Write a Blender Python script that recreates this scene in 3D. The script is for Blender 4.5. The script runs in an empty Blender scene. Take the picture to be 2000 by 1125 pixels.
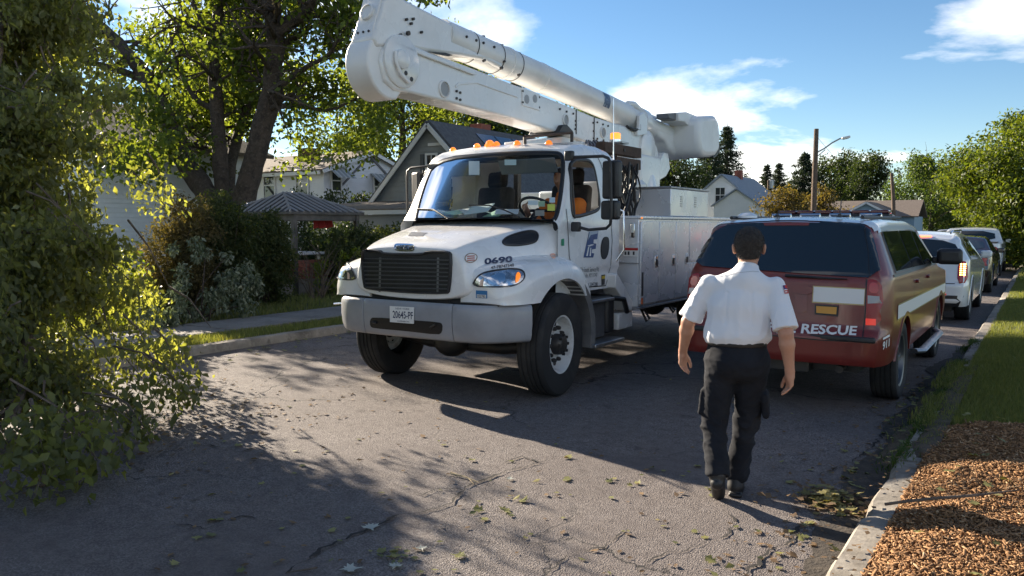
import bpy, bmesh, math, random
import numpy as np
from mathutils import Vector, Matrix, Euler
from mathutils.bvhtree import BVHTree
from mathutils.geometry import delaunay_2d_cdt
R = math.radians
SC = bpy.context.scene
COL = SC.collection
random.seed(7)
RNG = np.random.default_rng(11)

# ---------------------------------------------------------------- camera
CAM_YAW, CAM_PITCH, CAM_H, FPX = R(33.7), R(4.49), 1.7, 1560.0
cd = bpy.data.cameras.new('camera'); cam = bpy.data.objects.new('camera', cd); COL.objects.link(cam)
cd.sensor_width = 36.0; cd.lens = 36.0 * FPX / 2000.0; cd.clip_start = 0.05; cd.clip_end = 3000
cam.location = (0, 0, CAM_H); cam.rotation_euler = (R(90) - CAM_PITCH, 0, CAM_YAW)
SC.camera = cam
# ---------------------------------------------------------------- sun and sky
SUN_AZ, SUN_EL = R(76.0), R(20.5)          # azimuth counted to the left of the street direction (+Y)
SUN = Vector((-math.sin(SUN_AZ) * math.cos(SUN_EL), math.cos(SUN_AZ) * math.cos(SUN_EL), math.sin(SUN_EL)))
sd = bpy.data.lights.new('sun', 'SUN'); so = bpy.data.objects.new('sun', sd); COL.objects.link(so)
sd.energy = 4.8; sd.angle = R(0.55); sd.color = (1.0, 0.87, 0.70)
so.rotation_euler = SUN.to_track_quat('Z', 'Y').to_euler(); so.location = (-30, 10, 30)
SC.view_settings.view_transform = 'Standard'; SC.view_settings.look = 'None'
SC.view_settings.gamma = 1.0; SC.view_settings.use_curve_mapping = False
SC.view_settings.exposure = 1.72
W = bpy.data.worlds.new('World'); SC.world = W; W.use_nodes = True
def world():
    nt = W.node_tree; N = nt.nodes; L = nt.links; N.clear()
    out = N.new('ShaderNodeOutputWorld')
    sky = N.new('ShaderNodeTexSky'); sky.sky_type = 'NISHITA'; sky.sun_disc = False
    sky.sun_elevation = SUN_EL; sky.sun_rotation = -SUN_AZ
    sky.air_density = 0.85; sky.dust_density = 0.05; sky.ozone_density = 1.6; sky.altitude = 50
    hs = N.new('ShaderNodeHueSaturation'); hs.inputs['Saturation'].default_value = 1.18
    L.new(sky.outputs[0], hs.inputs['Color'])
    bg = N.new('ShaderNodeBackground'); bg.inputs[1].default_value = 0.05
    L.new(hs.outputs[0], bg.inputs[0])
    tc = N.new('ShaderNodeTexCoord'); sx = N.new('ShaderNodeSeparateXYZ'); L.new(tc.outputs['Generated'], sx.inputs[0])
    def m(op, a, b=None):
        n = N.new('ShaderNodeMath'); n.operation = op
        for i, v in enumerate((a, b)):
            if v is None: continue
            if isinstance(v, (int, float)): n.inputs[i].default_value = v
            else: L.new(v, n.inputs[i])
        return n.outputs[0]
    den = m('ADD', m('MAXIMUM', sx.outputs[2], 0.0), 0.10)
    px = m('DIVIDE', sx.outputs[0], den); py = m('DIVIDE', sx.outputs[1], den)
    cb = N.new('ShaderNodeCombineXYZ'); L.new(px, cb.inputs[0]); L.new(py, cb.inputs[1])
    no = N.new('ShaderNodeTexNoise'); no.inputs['Scale'].default_value = 0.62; no.inputs['Detail'].default_value = 9
    no.inputs['Roughness'].default_value = 0.56; no.inputs['Distortion'].default_value = 0.25
    mp = N.new('ShaderNodeMapping'); mp.inputs['Location'].default_value = (CLOUD[0], CLOUD[1], 0); mp.inputs['Scale'].default_value = (1.0, 0.8, 1)
    L.new(cb.outputs[0], mp.inputs[0]); L.new(mp.outputs[0], no.inputs['Vector'])
    cr = N.new('ShaderNodeValToRGB'); e = cr.color_ramp.elements
    e[0].position = 0.515; e[0].color = (0, 0, 0, 1); e[1].position = 0.69; e[1].color = (1, 1, 1, 1)
    L.new(no.outputs['Fac'], cr.inputs[0])
    bc = N.new('ShaderNodeBackground'); bc.inputs[0].default_value = (1.0, 0.92, 0.84, 1); bc.inputs[1].default_value = 0.85
    mx = N.new('ShaderNodeMixShader')
    L.new(m('MULTIPLY', cr.outputs[0], 0.88), mx.inputs[0])
    L.new(bg.outputs[0], mx.inputs[1]); L.new(bc.outputs[0], mx.inputs[2]); L.new(mx.outputs[0], out.inputs[0])
CLOUD = (7.3, 2.2)
world()
SC.cycles.max_bounces = 8; SC.cycles.transparent_max_bounces = 24
SC.cycles.caustics_reflective = False; SC.cycles.caustics_refractive = False

# ---------------------------------------------------------------- pixel helpers (photo pixels, 2000 x 1125)
_fh = Vector((-math.sin(CAM_YAW), math.cos(CAM_YAW), 0)); _rt = Vector((math.cos(CAM_YAW), math.sin(CAM_YAW), 0)); _z = Vector((0, 0, 1))
_fw = _fh * math.cos(CAM_PITCH) - _z * math.sin(CAM_PITCH); _up = _fh * math.sin(CAM_PITCH) + _z * math.cos(CAM_PITCH)
EYE = Vector((0, 0, CAM_H))
def ray(x, y): return _rt * ((x - 1000) / FPX) - _up * ((y - 562.5) / FPX) + _fw
def gz(x, y, z=0.0): d = ray(x, y); return EYE + d * ((z - CAM_H) / d.z)
def gx(x, y, X): d = ray(x, y); return EYE + d * (X / d.x)
def gy(x, y, Y): d = ray(x, y); return EYE + d * (Y / d.y)

# ---------------------------------------------------------------- materials
MATS = {}
def pm(name, col, rough=0.6, metal=0.0, coat=0.0, var=None, bump=None, emit=None, spec=None, sheen=0, trans=None, coord='Object', rvar=None):
    """procedural principled material. var=(col2, scale, lo, hi[, detail]) ; bump=(scale, strength, dist)"""
    if name in MATS: return MATS[name]
    M = bpy.data.materials.new(name); M.use_nodes = True; nt = M.node_tree; N = nt.nodes; L = nt.links
    b = N['Principled BSDF']; b.inputs['Roughness'].default_value = rough; b.inputs['Metallic'].default_value = metal
    b.inputs['Base Color'].default_value = (*col, 1)
    if coat: b.inputs['Coat Weight'].default_value = coat; b.inputs['Coat Roughness'].default_value = 0.06
    if spec is not None: b.inputs['Specular IOR Level'].default_value = spec
    if sheen: b.inputs['Sheen Weight'].default_value = sheen
    tc = N.new('ShaderNodeTexCoord')
    vars_ = var if isinstance(var, list) else ([var] if var else [])
    last = None
    for v in vars_:
        no = N.new('ShaderNodeTexNoise'); no.inputs['Scale'].default_value = v[1]; no.inputs['Detail'].default_value = v[4] if len(v) > 4 else 6
        no.inputs['Roughness'].default_value = 0.62
        L.new(tc.outputs[coord], no.inputs['Vector'])
        mr = N.new('ShaderNodeMapRange'); mr.inputs['From Min'].default_value = v[2]; mr.inputs['From Max'].default_value = v[3]
        L.new(no.outputs['Fac'], mr.inputs['Value'])
        mx = N.new('ShaderNodeMix'); mx.data_type = 'RGBA'
        L.new(mr.outputs[0], mx.inputs['Factor'])
        if last is None: mx.inputs['A'].default_value = (*col, 1)
        else: L.new(last, mx.inputs['A'])
        mx.inputs['B'].default_value = (*v[0], 1); last = mx.outputs['Result']
    if last is not None: L.new(last, b.inputs['Base Color'])
    if rvar:
        no = N.new('ShaderNodeTexNoise'); no.inputs['Scale'].default_value = rvar[0]; no.inputs['Detail'].default_value = 5
        L.new(tc.outputs[coord], no.inputs['Vector'])
        mr = N.new('ShaderNodeMapRange'); mr.inputs['From Min'].default_value = 0.3; mr.inputs['From Max'].default_value = 0.7
        mr.inputs['To Min'].default_value = rvar[1]; mr.inputs['To Max'].default_value = rvar[2]
        L.new(no.outputs['Fac'], mr.inputs['Value']); L.new(mr.outputs[0], b.inputs['Roughness'])
    if bump:
        no = N.new('ShaderNodeTexNoise'); no.inputs['Scale'].default_value = bump[0]; no.inputs['Detail'].default_value = 6
        L.new(tc.outputs[coord], no.inputs['Vector'])
        bp = N.new('ShaderNodeBump'); bp.inputs['Strength'].default_value = bump[1]; bp.inputs['Distance'].default_value = bump[2] if len(bump) > 2 else 0.02
        L.new(no.outputs['Fac'], bp.inputs['Height']); L.new(bp.outputs[0], b.inputs['Normal'])
    if emit: b.inputs['Emission Color'].default_value = (*emit[0], 1); b.inputs['Emission Strength'].default_value = emit[1]
    MATS[name] = M
    return M
def glass(name, tint=(0.5, 0.55, 0.55), f0=0.06, rough=0.02, fres=1.5):
    if name in MATS: return MATS[name]
    M = bpy.data.materials.new(name); M.use_nodes = True; nt = M.node_tree; N = nt.nodes; L = nt.links; N.clear()
    out = N.new('ShaderNodeOutputMaterial'); t = N.new('ShaderNodeBsdfTransparent'); t.inputs[0].default_value = (*tint, 1)
    g = N.new('ShaderNodeBsdfGlossy'); g.inputs['Roughness'].default_value = rough; g.inputs[0].default_value = (1, 1, 1, 1)
    fr = N.new('ShaderNodeFresnel'); fr.inputs[0].default_value = fres
    mx = N.new('ShaderNodeMixShader'); L.new(fr.outputs[0], mx.inputs[0]); L.new(t.outputs[0], mx.inputs[1]); L.new(g.outputs[0], mx.inputs[2])
    L.new(mx.outputs[0], out.inputs[0]); MATS[name] = M; return M
def leafmat(name, c1, c2, trans=0.45, rough=0.5, tcol=None, hue=0.03, c3=None):
    """leaf: diffuse + translucent + weak gloss; colour varies from leaf to leaf (per mesh island) and by object"""
    if name in MATS: return MATS[name]
    M = bpy.data.materials.new(name); M.use_nodes = True; nt = M.node_tree; N = nt.nodes; L = nt.links; N.clear()
    out = N.new('ShaderNodeOutputMaterial'); ge = N.new('ShaderNodeNewGeometry')
    cr = N.new('ShaderNodeValToRGB'); e = cr.color_ramp.elements
    e[0].color = (*c1, 1); e[1].color = (*c2, 1)
    if c3: k = e.new(0.93); k.color = (*c2, 1); e[-1].position = 1.0; e[-1].color = (*c3, 1)
    L.new(ge.outputs['Random Per Island'], cr.inputs[0])
    p = N.new('ShaderNodeBsdfPrincipled'); p.inputs['Roughness'].default_value = rough; L.new(cr.outputs[0], p.inputs['Base Color'])
    p.inputs['Specular IOR Level'].default_value = 0.35
    tr = N.new('ShaderNodeBsdfTranslucent')
    mu = N.new('ShaderNodeMix'); mu.data_type = 'RGBA'; mu.blend_type = 'MULTIPLY'; mu.inputs['Factor'].default_value = 1.0
    L.new(cr.outputs[0], mu.inputs['A']); mu.inputs['B'].default_value = (*(tcol or (2.3, 2.1, 0.7)), 1)
    L.new(mu.outputs['Result'], tr.inputs[0])
    mx = N.new('ShaderNodeMixShader'); mx.inputs[0].default_value = trans
    L.new(p.outputs[0], mx.inputs[1]); L.new(tr.outputs[0], mx.inputs[2]); L.new(mx.outputs[0], out.inputs[0])
    MATS[name] = M; return M

# ---------------------------------------------------------------- mesh helpers
def frame(d, up=Vector((0, 0, 1))):
    d = d.normalized()
    if abs(d.dot(up)) > 0.98: up = Vector((1, 0, 0))
    a = d.cross(up).normalized(); b = a.cross(d).normalized(); return a, b
class MB:
    def __init__(s): s.v = []; s.f = []; s.m = []
    def add(s, vs, fs, mi=0):
        o = len(s.v); s.v += [tuple(v) for v in vs]; s.f += [tuple(i + o for i in f) for f in fs]; s.m += [mi] * len(fs); return s
    def box(s, c, size, rot=None, mi=0):
        hx, hy, hz = size[0] / 2, size[1] / 2, size[2] / 2
        P = [Vector((x, y, z)) for z in (-hz, hz) for y in (-hy, hy) for x in (-hx, hx)]
        if rot is not None:
            M = rot if isinstance(rot, Matrix) else Euler(rot).to_matrix(); P = [M @ p for p in P]
        c = Vector(c); return s.add([p + c for p in P], [(0, 2, 3, 1), (4, 5, 7, 6), (0, 1, 5, 4), (2, 6, 7, 3), (0, 4, 6, 2), (1, 3, 7, 5)], mi)
    def bb(s, x0, x1, y0, y1, z0, z1, mi=0):
        return s.box(((x0 + x1) / 2, (y0 + y1) / 2, (z0 + z1) / 2), (abs(x1 - x0), abs(y1 - y0), abs(z1 - z0)), None, mi)
    def tube(s, path, rad, n=8, cap=True, mi=0, flat=1.0):
        path = [Vector(p) for p in path]; k = len(path); rr = rad if isinstance(rad, (list, tuple)) else [rad] * k
        vs = []; a = None
        for i, p in enumerate(path):
            d = path[min(i + 1, k - 1)] - path[max(i - 1, 0)]
            if d.length < 1e-9: d = Vector((0, 0, 1))
            d.normalize()
            if a is None: a, b = frame(d)
            else:
                a = (a - d * a.dot(d)); a = a.normalized() if a.length > 1e-6 else frame(d)[0]; b = a.cross(d)
            for j in range(n):
                t = 2 * math.pi * j / n; vs.append(p + a * (rr[i] * math.cos(t)) + b * (rr[i] * flat * math.sin(t)))
        fs = [(i * n + j, i * n + (j + 1) % n, (i + 1) * n + (j + 1) % n, (i + 1) * n + j) for i in range(k - 1) for j in range(n)]
        if cap: fs += [tuple(range(n - 1, -1, -1)), tuple(range((k - 1) * n, k * n))]
        return s.add(vs, fs, mi)
    def loft(s, rings, closed=True, cap=True, mi=0):
        n = len(rings[0]); k = len(rings); vs = [p for r in rings for p in r]; e = n if closed else n - 1
        fs = [(i * n + j, i * n + (j + 1) % n, (i + 1) * n + (j + 1) % n, (i + 1) * n + j) for i in range(k - 1) for j in range(e)]
        if cap and closed: fs += [tuple(range(n - 1, -1, -1)), tuple(range((k - 1) * n, k * n))]
        return s.add(vs, fs, mi)
    def prism(s, poly, fn0, fn1, mi=0):
        """poly: list of 2D points; fn0/fn1 map a 2D point to 3D for the two end faces"""
        n = len(poly); vs = [fn0(*p) for p in poly] + [fn1(*p) for p in poly]
        fs = [(j, (j + 1) % n, n + (j + 1) % n, n + j) for j in range(n)] + [tuple(range(n - 1, -1, -1)), tuple(range(n, 2 * n))]
        return s.add(vs, fs, mi)
    def px(s, poly, x0, x1, mi=0): return s.prism(poly, lambda y, z: (x0, y, z), lambda y, z: (x1, y, z), mi)
    def py(s, poly, y0, y1, mi=0): return s.prism(poly, lambda x, z: (x, y0, z), lambda x, z: (x, y1, z), mi)
    def pz(s, poly, z0, z1, mi=0): return s.prism(poly, lambda x, y: (x, y, z0), lambda x, y: (x, y, z1), mi)
    def lathe(s, prof, c, axis, n=32, mi=0, cap=True):
        """prof: list of (radius, distance along axis)"""
        axis = Vector(axis).normalized(); a, b = frame(axis); c = Vector(c); rings = []
        for r, h in prof:
            rings.append([c + axis * h + a * (r * math.cos(2 * math.pi * j / n)) + b * (r * math.sin(2 * math.pi * j / n)) for j in range(n)])
        return s.loft(rings, True, cap, mi)
    def sph(s, c, r, n=10, mi=0):
        if not isinstance(r, (tuple, list)): r = (r, r, r)
        c = Vector(c); rings = []
        for i in range(n + 1):
            t = math.pi * (i + 0.02 if i == 0 else (i - 0.02 if i == n else i)) / n
            rings.append([(c.x + r[0] * math.sin(t) * math.cos(2 * math.pi * j / (2 * n)), c.y + r[1] * math.sin(t) * math.sin(2 * math.pi * j / (2 * n)), c.z - r[2] * math.cos(t)) for j in range(2 * n)])
        return s.loft(rings, True, True, mi)
    def mesh(s, name):
        me = bpy.data.meshes.new(name); me.from_pydata(s.v, [], s.f); me.validate(); me.update(); return me
    def build(s, name, mats, parent=None, smooth=None, bevel=0, seg=2, subd=0, fix=True):
        me = s.mesh(name)
        if not isinstance(mats, (list, tuple)): mats = [mats]
        for m in mats: me.materials.append(m)
        if len(mats) > 1 and len(s.m) == len(me.polygons): me.polygons.foreach_set('material_index', s.m)
        if fix:
            bm = bmesh.new(); bm.from_mesh(me); bmesh.ops.recalc_face_normals(bm, faces=bm.faces); bm.to_mesh(me); bm.free()
        return link(name, me, parent, smooth, bevel, seg, subd)
def link(name, me, parent=None, smooth=None, bevel=0, seg=2, subd=0):
    o = bpy.data.objects.new(name, me); COL.objects.link(o)
    if smooth is not None:
        me.polygons.foreach_set('use_smooth', [True] * len(me.polygons))
        if smooth < 170: me.set_sharp_from_angle(angle=R(smooth))
    if bevel:
        b = o.modifiers.new('bevel', 'BEVEL'); b.width = bevel; b.segments = seg; b.limit_method = 'ANGLE'; b.angle_limit = R(35); b.harden_normals = False
        if smooth is None:
            me.polygons.foreach_set('use_smooth', [True] * len(me.polygons)); me.set_sharp_from_angle(angle=R(50))
    if subd:
        b = o.modifiers.new('sub', 'SUBSURF'); b.levels = subd; b.render_levels = subd
    if parent is not None: attach(o, parent)
    return o
def attach(o, parent):
    o.parent = parent
    # world transform of the chain of parents (all built unrotated or as plain transforms)
    Wm = wmat(parent); o.matrix_parent_inverse = Wm.inverted()
def wmat(o):
    B = Matrix.LocRotScale(o.location, o.rotation_euler, o.scale)
    return B if o.parent is None else wmat(o.parent) @ o.matrix_parent_inverse @ B
def tag(o, label=None, cat=None, group=None, kind=None):
    for k, v in (('label', label), ('category', cat), ('group', group), ('kind', kind)):
        if v: o[k] = v
    return o
def empty(name, loc, label=None, cat=None, group=None, kind=None):
    o = bpy.data.objects.new(name, None); COL.objects.link(o); o.location = loc; o.empty_display_size = 0.2
    return tag(o, label, cat, group, kind)
def evaluated(o):
    dg = bpy.context.evaluated_depsgraph_get(); ev = o.evaluated_get(dg); return bpy.data.meshes.new_from_object(ev)
def bake_mods(o):
    me = evaluated(o); o.modifiers.clear(); old = o.data; o.data = me; bpy.data.meshes.remove(old); return o
def bvh_of(objs):
    vs = []; fs = []
    for o in (objs if isinstance(objs, (list, tuple)) else [objs]):
        me = evaluated(o) if o.modifiers else o.data; k = len(vs); vs += [tuple(v.co) for v in me.vertices]; fs += [tuple(i + k for i in p.vertices) for p in me.polygons]
    return BVHTree.FromPolygons(vs, fs)
def boolean(o, cutter, op='DIFFERENCE'):
    md = o.modifiers.new('b', 'BOOLEAN'); md.operation = op; md.object = cutter; md.solver = 'EXACT'
    bake_mods(o); me = cutter.data; bpy.data.objects.remove(cutter); bpy.data.meshes.remove(me); return o
def arr_mesh(name, V, F, mats, smooth=False, mi=None):
    """fast mesh from numpy arrays; F (n,k) with k = 3 or 4"""
    me = bpy.data.meshes.new(name); n, k = F.shape
    me.vertices.add(len(V)); me.vertices.foreach_set('co', np.ascontiguousarray(V, dtype=np.float32).ravel())
    me.loops.add(n * k); me.loops.foreach_set('vertex_index', np.ascontiguousarray(F, dtype=np.int32).ravel())
    me.polygons.add(n); me.polygons.foreach_set('loop_start', np.arange(0, n * k, k, dtype=np.int32)); me.polygons.foreach_set('loop_total', np.full(n, k, dtype=np.int32))
    for m in (mats if isinstance(mats, (list, tuple)) else [mats]): me.materials.append(m)
    if mi is not None: me.polygons.foreach_set('material_index', mi.astype(np.int32))
    if smooth: me.polygons.foreach_set('use_smooth', np.ones(n, dtype=bool))
    me.update(calc_edges=True); me.validate(); return me

# projection of flat outlines on to built surfaces
def smooth_poly(poly, n=3):
    """Chaikin corner rounding of a closed outline"""
    for _ in range(n):
        q = []
        for i in range(len(poly)):
            a = poly[i]; b = poly[(i + 1) % len(poly)]
            q += [(a[0] * .75 + b[0] * .25, a[1] * .75 + b[1] * .25), (a[0] * .25 + b[0] * .75, a[1] * .25 + b[1] * .75)]
        poly = q
    return poly
def inside(p, poly):
    c = False; n = len(poly); x, y = p
    for i in range(n):
        x0, y0 = poly[i]; x1, y1 = poly[i - 1]
        if (y0 > y) != (y1 > y) and x < (x1 - x0) * (y - y0) / (y1 - y0) + x0: c = not c
    return c
def from_eye(x, y): return EYE, ray(x, y).normalized()
def along_x(sign, X0=50): return lambda y, z: (Vector((sign * X0, y, z)), Vector((-sign, 0, 0)))
def along_y(sign, Y0=-50): return lambda x, z: (Vector((x, Y0, z)), Vector((0, sign, 0)))
def panel(poly, bvh, rayfn, name, mat, parent, off=0.004, step=None, thick=0.0, smooth=60, fallback=None):
    """outline -> thin skin lying on the surface hit by rayfn(u, v), raised by off"""
    xs = [p[0] for p in poly]; ys = [p[1] for p in poly]; w = max(xs) - min(xs); h = max(ys) - min(ys)
    step = step or max(w, h) / 12
    pts = [Vector(p) for p in poly]; n = len(pts)
    # refine outline
    out = []
    for i in range(n):
        a = pts[i]; b = pts[(i + 1) % n]; k = max(1, int((b - a).length / step)); out += [a.lerp(b, j / k) for j in range(k)]
    m = len(out); inn = []
    op = [tuple(p) for p in out]
    x = min(xs) + step / 2
    while x < max(xs):
        y = min(ys) + step / 2
        while y < max(ys):
            if inside((x, y), op): inn.append(Vector((x, y)))
            y += step
        x += step
    vs, ed, fs, *_ = delaunay_2d_cdt(out + inn, [(i, (i + 1) % m) for i in range(m)], [list(range(m))], 1, 1e-7)
    P = []; NN = []; bad = set()
    for i, v in enumerate(vs):
        o, d = rayfn(v.x, v.y); loc, nor, idx, dist = bvh.ray_cast(o, d)
        if loc is None:
            bad.add(i); P.append(None); NN.append(None); continue
        if nor.dot(d) > 0: nor = -nor
        P.append(loc + nor * off); NN.append(nor)
    for i in bad:   # off the edge: reuse depth of the nearest good point
        g = min((j for j in range(len(vs)) if j not in bad), key=lambda j: (vs[j] - vs[i]).length, default=None)
        if g is None: return None
        o, d = rayfn(vs[i].x, vs[i].y); t = (P[g] - o).dot(d); P[i] = o + d * t; NN[i] = NN[g]
    mb = MB()
    fs = [f for f in fs]
    mb.add(P, fs)
    if thick:
        k = len(P); cnt = {}
        for f in fs:
            for a, b in zip(f, list(f[1:]) + [f[0]]): cnt[(a, b)] = cnt.get((a, b), 0) + 1
        bd = [(a, b) for (a, b) in cnt if (b, a) not in cnt]
        mb.add([P[i] - NN[i] * thick for i in range(k)], [])
        for a, b in bd: mb.f.append((b, a, k + a, k + b)); mb.m.append(0)
    return mb.build(name, mat, parent, smooth=smooth, fix=bool(thick))
def text_pts(txt, bold=0.0):
    cu = bpy.data.curves.new('t', 'FONT'); cu.body = txt; cu.resolution_u = 3; cu.offset = bold; cu.fill_mode = 'FRONT'
    o = bpy.data.objects.new('t', cu); COL.objects.link(o); dg = bpy.context.evaluated_depsgraph_get(); me = bpy.data.meshes.new_from_object(o.evaluated_get(dg))
    V = [(v.co.x, v.co.y) for v in me.vertices]; Fc = [tuple(p.vertices) for p in me.polygons]
    bpy.data.objects.remove(o); bpy.data.meshes.remove(me); bpy.data.curves.remove(cu)
    xs = [p[0] for p in V]; ys = [p[1] for p in V]; return V, Fc, min(xs), max(xs), min(ys), max(ys)
def text_on(txt, bl, br, tl, bvh, rayfn, name, mat, parent, off=0.003, bold=0.0, skew=0.0):
    """lettering whose box has corners bl, br, tl in the 2D space of rayfn"""
    V, Fc, x0, x1, y0, y1 = text_pts(txt, bold); P = []
    for x, y in V:
        a = (x - x0) / (x1 - x0); b = (y - y0) / max(1e-6, y1 - y0); a2 = a + skew * b
        u = bl[0] + (br[0] - bl[0]) * a2 + (tl[0] - bl[0]) * b; v = bl[1] + (br[1] - bl[1]) * a2 + (tl[1] - bl[1]) * b
        o, d = rayfn(u, v); loc, nor, idx, dist = bvh.ray_cast(o, d)
        if loc is None: return None
        if nor.dot(d) > 0: nor = -nor
        P.append(loc + nor * off)
    mb = MB(); mb.add(P, Fc); return mb.build(name, mat, parent, fix=False)
def interp(x, tab):
    xs = [t[0] for t in tab]; return float(np.interp(x, xs, [t[1] for t in tab]))
def sinterp(x, tab):
    """smooth (cosine) interpolation"""
    for i in range(len(tab) - 1):
        if x <= tab[i + 1][0]:
            a, b = tab[i], tab[i + 1]; t = max(0, min(1, (x - a[0]) / (b[0] - a[0]))); t = t * t * (3 - 2 * t); return a[1] + (b[1] - a[1]) * t
    return tab[-1][1]
def noise2(x, y, s=0):
    from mathutils import noise as nz
    return nz.noise(Vector((x, y, s * 7.31)))
# ================================================================ THE SETTING
XR, XL = -0.80, -9.15           # kerb faces
def grid_mesh(name, x0, x1, y0, y1, nx, ny, zf, mat, kind='structure', xs=None, ys=None):
    xs = np.linspace(x0, x1, nx + 1) if xs is None else np.array(xs); ys = np.linspace(y0, y1, ny + 1) if ys is None else np.array(ys)
    X, Y = np.meshgrid(xs, ys); Z = np.vectorize(zf)(X, Y); V = np.stack([X, Y, Z], -1).reshape(-1, 3); n = len(xs)
    i, j = np.meshgrid(np.arange(n - 1), np.arange(len(ys) - 1)); a = (j * n + i).ravel(); F = np.stack([a, a + 1, a + n + 1, a + n], -1)
    o = link(name, arr_mesh(name, V, F, mat, smooth=True)); return tag(o, kind=kind)
def asphalt():
    M = bpy.data.materials.new('asphalt'); M.use_nodes = True; nt = M.node_tree; N = nt.nodes; L = nt.links; b = N['Principled BSDF']
    tc = N.new('ShaderNodeTexCoord'); C = tc.outputs['Object']
    def noise(s, d=5, r=.6, vec=C):
        n = N.new('ShaderNodeTexNoise'); n.inputs['Scale'].default_value = s; n.inputs['Detail'].default_value = d; n.inputs['Roughness'].default_value = r; L.new(vec, n.inputs['Vector']); return n
    def ramp(fac, a, b_):
        m = N.new('ShaderNodeMapRange'); m.inputs[1].default_value = a; m.inputs[2].default_value = b_; L.new(fac, m.inputs[0]); return m.outputs[0]
    def mix(f, A, B, bt='MIX'):
        m = N.new('ShaderNodeMix'); m.data_type = 'RGBA'; m.blend_type = bt
        if isinstance(f, float): m.inputs['Factor'].default_value = f
        else: L.new(f, m.inputs['Factor'])
        for k, v in (('A', A), ('B', B)):
            if isinstance(v, tuple): m.inputs[k].default_value = (*v, 1)
            else: L.new(v, m.inputs[k])
        return m.outputs['Result']
    vo = N.new('ShaderNodeTexVoronoi'); vo.inputs['Scale'].default_value = 120; L.new(C, vo.inputs['Vector'])
    sp = N.new('ShaderNodeSeparateColor'); L.new(vo.outputs['Color'], sp.inputs[0])
    agg = mix(ramp(sp.outputs[0], 0.25, 1.0), (0.10, 0.086, 0.081), (0.315, 0.28, 0.26))
    big = noise(0.7, 7, .65); base = mix(ramp(big.outputs['Fac'], .35, .7), agg, (0.145, 0.122, 0.112))
    fine = noise(9, 5); base = mix(ramp(fine.outputs['Fac'], .45, .75), base, mix(1.0, base, (.72, .70, .70), 'MULTIPLY'))
    st_ = noise(.23, 5, .7); base = mix(ramp(st_.outputs['Fac'], .50, .68), base, mix(1.0, base, (.70, .68, .68), 'MULTIPLY')); s2 = noise(2.6, 3, .5); base = mix(ramp(s2.outputs['Fac'], .66, .74), base, mix(1.0, base, (.62, .60, .60), 'MULTIPLY'))
    # weathered cracks
    dn = noise(1.8, 6); mv = N.new('ShaderNodeVectorMath'); mv.operation = 'MULTIPLY_ADD'; L.new(dn.outputs['Color'], mv.inputs[0]); mv.inputs[1].default_value = (.9, .9, .9); L.new(C, mv.inputs[2])
    cr = N.new('ShaderNodeTexVoronoi'); cr.feature = 'DISTANCE_TO_EDGE'; cr.inputs['Scale'].default_value = 0.42; L.new(mv.outputs[0], cr.inputs['Vector'])
    mk = ramp(noise(.33, 2).outputs['Fac'], .44, .56)
    th = N.new('ShaderNodeMath'); th.operation = 'MULTIPLY'; L.new(ramp(cr.outputs['Distance'], .010, .0), th.inputs[0]); L.new(mk, th.inputs[1])
    base = mix(th.outputs[0], base, (.02, .019, .019))
    L.new(base, b.inputs['Base Color']); b.inputs['Roughness'].default_value = .82
    b.inputs['Specular IOR Level'].default_value = .35
    ad = N.new('ShaderNodeMath'); ad.operation = 'MULTIPLY_ADD'; L.new(th.outputs[0], ad.inputs[0]); ad.inputs[1].default_value = -1.4
    sm = N.new('ShaderNodeMath'); sm.operation = 'ADD'; L.new(vo.outputs['Distance'], sm.inputs[0]); n3 = noise(40, 4); L.new(n3.outputs['Fac'], sm.inputs[1]); L.new(sm.outputs[0], ad.inputs[2])
    bp = N.new('ShaderNodeBump'); bp.inputs['Strength'].default_value = .7; bp.inputs['Distance'].default_value = .007; L.new(ad.outputs[0], bp.inputs['Height']); L.new(bp.outputs[0], b.inputs['Normal'])
    return M
ASPH = asphalt()
SOIL = pm('soil', (.09, .065, .045), .95, var=((.16, .11, .07), 9, .35, .7), bump=(40, .6, .02))
TURF = pm('turf', (.065, .085, .03), .95, var=[((.10, .12, .045), 3, .35, .7), ((.10, .085, .045), 1.1, .55, .75)], bump=(60, .8, .03))
CONC = pm('concrete', (.29, .26, .22), .9, var=[((.13, .115, .095), 1.7, .42, .66), ((.36, .33, .28), 14, .5, .8), ((.09, .075, .06), 5, .58, .75)], bump=(55, .5, .006))
CONC_D = pm('sidewalk_concrete', (.24, .22, .20), .9, var=[((.14, .125, .11), 1.6, .38, .68), ((.3, .28, .25), 18, .5, .8)], bump=(60, .4, .006))
grid_mesh('ground', -900, 900, -900, 900, 1, 1, lambda x, y: -0.06, TURF)
road = grid_mesh('road', 0, 0, 0, 0, 0, 0, lambda x, y: 0.0 + 0.006 * noise2(x * .8, y * .8) if y < 40 else 0.0, ASPH,
          xs=list(np.linspace(XL - .02, XR + .02, 50)), ys=list(np.concatenate([np.linspace(-14, 20, 170), np.linspace(21, 60, 30), [90, 150, 260, 420]])))
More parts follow.
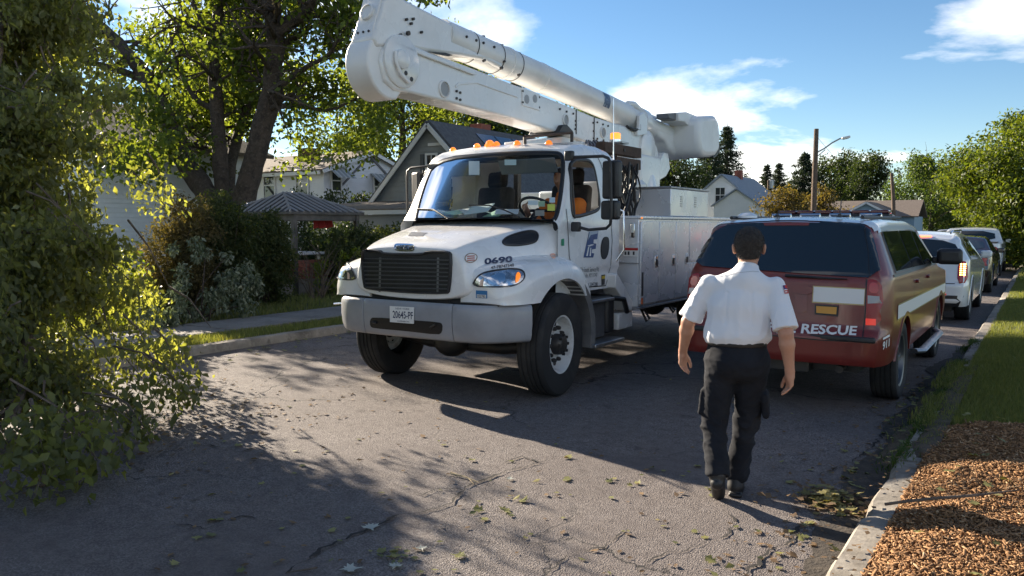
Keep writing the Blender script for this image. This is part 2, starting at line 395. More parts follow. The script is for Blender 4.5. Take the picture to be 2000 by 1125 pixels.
# the long broken joint across the foreground and other cracks: jagged dark grooves lying in the asphalt
CRK = pm('crack_dark', (.018, .016, .015), .95, var=((.05, .04, .03), 30, .5, .75))
def crack(pts, w, seed):
    rnd = random.Random(seed); P = [gz(*p) for p in pts]; Q = []
    for a, b in zip(P[:-1], P[1:]):
        n = max(2, int((b - a).length / .022))
        for i in range(n): Q.append(a.lerp(b, i / n))
    Q.append(P[-1]); vs = []; fs = []
    for i, p in enumerate(Q):
        d = (Q[min(i + 1, len(Q) - 1)] - Q[max(0, i - 1)]).normalized(); s = Vector((-d.y, d.x, 0))
        j = s * (.03 * noise2(i * .35, seed, 2) + rnd.uniform(-.004, .004)); ww = w * max(.12, .45 + .9 * noise2(i * .22, seed, 5)) * rnd.uniform(.7, 1.0) * (0.25 if i in (0, len(Q) - 1) else 1)
        for k in (-1, 1): vs.append(p + j + s * (k * ww) + Vector((0, 0, .0085)))
    fs = [(2 * i, 2 * i + 1, 2 * i + 3, 2 * i + 2) for i in range(len(Q) - 1)]
    mb = MB(); mb.add(vs, fs); mb.build('crack', CRK, road, fix=False)
crack([(560, 1124), (590, 1100), (640, 1068), (700, 1045), (770, 1010), (830, 1000), (885, 985), (905, 958), (950, 935), (1000, 920), (1055, 905)], .017, 1)
crack([(905, 958), (860, 955), (825, 968), (800, 962)], .012, 2)
crack([(985, 905), (1020, 893), (1055, 905)], .010, 3)
crack([(1450, 1124), (1480, 1105), (1500, 1080), (1540, 1060), (1565, 1030)], .020, 4)
crack([(1240, 1115), (1290, 1085), (1340, 1078), (1375, 1062), (1420, 1050), (1440, 1020), (1420, 1000)], .012, 5)
crack([(560, 690), (640, 682), (720, 668)], .014, 6)
crack([(330, 880), (410, 870), (470, 885), (520, 870)], .010, 7)
crack([(1060, 1125), (1110, 1085), (1180, 1070), (1220, 1040)], .008, 8)
crack([(240, 1040), (330, 1020), (400, 1035), (470, 1010), (540, 1020)], .008, 9)
crack([(1600, 930), (1660, 905), (1700, 880), (1740, 830)], .014, 10)
# kerbs in cast sections
def kerb(name, xf, side, y0, y1, far, seed):
    """xf: face toward the road, side +1 = land on +X side"""
    root = tag(empty(name, (xf, 0, 0)), kind='structure'); rnd = random.Random(seed); y = y0
    while y < y1:
        ln = rnd.uniform(1.6, 3.2) if y < 45 else 20
        prof = [(0, -.05), (0.012, .085), (.035, .115), (.165, .12), (.17, -.05)]
        n = max(2, int(ln / .16)) if y < 30 else 2; rings = []; dz = rnd.uniform(-.006, .006); dx = rnd.uniform(-.008, .008)
        for i in range(n + 1):
            yy = y + (ln - .012) * i / n; wob = rnd.uniform(-.005, .005) if y < 30 else 0; chip = -rnd.uniform(.01, .035) if rnd.random() < .13 and y < 30 else 0
            rings.append([Vector((xf + side * (px + dx + (wob if pz > 0 else 0)) - side * (chip if pz > .08 and px < .1 else 0), yy, pz + dz + (chip if pz > .08 and px < .1 else wob * .6 if pz > 0 else 0))) for px, pz in prof])
        MB().loft(rings).build('kerb_section', CONC, root, smooth=40); y += ln
    return root
kerb('kerb_right', XR, 1, -8, 140, 45, 3); kerb('kerb_left', XL, -1, -8, 140, 45, 4)
# land to the right of the street: lawn, mulch bed
def hR(x, y):
    d = max(0, x - XR - .17); return .105 + .07 * min(d, 3) + .02 * noise2(x * 1.3, y * 1.3) * min(1, d * 4) + (0.05 * min(1, d / .25) if y < 7.1 else 0)
def mulch_edge(x): return 7.05 + .35 * (x + .7) + .12 * math.sin(x * 5)
lawnR = grid_mesh('lawn_right', 0, 0, 0, 0, 0, 0, lambda x, y: hR(x, y) - (.06 if y < mulch_edge(x) - .12 else 0), TURF, xs=list(np.linspace(XR + .16, 3, 24)) + [6, 12, 40, 120], ys=list(np.concatenate([np.linspace(-8, 22, 120), np.linspace(23, 60, 20), [90, 160, 300]])))
MULCH_G = pm('mulch_ground', (.16, .075, .032), .95, var=((.32, .15, .06), 30, .35, .7), bump=(50, 1.0, .03))
mulch = grid_mesh('mulch_bed', 0, 0, 0, 0, 0, 0, lambda x, y: hR(x, y) + .02 * noise2(x * 4, y * 4) + .01 - (.08 if y > mulch_edge(x) else 0), MULCH_G, kind='structure', xs=list(np.linspace(XR + .17, 3.2, 40)), ys=list(np.linspace(-3, 7.6, 100)))
# land to the left
def hL(x, y): return .105 + .012 * noise2(x, y) + (.02 * min(6, max(0, -11.3 - x)))
lawnL = grid_mesh('lawn_left', 0, 0, 0, 0, 0, 0, hL, pm('yard', (.05, .07, .022), .95, var=[((.09, .075, .045), 1.4, .4, .65), ((.10, .12, .035), 5, .45, .75)], bump=(50, .8, .03)), xs=[-200, -80, -50, -35] + list(np.linspace(-26, XL - .16, 60)), ys=list(np.concatenate([[-60, -20], np.linspace(-8, 30, 90), [40, 60, 100, 200, 300]])))
sw = tag(empty('sidewalk', (-10.55, 0, .1)), kind='structure')
rs = random.Random(5); y = -6.0
while y < 60:
    ln = 1.5 if y < 24 else 6.0
    MB().box((-10.62, y + ln / 2, .10 + rs.uniform(-.006, .006)), (1.25, ln - .014, .09), (rs.uniform(-.004, .004), rs.uniform(-.006, .006), 0)).build('paving_slab', CONC_D, sw, bevel=.008, seg=1); y += ln

# blades of grass, wood chips
def blades(name, X, Y, zf, h, w, mat, label, lean=.5, dry=.0):
    n = len(X); Z = np.array([zf(a, b) for a, b in zip(X, Y)]); hh = h * RNG.uniform(.55, 1.25, n); an = RNG.uniform(0, 2 * np.pi, n); ww = w * RNG.uniform(.6, 1.2, n)
    dx = np.cos(an) * ww; dy = np.sin(an) * ww; la = RNG.uniform(0, 2 * np.pi, n); lm = hh * lean * RNG.uniform(.1, 1, n)
    A = np.stack([X - dx, Y - dy, Z - .01], -1); B = np.stack([X + dx, Y + dy, Z - .01], -1)
    M1 = np.stack([X + np.cos(la) * lm * .35 - dx * .7, Y + np.sin(la) * lm * .35 - dy * .7, Z + hh * .6], -1); M2 = np.stack([X + np.cos(la) * lm * .35 + dx * .7, Y + np.sin(la) * lm * .35 + dy * .7, Z + hh * .6], -1)
    T = np.stack([X + np.cos(la) * lm, Y + np.sin(la) * lm, Z + hh], -1)
    V = np.stack([A, B, M2, M1, T], 1).reshape(-1, 3); k = np.arange(n) * 5
    F = np.concatenate([np.stack([k, k + 1, k + 2], -1), np.stack([k, k + 2, k + 3], -1), np.stack([k + 3, k + 2, k + 4], -1)])
    return tag(link(name, arr_mesh(name, V, F, mat)), label, 'grass', kind='stuff')
GR = leafmat('grass_blade', (.085, .11, .04), (.18, .20, .075), .4, .55, c3=(.22, .19, .08))
def scat(n, x0, x1, y0, y1): return RNG.uniform(x0, x1, n), RNG.uniform(y0, y1, n)
parts = [scat(42000, XR + .15, .4, 6.7, 13), scat(22000, XR + .15, .3, 13, 26), scat(14000, .3, 2.8, 6.7, 20)]
X = np.concatenate([p[0] for p in parts]); Y = np.concatenate([p[1] for p in parts]); keep = np.array([b > mulch_edge(a) + .1 * noise2(a * 9, b * 9) for a, b in zip(X, Y)])
blades('grass', X[keep], Y[keep], hR, .065, .0035, GR, 'short green lawn grass beside the parked vehicles')
X, Y = scat(14000, XR + .15, .3, 26, 70); blades('grass', X, Y, hR, .12, .012, GR, 'distant lawn grass along the far kerb on the right')
X, Y = scat(26000, -9.98, XL - .15, 1.0, 18); blades('grass', X, Y, hL, .07, .004, GR, 'strip of verge grass between left kerb and sidewalk')
X, Y = scat(26000, -14.5, -11.25, 2.0, 16); blades('grass', X, Y, hL, .10, .006, GR, 'uneven yard grass under the hedge behind the sidewalk')
# weeds spilling over the right kerb
X = RNG.normal(-.79, .06, 2600); Y = RNG.choice([6.9, 7.4, 8.4, 9.0, 10.4, 6.1, 12.4], 2600) + RNG.normal(0, .16, 2600); k = (X > -1.1) & (X < -.6)
blades('weeds', X[k], Y[k], lambda a, b: .0 if a < XR else .10, .06, .005, leafmat('weed_blade', (.03, .06, .012), (.07, .11, .03), .35, .6), 'ragged weeds and grass spilling over the right kerb', lean=1.6)
def chips(name, n, x0, x1, y0, y1, big):
    X = RNG.uniform(x0, x1, n); Y = RNG.uniform(y0, y1, n); ok = np.array([b < mulch_edge(a) + .16 * noise2(a * 7, b * 7) for a, b in zip(X, Y)]); X = X[ok]; Y = Y[ok]; n = len(X)
    Z = np.array([hR(a, b) + .02 * noise2(a * 4, b * 4) for a, b in zip(X, Y)]) + RNG.uniform(.008, .028, n)
    L_ = RNG.lognormal(np.log(.011), .5, n) * big; w = RNG.uniform(.002, .007, n) * big; t = RNG.uniform(.001, .003, n) * big
    E = np.stack([RNG.normal(0, .35, n), RNG.normal(0, .35, n), RNG.uniform(0, 6.28, n)], -1)
    cz, sz = np.cos(E[:, 2]), np.sin(E[:, 2]); d = np.stack([cz * np.cos(E[:, 1]), sz * np.cos(E[:, 1]), np.sin(E[:, 1])], -1)
    s = np.stack([-sz * np.cos(E[:, 0]), cz * np.cos(E[:, 0]), np.sin(E[:, 0])], -1); u = np.cross(d, s); c = np.stack([X, Y, Z], -1); V = []
    for a, b, e in ((-1, -1, -1), (1, -.6, -1), (1, .6, -1), (-1, 1, -1), (-1, -1, 1), (1, -.6, 1), (1, .6, 1), (-1, 1, 1)): V.append(c + d * (a * L_)[:, None] + s * (b * w)[:, None] + u * (e * t)[:, None])
    V = np.stack(V, 1).reshape(-1, 3); k = np.arange(n)[:, None] * 8; F = np.concatenate([k + np.array([[0, 3, 2, 1]]), k + np.array([[4, 5, 6, 7]]), k + np.array([[0, 1, 5, 4]]), k + np.array([[1, 2, 6, 5]]), k + np.array([[2, 3, 7, 6]]), k + np.array([[3, 0, 4, 7]])])
    me = arr_mesh(name, V, F, leafmat('wood_chip', (.10, .05, .02), (.40, .22, .10), .0, .85, c3=(.55, .40, .24)))
    return tag(link(name, me), 'loose brown wood chip mulch beside the right kerb', 'mulch', kind='stuff')
chips('mulch_chips', 34000, XR + .18, .35, 3.2, 7.5, 1.0); chips('mulch_chips', 26000, .35, 3.1, .5, 8.2, 1.5)['label'] = 'loose brown wood chip mulch spreading away from the kerb'
# ================================================================ UTILITY BUCKET TRUCK
WHITE = pm('white_paint', (.78, .78, .77), .28, coat=.6, var=[((.70, .69, .67), 2.5, .45, .75), ((.60, .57, .53), 7, .66, .85)], rvar=(3, .2, .36))
FIBRE = pm('white_fibreglass', (.79, .785, .77), .42, coat=.25, var=[((.64, .62, .59), 1.8, .42, .75), ((.5, .47, .43), 6, .68, .85)])
BLACKP = pm('black_plastic', (.018, .018, .02), .48, var=((.035, .035, .036), 5, .4, .7))
RUBBER = pm('tyre_rubber', (.016, .016, .017), .82, var=((.05, .045, .04), 3, .48, .75), bump=(60, .3, .004))
SILVER = pm('silver_bumper', (.30, .31, .335), .38, coat=.2, var=((.24, .245, .26), 3, .4, .7))
ALU = pm('brushed_aluminium', (.72, .74, .77), .3, metal=.35, var=((.66, .68, .71), 1.6, .4, .7), rvar=(3, .2, .34), bump=(1.2, .05, .05))
ALU_D = pm('tread_aluminium', (.42, .43, .45), .38, metal=.85, var=((.25, .25, .26), 6, .4, .7), bump=(70, .5, .004))
STEEL = pm('dark_steel', (.05, .05, .053), .5, metal=.6, var=((.09, .075, .06), 4, .45, .75))
CHROME = pm('chrome', (.75, .76, .78), .12, metal=1.0)
GASK = pm('rubber_gasket', (.012, .012, .013), .4)
DARKIN = pm('cab_interior', (.028, .03, .034), .75, var=((.05, .05, .055), 3, .4, .7))
AMBER = pm('amber_lens', (.85, .22, .01), .22, coat=.5, emit=((1, .25, .02), .25))
AMBER_ON = pm('amber_lamp_lit', (.85, .25, .02), .2, coat=.5, emit=((1, .30, .02), .55))
LENS = pm('headlamp_lens', (.34, .36, .38), .08, metal=.85, coat=1.0, var=((.85, .86, .88), 16, .42, .62))
NAVY = pm('navy_vinyl', (.015, .028, .085), .4)
INK = pm('black_vinyl', (.03, .03, .035), .45); GREYINK = pm('grey_vinyl', (.16, .17, .18), .5)
WHITEV = pm('white_vinyl', (.75, .75, .73), .45)
WOOD_D = pm('weathered_timber', (.055, .032, .022), .8, var=((.10, .06, .04), 6, .4, .7), bump=(30, .4, .006))
PAPER = pm('paper', (.62, .68, .66), .8)
TC = -5.15
truck = empty('utility_truck', (TC, 9.0, 0), 'white utility bucket truck with folded boom parked facing the camera', 'truck')
CAMPOS = EYE
def line_on(pts, w, bvh, rayfn, name, mat, parent, off=.0035, closed=False):
    """thin ribbon following a 2D polyline on a surface"""
    P = [Vector(p) for p in pts]; n = len(P); vs = []
    for i in range(n):
        a = P[(i - 1) % n] if closed or i > 0 else P[i]; b = P[(i + 1) % n] if closed or i < n - 1 else P[i]
        d = (b - a).normalized(); s = Vector((-d.y, d.x)) * w / 2
        for k in (-1, 1):
            q = P[i] + s * k; o, dd = rayfn(q.x, q.y); loc, nor, _, _ = bvh.ray_cast(o, dd)
            if loc is None: vs.append(vs[-1] if vs else EYE + dd * 8); continue
            if nor.dot(dd) > 0: nor = -nor
            vs.append(loc + nor * off)
    e = n if closed else n - 1
    fs = [(2 * i, 2 * i + 1, 2 * ((i + 1) % n) + 1, 2 * ((i + 1) % n)) for i in range(e)]
    mb = MB(); mb.add(vs, fs); return mb.build(name, mat, parent, fix=False)
def refine(poly, step, closed=True):
    out = []; n = len(poly)
    for i in range(n if closed else n - 1):
        a = Vector(poly[i]); b = Vector(poly[(i + 1) % n]); k = max(1, int((b - a).length / step)); out += [tuple(a.lerp(b, j / k)) for j in range(k)]
    if not closed: out.append(poly[-1])
    return out
def band(poly, wid, bvh, rayfn, name, mat, parent, off=.008, thick=.0):
    """closed frame of width wid (inward) around an outline"""
    P = [Vector(p) for p in poly]; n = len(P); area = sum(P[i].x * P[(i + 1) % n].y - P[(i + 1) % n].x * P[i].y for i in range(n)); sg = 1 if area > 0 else -1
    vs = []
    for i in range(n):
        d = (P[(i + 1) % n] - P[i - 1]).normalized(); s = Vector((-d.y, d.x)) * sg
        for k, of in ((-.12 * wid, off * .2), (.25 * wid, off), (.8 * wid, off), (wid, off * .3)):
            q = P[i] + s * k; o, dd = rayfn(q.x, q.y); loc, nor, _, _ = bvh.ray_cast(o, dd)
            if loc is None: vs.append(vs[-4] if len(vs) >= 4 else EYE + dd * 8); continue
            if nor.dot(dd) > 0: nor = -nor
            vs.append(loc + nor * of)
    fs = [(4 * i + c, 4 * i + c + 1, 4 * ((i + 1) % n) + c + 1, 4 * ((i + 1) % n) + c) for i in range(n) for c in range(3)]
    mb = MB(); mb.add(vs, fs); return mb.build(name, mat, parent, smooth=60, fix=False)
# ---- wheels
def wheel(parent, c, nrm, r, w, rr, rim_mat, style='truck', name='wheel', hubr=.16):
    """nrm: outward axis. parts: tyre, rim (+ lug nuts)"""
    c = Vector(c); nrm = Vector(nrm).normalized(); h = w / 2
    wh = empty(name, c); attach(wh, parent); wh.location = c
    prof = [(rr * .98, -h * .7), (rr * 1.06, -h * .86), (r * .82, -h), (r * .955, -h * .93), (r * .99, -h * .80)]
    for k in (-.6, -.57, -.50, -.47, -.22, -.19, -.12, -.09, .09, .12, .19, .22, .47, .50, .57, .6):
        g = any(abs(abs(k) - q) < .036 for q in (.535, .155)); prof.append((r * (.978 if abs(k) in (.57, .50, .19, .12) else 1.0), h * k))
    prof += [(r * .99, h * .80), (r * .955, h * .93), (r * .82, h), (rr * 1.06, h * .86), (rr * .98, h * .7)]
    MB().lathe(prof, c, nrm, 56, cap=False).build('tyre', RUBBER, wh, smooth=35)
    m = MB()
    if style == 'truck':
        m.lathe([(rr * .99, h * .72), (rr * 1.03, h * .84), (rr * .97, h * .80), (rr * .90, h * .35), (rr * .84, h * .05), (rr * .62, h * .02), (rr * .55, h * .22), (hubr * .98, h * .30), (hubr * .6, h * .30), (.001, h * .30)], c, nrm, 48, cap=False)
        rim = m.build('rim', rim_mat, wh, smooth=35)
        a, b = frame(nrm)
        for k in range(10):
            t = 2 * math.pi * k / 10; p = c + nrm * (h * .22) + (a * math.cos(t) + b * math.sin(t)) * (rr * .58)
            MB().lathe([(.021, 0), (.021, .035), (.015, .05), (.001, .052)], p, nrm, 8).build('lug_nut', STEEL, rim, smooth=40)
        for k in range(5):
            t = 2 * math.pi * (k + .5) / 5; p = c + nrm * (h * .055) + (a * math.cos(t) + b * math.sin(t)) * (rr * .74)
            MB().lathe([(.032, 0), (.032, .006)], p, nrm, 12).build('hand_hole', GASK, rim, smooth=40)
        MB().lathe([(.105, h * .25), (.105, h * .75), (.085, h * .98), (.06, h * 1.04), (.001, h * 1.05)], c, nrm, 24).build('hub', STEEL, rim, smooth=40)
        for k in range(8):
            t = 2 * math.pi * k / 8; p = c + nrm * (h * .84) + (a * math.cos(t) + b * math.sin(t)) * .095
            MB().lathe([(.016, 0), (.016, .03), (.001, .034)], p, nrm, 6).build('hub_bolt', STEEL, rim)
    else:
        m.lathe([(rr * .99, h * .7), (rr * 1.02, h * .86), (rr * .94, h * .80), (rr * .9, h * .2), (rr * .5, 0), (.001, 0)], c, nrm, 40, cap=False)
        rim = m.build('rim', rim_mat, wh, smooth=35); a, b = frame(nrm); ns = 6
        for k in range(ns):
            t = 2 * math.pi * k / ns; d = a * math.cos(t) + b * math.sin(t); s = nrm.cross(d)
            M3 = Matrix((d, s, nrm)).transposed(); MB().box(c + d * (rr * .52) + nrm * (h * .45), (rr * .86, rr * .24, h * .3), M3).build('spoke', rim_mat, rim, bevel=.01, seg=1)
        MB().lathe([(rr * .22, h * .3), (rr * .22, h * .62), (.001, h * .66)], c, nrm, 20).build('hub_cap', rim_mat, rim, smooth=40)
    return wh
PAINTRIM = pm('white_rim', (.62, .62, .61), .4, var=((.32, .29, .26), 8, .5, .75))
sa = R(6); stn = Vector((math.cos(sa), math.sin(sa), 0))
FY = 6.84
wheel(truck, (TC + 1.06, FY, .515), stn, .515, .29, .285, PAINTRIM); wheel(truck, (TC - 1.06, FY, .515), -stn, .515, .29, .285, PAINTRIM)
for s in (-1, 1):
    for dx in (.0, .33): wheel(truck, (TC + s * (1.05 - dx), 11.75, .515), (s, 0, 0), .515, .27, .285, PAINTRIM)
# ---- chassis
MB().bb(TC - .42, TC - .34, 6.1, 13.6, .62, .88).build('frame_rail', STEEL, truck, bevel=.01); MB().bb(TC + .34, TC + .42, 6.1, 13.6, .62, .88).build('frame_rail', STEEL, truck, bevel=.01)
mb = MB(); mb.tube([(TC - 1.0, FY, .5), (TC - .5, FY, .42), (TC + .5, FY, .42), (TC + 1.0, FY, .5)], .07, 10); mb.sph((TC - .12, FY - .1, .46), (.2, .2, .17), 8)
mb.build('front_axle', STEEL, truck, smooth=50); MB().tube([(TC - 1, 11.75, .515), (TC + 1, 11.75, .515)], .1, 12).sph((TC, 11.75, .5), .22, 8).build('rear_axle', STEEL, truck, smooth=50)
MB().bb(TC - .55, TC + .55, 6.25, 7.6, .70, 1.25).build('engine_block', STEEL, truck, bevel=.03)
# ---- hood centre and fenders
def mirror_ring(half): return [(-x, z) for x, z in half[::-1][:-1]] + half if half[0][0] == 0 else half
def hood_ring(Y, half, bulge=0.0):
    ring = half + [(-x, z) for x, z in half[::-1][:-1]]  # centre top -> right bottom ; left bottom -> toward centre
    return [Vector((TC + x, Y - bulge * (1 - (x / 1.1) ** 2), z)) for x, z in ring]
HS = [(5.905, [(0, 1.485), (.35, 1.48), (.53, 1.455), (.64, 1.37), (.69, 1.15), (.66, .985)]),
      (5.93, [(0, 1.51), (.36, 1.505), (.565, 1.475), (.685, 1.385), (.74, 1.15), (.73, .97)]),
      (6.05, [(0, 1.555), (.39, 1.55), (.605, 1.52), (.745, 1.42), (.81, 1.18), (.83, .97)]),
      (6.28, [(0, 1.61), (.43, 1.605), (.655, 1.575), (.815, 1.46), (.89, 1.22), (.90, .97)]),
      (6.6, [(0, 1.67), (.49, 1.665), (.73, 1.635), (.90, 1.52), (.97, 1.27), (.98, .97)]),
      (6.9, [(0, 1.72), (.53, 1.715), (.80, 1.685), (.98, 1.57), (1.03, 1.3), (1.03, .97)]),
      (7.10, [(0, 1.752), (.60, 1.75), (.93, 1.725), (1.045, 1.62), (1.052, 1.3), (1.05, .97)]), (7.16, [(0, 1.752), (.62, 1.75), (.95, 1.725), (1.05, 1.62), (1.054, 1.3), (1.052, .97)])]
mb = MB(); mb.loft([hood_ring(Y, h, .0 if Y < 6.0 else .0) for Y, h in HS])
hood = mb.build('hood', WHITE, truck, smooth=180, subd=3)
me = hood.data; cl = me.attributes.new('crease_edge', 'FLOAT', 'EDGE')
n = 11
for e in me.edges:
    a, b = e.vertices[0] % n, e.vertices[1] % n; ra, rb = e.vertices[0] // n, e.vertices[1] // n
    if a == b and a in (2, n - 2 + 0) and ra != rb: cl.data[e.index].value = .55
    if ra == rb == 0: cl.data[e.index].value = .6
def fender(side):
    FS = [(5.95, .98, 1.20, .985), (5.985, 1.08, 1.255, .97), (6.09, 1.16, 1.305, .97), (6.28, 1.205, 1.35, .97), (6.55, 1.225, 1.385, .97), (6.85, 1.225, 1.40, .97), (7.12, 1.22, 1.385, .97), (7.36, 1.20, 1.30, .97), (7.50, 1.16, 1.14, .97), (7.54, 1.13, 1.0, .97)]
    rings = []
    for Y, xo, zt, zb in FS:
        r = [(.58, zb), (.58, zt + .05), (.80, zt + .035), (xo - .14, zt), (xo - .035, zt - .07), (xo, zt - .20), (xo, (zt + zb) / 2 - .06), (xo - .005, zb)]
        rings.append([Vector((TC + side * x, Y, z)) for x, z in r])
    o = MB().loft(rings).build('fender', WHITE, truck, smooth=180, subd=3)
    me = o.data; cl = me.attributes.new('crease_edge', 'FLOAT', 'EDGE')
    for e in me.edges:
        if e.vertices[0] % 8 in (0, 7) and e.vertices[1] % 8 in (0, 7): cl.data[e.index].value = 1.0
    bake_mods(o)
    c = MB().lathe([(.60, -1.4), (.60, 1.4)], (TC + side * .9, FY + .01, .575), (1, 0, 0), 64).build('cut', WHITE)
    boolean(o, c); o.data.polygons.foreach_set('use_smooth', [True] * len(o.data.polygons)); o.data.set_sharp_from_angle(angle=R(40))
    # dark inner arch and flare lip
    m = MB(); 
    for (r0, xx0, xx1) in ((.615, .62, 1.19),):
        rg = []
        for i in range(25):
            t = math.pi * (.13 + .95 * i / 24); rg.append([Vector((TC + side * xx0, FY + .01 - r0 * math.cos(t), .575 + r0 * math.sin(t))), Vector((TC + side * xx1, FY + .01 - r0 * math.cos(t), .575 + r0 * math.sin(t)))])
        m.loft(rg, closed=False, cap=False)
    m.build('wheel_arch_liner', STEEL, o, smooth=60)
    return o
fR = fender(1); fL = fender(-1)
hoodB = bvh_of([hood, fR, fL])
# splash guard behind the front wheels
for s in (-1, 1):
    rg = []
    for i in range(14):
        t = math.pi * (.62 + .47 * i / 13); r0 = .60; wv = .02 * math.sin(i * 2.0)
        y, z = FY + .01 - r0 * math.cos(t), .575 + r0 * math.sin(t); y2, z2 = FY + .01 - (r0 + .07) * math.cos(t), .575 + (r0 + .07) * math.sin(t)
        rg.append([Vector((TC + s * 1.19, y, z)), Vector((TC + s * 1.205, y2, z2)), Vector((TC + s * .6, y2, z2)), Vector((TC + s * .6, y, z))])
    MB().loft(rg).build('splash_guard', pm('grey_rubber', (.10, .10, .105), .7, var=((.16, .155, .15), 6, .4, .7)), truck, smooth=40)
# ---- cab shell
def cab_zr(y): return sinterp(y, [(6.98, 1.75), (7.0, 1.77)]) if y < 7.0 else interp(y, [(7.0, 1.77), (7.06, 1.86), (7.36, 2.40), (7.44, 2.50), (7.55, 2.555), (7.8, 2.595), (8.1, 2.59), (8.3, 2.565), (8.37, 2.53)])
def cab_ring(y, n=70):
    zr = cab_zr(y); pts = []
    def wz(z): return 1.052 - (.075 * max(0, z - 1.75) / .75) - (.02 if z < 1.2 else 0)
    rc = min(.17, .5 * (zr - 1.6)); zc = zr - rc
    for i in range(30): z = .99 + (zc - .99) * i / 29; pts.append((wz(z), z))
    for i in range(1, 12): t = math.pi / 2 * i / 11; pts.append((wz(zc) - rc + rc * math.cos(t), zc + rc * math.sin(t)))
    xe = pts[-1][0]
    for i in range(1, 30): x = xe * (1 - i / 29); pts.append((x, zr + .035 * (1 - (x / xe) ** 2) * min(1, (zr - 1.7) / .6)))
    fade = 1 if y < 7.4 else max(0, 1 - (y - 7.4) / .55)
    full = pts + [(-x, z) for x, z in pts[::-1][1:]]
    return [Vector((TC + x, y - .20 * fade * (1 - (x / 1.05) ** 2), z)) for x, z in full]
ys = list(np.linspace(6.98, 7.6, 62)) + list(np.linspace(7.62, 8.30, 34)) + [8.33, 8.36, 8.375]
rings = [cab_ring(y) for y in ys]; last = rings[-1]; ce = Vector((TC, 8.375, 1.75))
for k in (.985, .95, .8, .6, .4, .2): rings.append([ce + (p - ce) * k + Vector((0, .012 * (k < .99), 0)) for p in last])
cab = MB().loft(rings, closed=False, cap=False).build('cab', [WHITE, DARKIN], truck, smooth=50)
cabB = bvh_of(cab)
WS = smooth_poly([(846, 309), (965, 297.5), (1080, 294), (1099, 299), (1104, 318), (1100, 370), (1091, 424), (1080, 436), (1065, 437), (940, 432), (812, 439), (806, 431), (822, 368)], 2)
DW_px = [(1120.5, 309), (1150, 309), (1161, 312), (1168, 326), (1172, 372), (1172.5, 403), (1167, 413), (1145, 421), (1119, 427), (1113, 420), (1114.5, 365)]
DW = smooth_poly([(p.y, p.z) for p in (gx(x, y, TC + 1.03) for x, y in DW_px)], 2)
def uncover(o, tests):
    bm = bmesh.new(); bm.from_mesh(o.data); kill = [f for f in bm.faces if any(t(f.calc_center_median(), f.normal) for t in tests)]
    bmesh.ops.delete(bm, geom=kill, context='FACES'); bm.to_mesh(o.data); bm.free()
def topx(p):
    v = Vector(p) - EYE; return (1000 + FPX * v.dot(_rt) / v.dot(_fw), 562.5 - FPX * v.dot(_up) / v.dot(_fw))
def shrink(poly, k):
    cx = sum(p[0] for p in poly) / len(poly); cy = sum(p[1] for p in poly) / len(poly); return [(cx + (x - cx) * k, cy + (y - cy) * k) for x, y in poly]
WSi = shrink(WS, .975); DWi = shrink(DW, .95)
uncover(cab, [lambda c, n: c.y < 7.5 and c.z > 1.7 and inside(topx(c), WSi), lambda c, n: abs(c.x - TC) > .9 and c.y > 7.1 and inside((c.y, c.z), DWi),
              lambda c, n: c.y > 8.36 and abs(c.x - TC) < .72 and 1.86 < c.z < 2.36])
CG = glass('cab_glass', (.84, .9, .91), fres=1.2)
panel(WS, cabB, from_eye, 'windshield', CG, truck, off=.002, step=9)
band(refine(WS, 8), 7.5, cabB, from_eye, 'windshield_gasket', GASK, truck, off=.012)
for s in (1, -1):
    dr = panel(DW, cabB, along_x(s), 'door_window', glass('door_glass', (.55, .6, .6), fres=1.4), truck, off=.002, step=.06)
    if s > 0: bpy.data.objects.remove(dr); dr = truck          # the driver's window is wound down
    band(DW, .035, cabB, along_x(s), 'window_gasket', GASK, dr, off=.01)
    yb = [gx(x, y, TC + 1.05) for x, y in ((1107, 408), (1107.5, 425), (1108, 440), (1111, 500), (1120, 545), (1136, 562), (1185, 558), (1191, 540), (1195, 470), (1192, 420), (1190, 360), (1183, 320), (1176, 303))]
    line_on(refine([(p.y, p.z) for p in yb], .05, False), .012, cabB, along_x(s), 'door_seam', GASK, truck)
    hp = [gx(x, y, TC + 1.05) for x, y in ((1176, 466), (1182, 461), (1188, 466), (1187, 492), (1181, 507), (1174, 505), (1172, 485))]
    panel(smooth_poly([(p.y, p.z) for p in hp], 2), cabB, along_x(s), 'door_handle', BLACKP, truck, off=.014, thick=.02, step=.03)
    # quarter-light bar of the window
    b0 = gx(1122, 318, TC + 1.04); b1 = gx(1123, 427, TC + 1.06); q = Vector((0, 0, 0))
    p0 = Vector((TC + s * 1.0, b0.y, b0.z)); p1 = Vector((TC + s * 1.06, b1.y, b1.z)); MB().tube([p0, p1], .009, 6).build('window_bar', BLACKP, dr)
    mm = [(p.y, p.z) for p in (gx(x, y, TC + 1.05) for x, y in ((1135, 563), (1186, 559), (1186, 572), (1137, 577)))]
    MB().px(mm, TC + s * .75, TC + s * 1.0).build('cab_sill', BLACKP, truck)
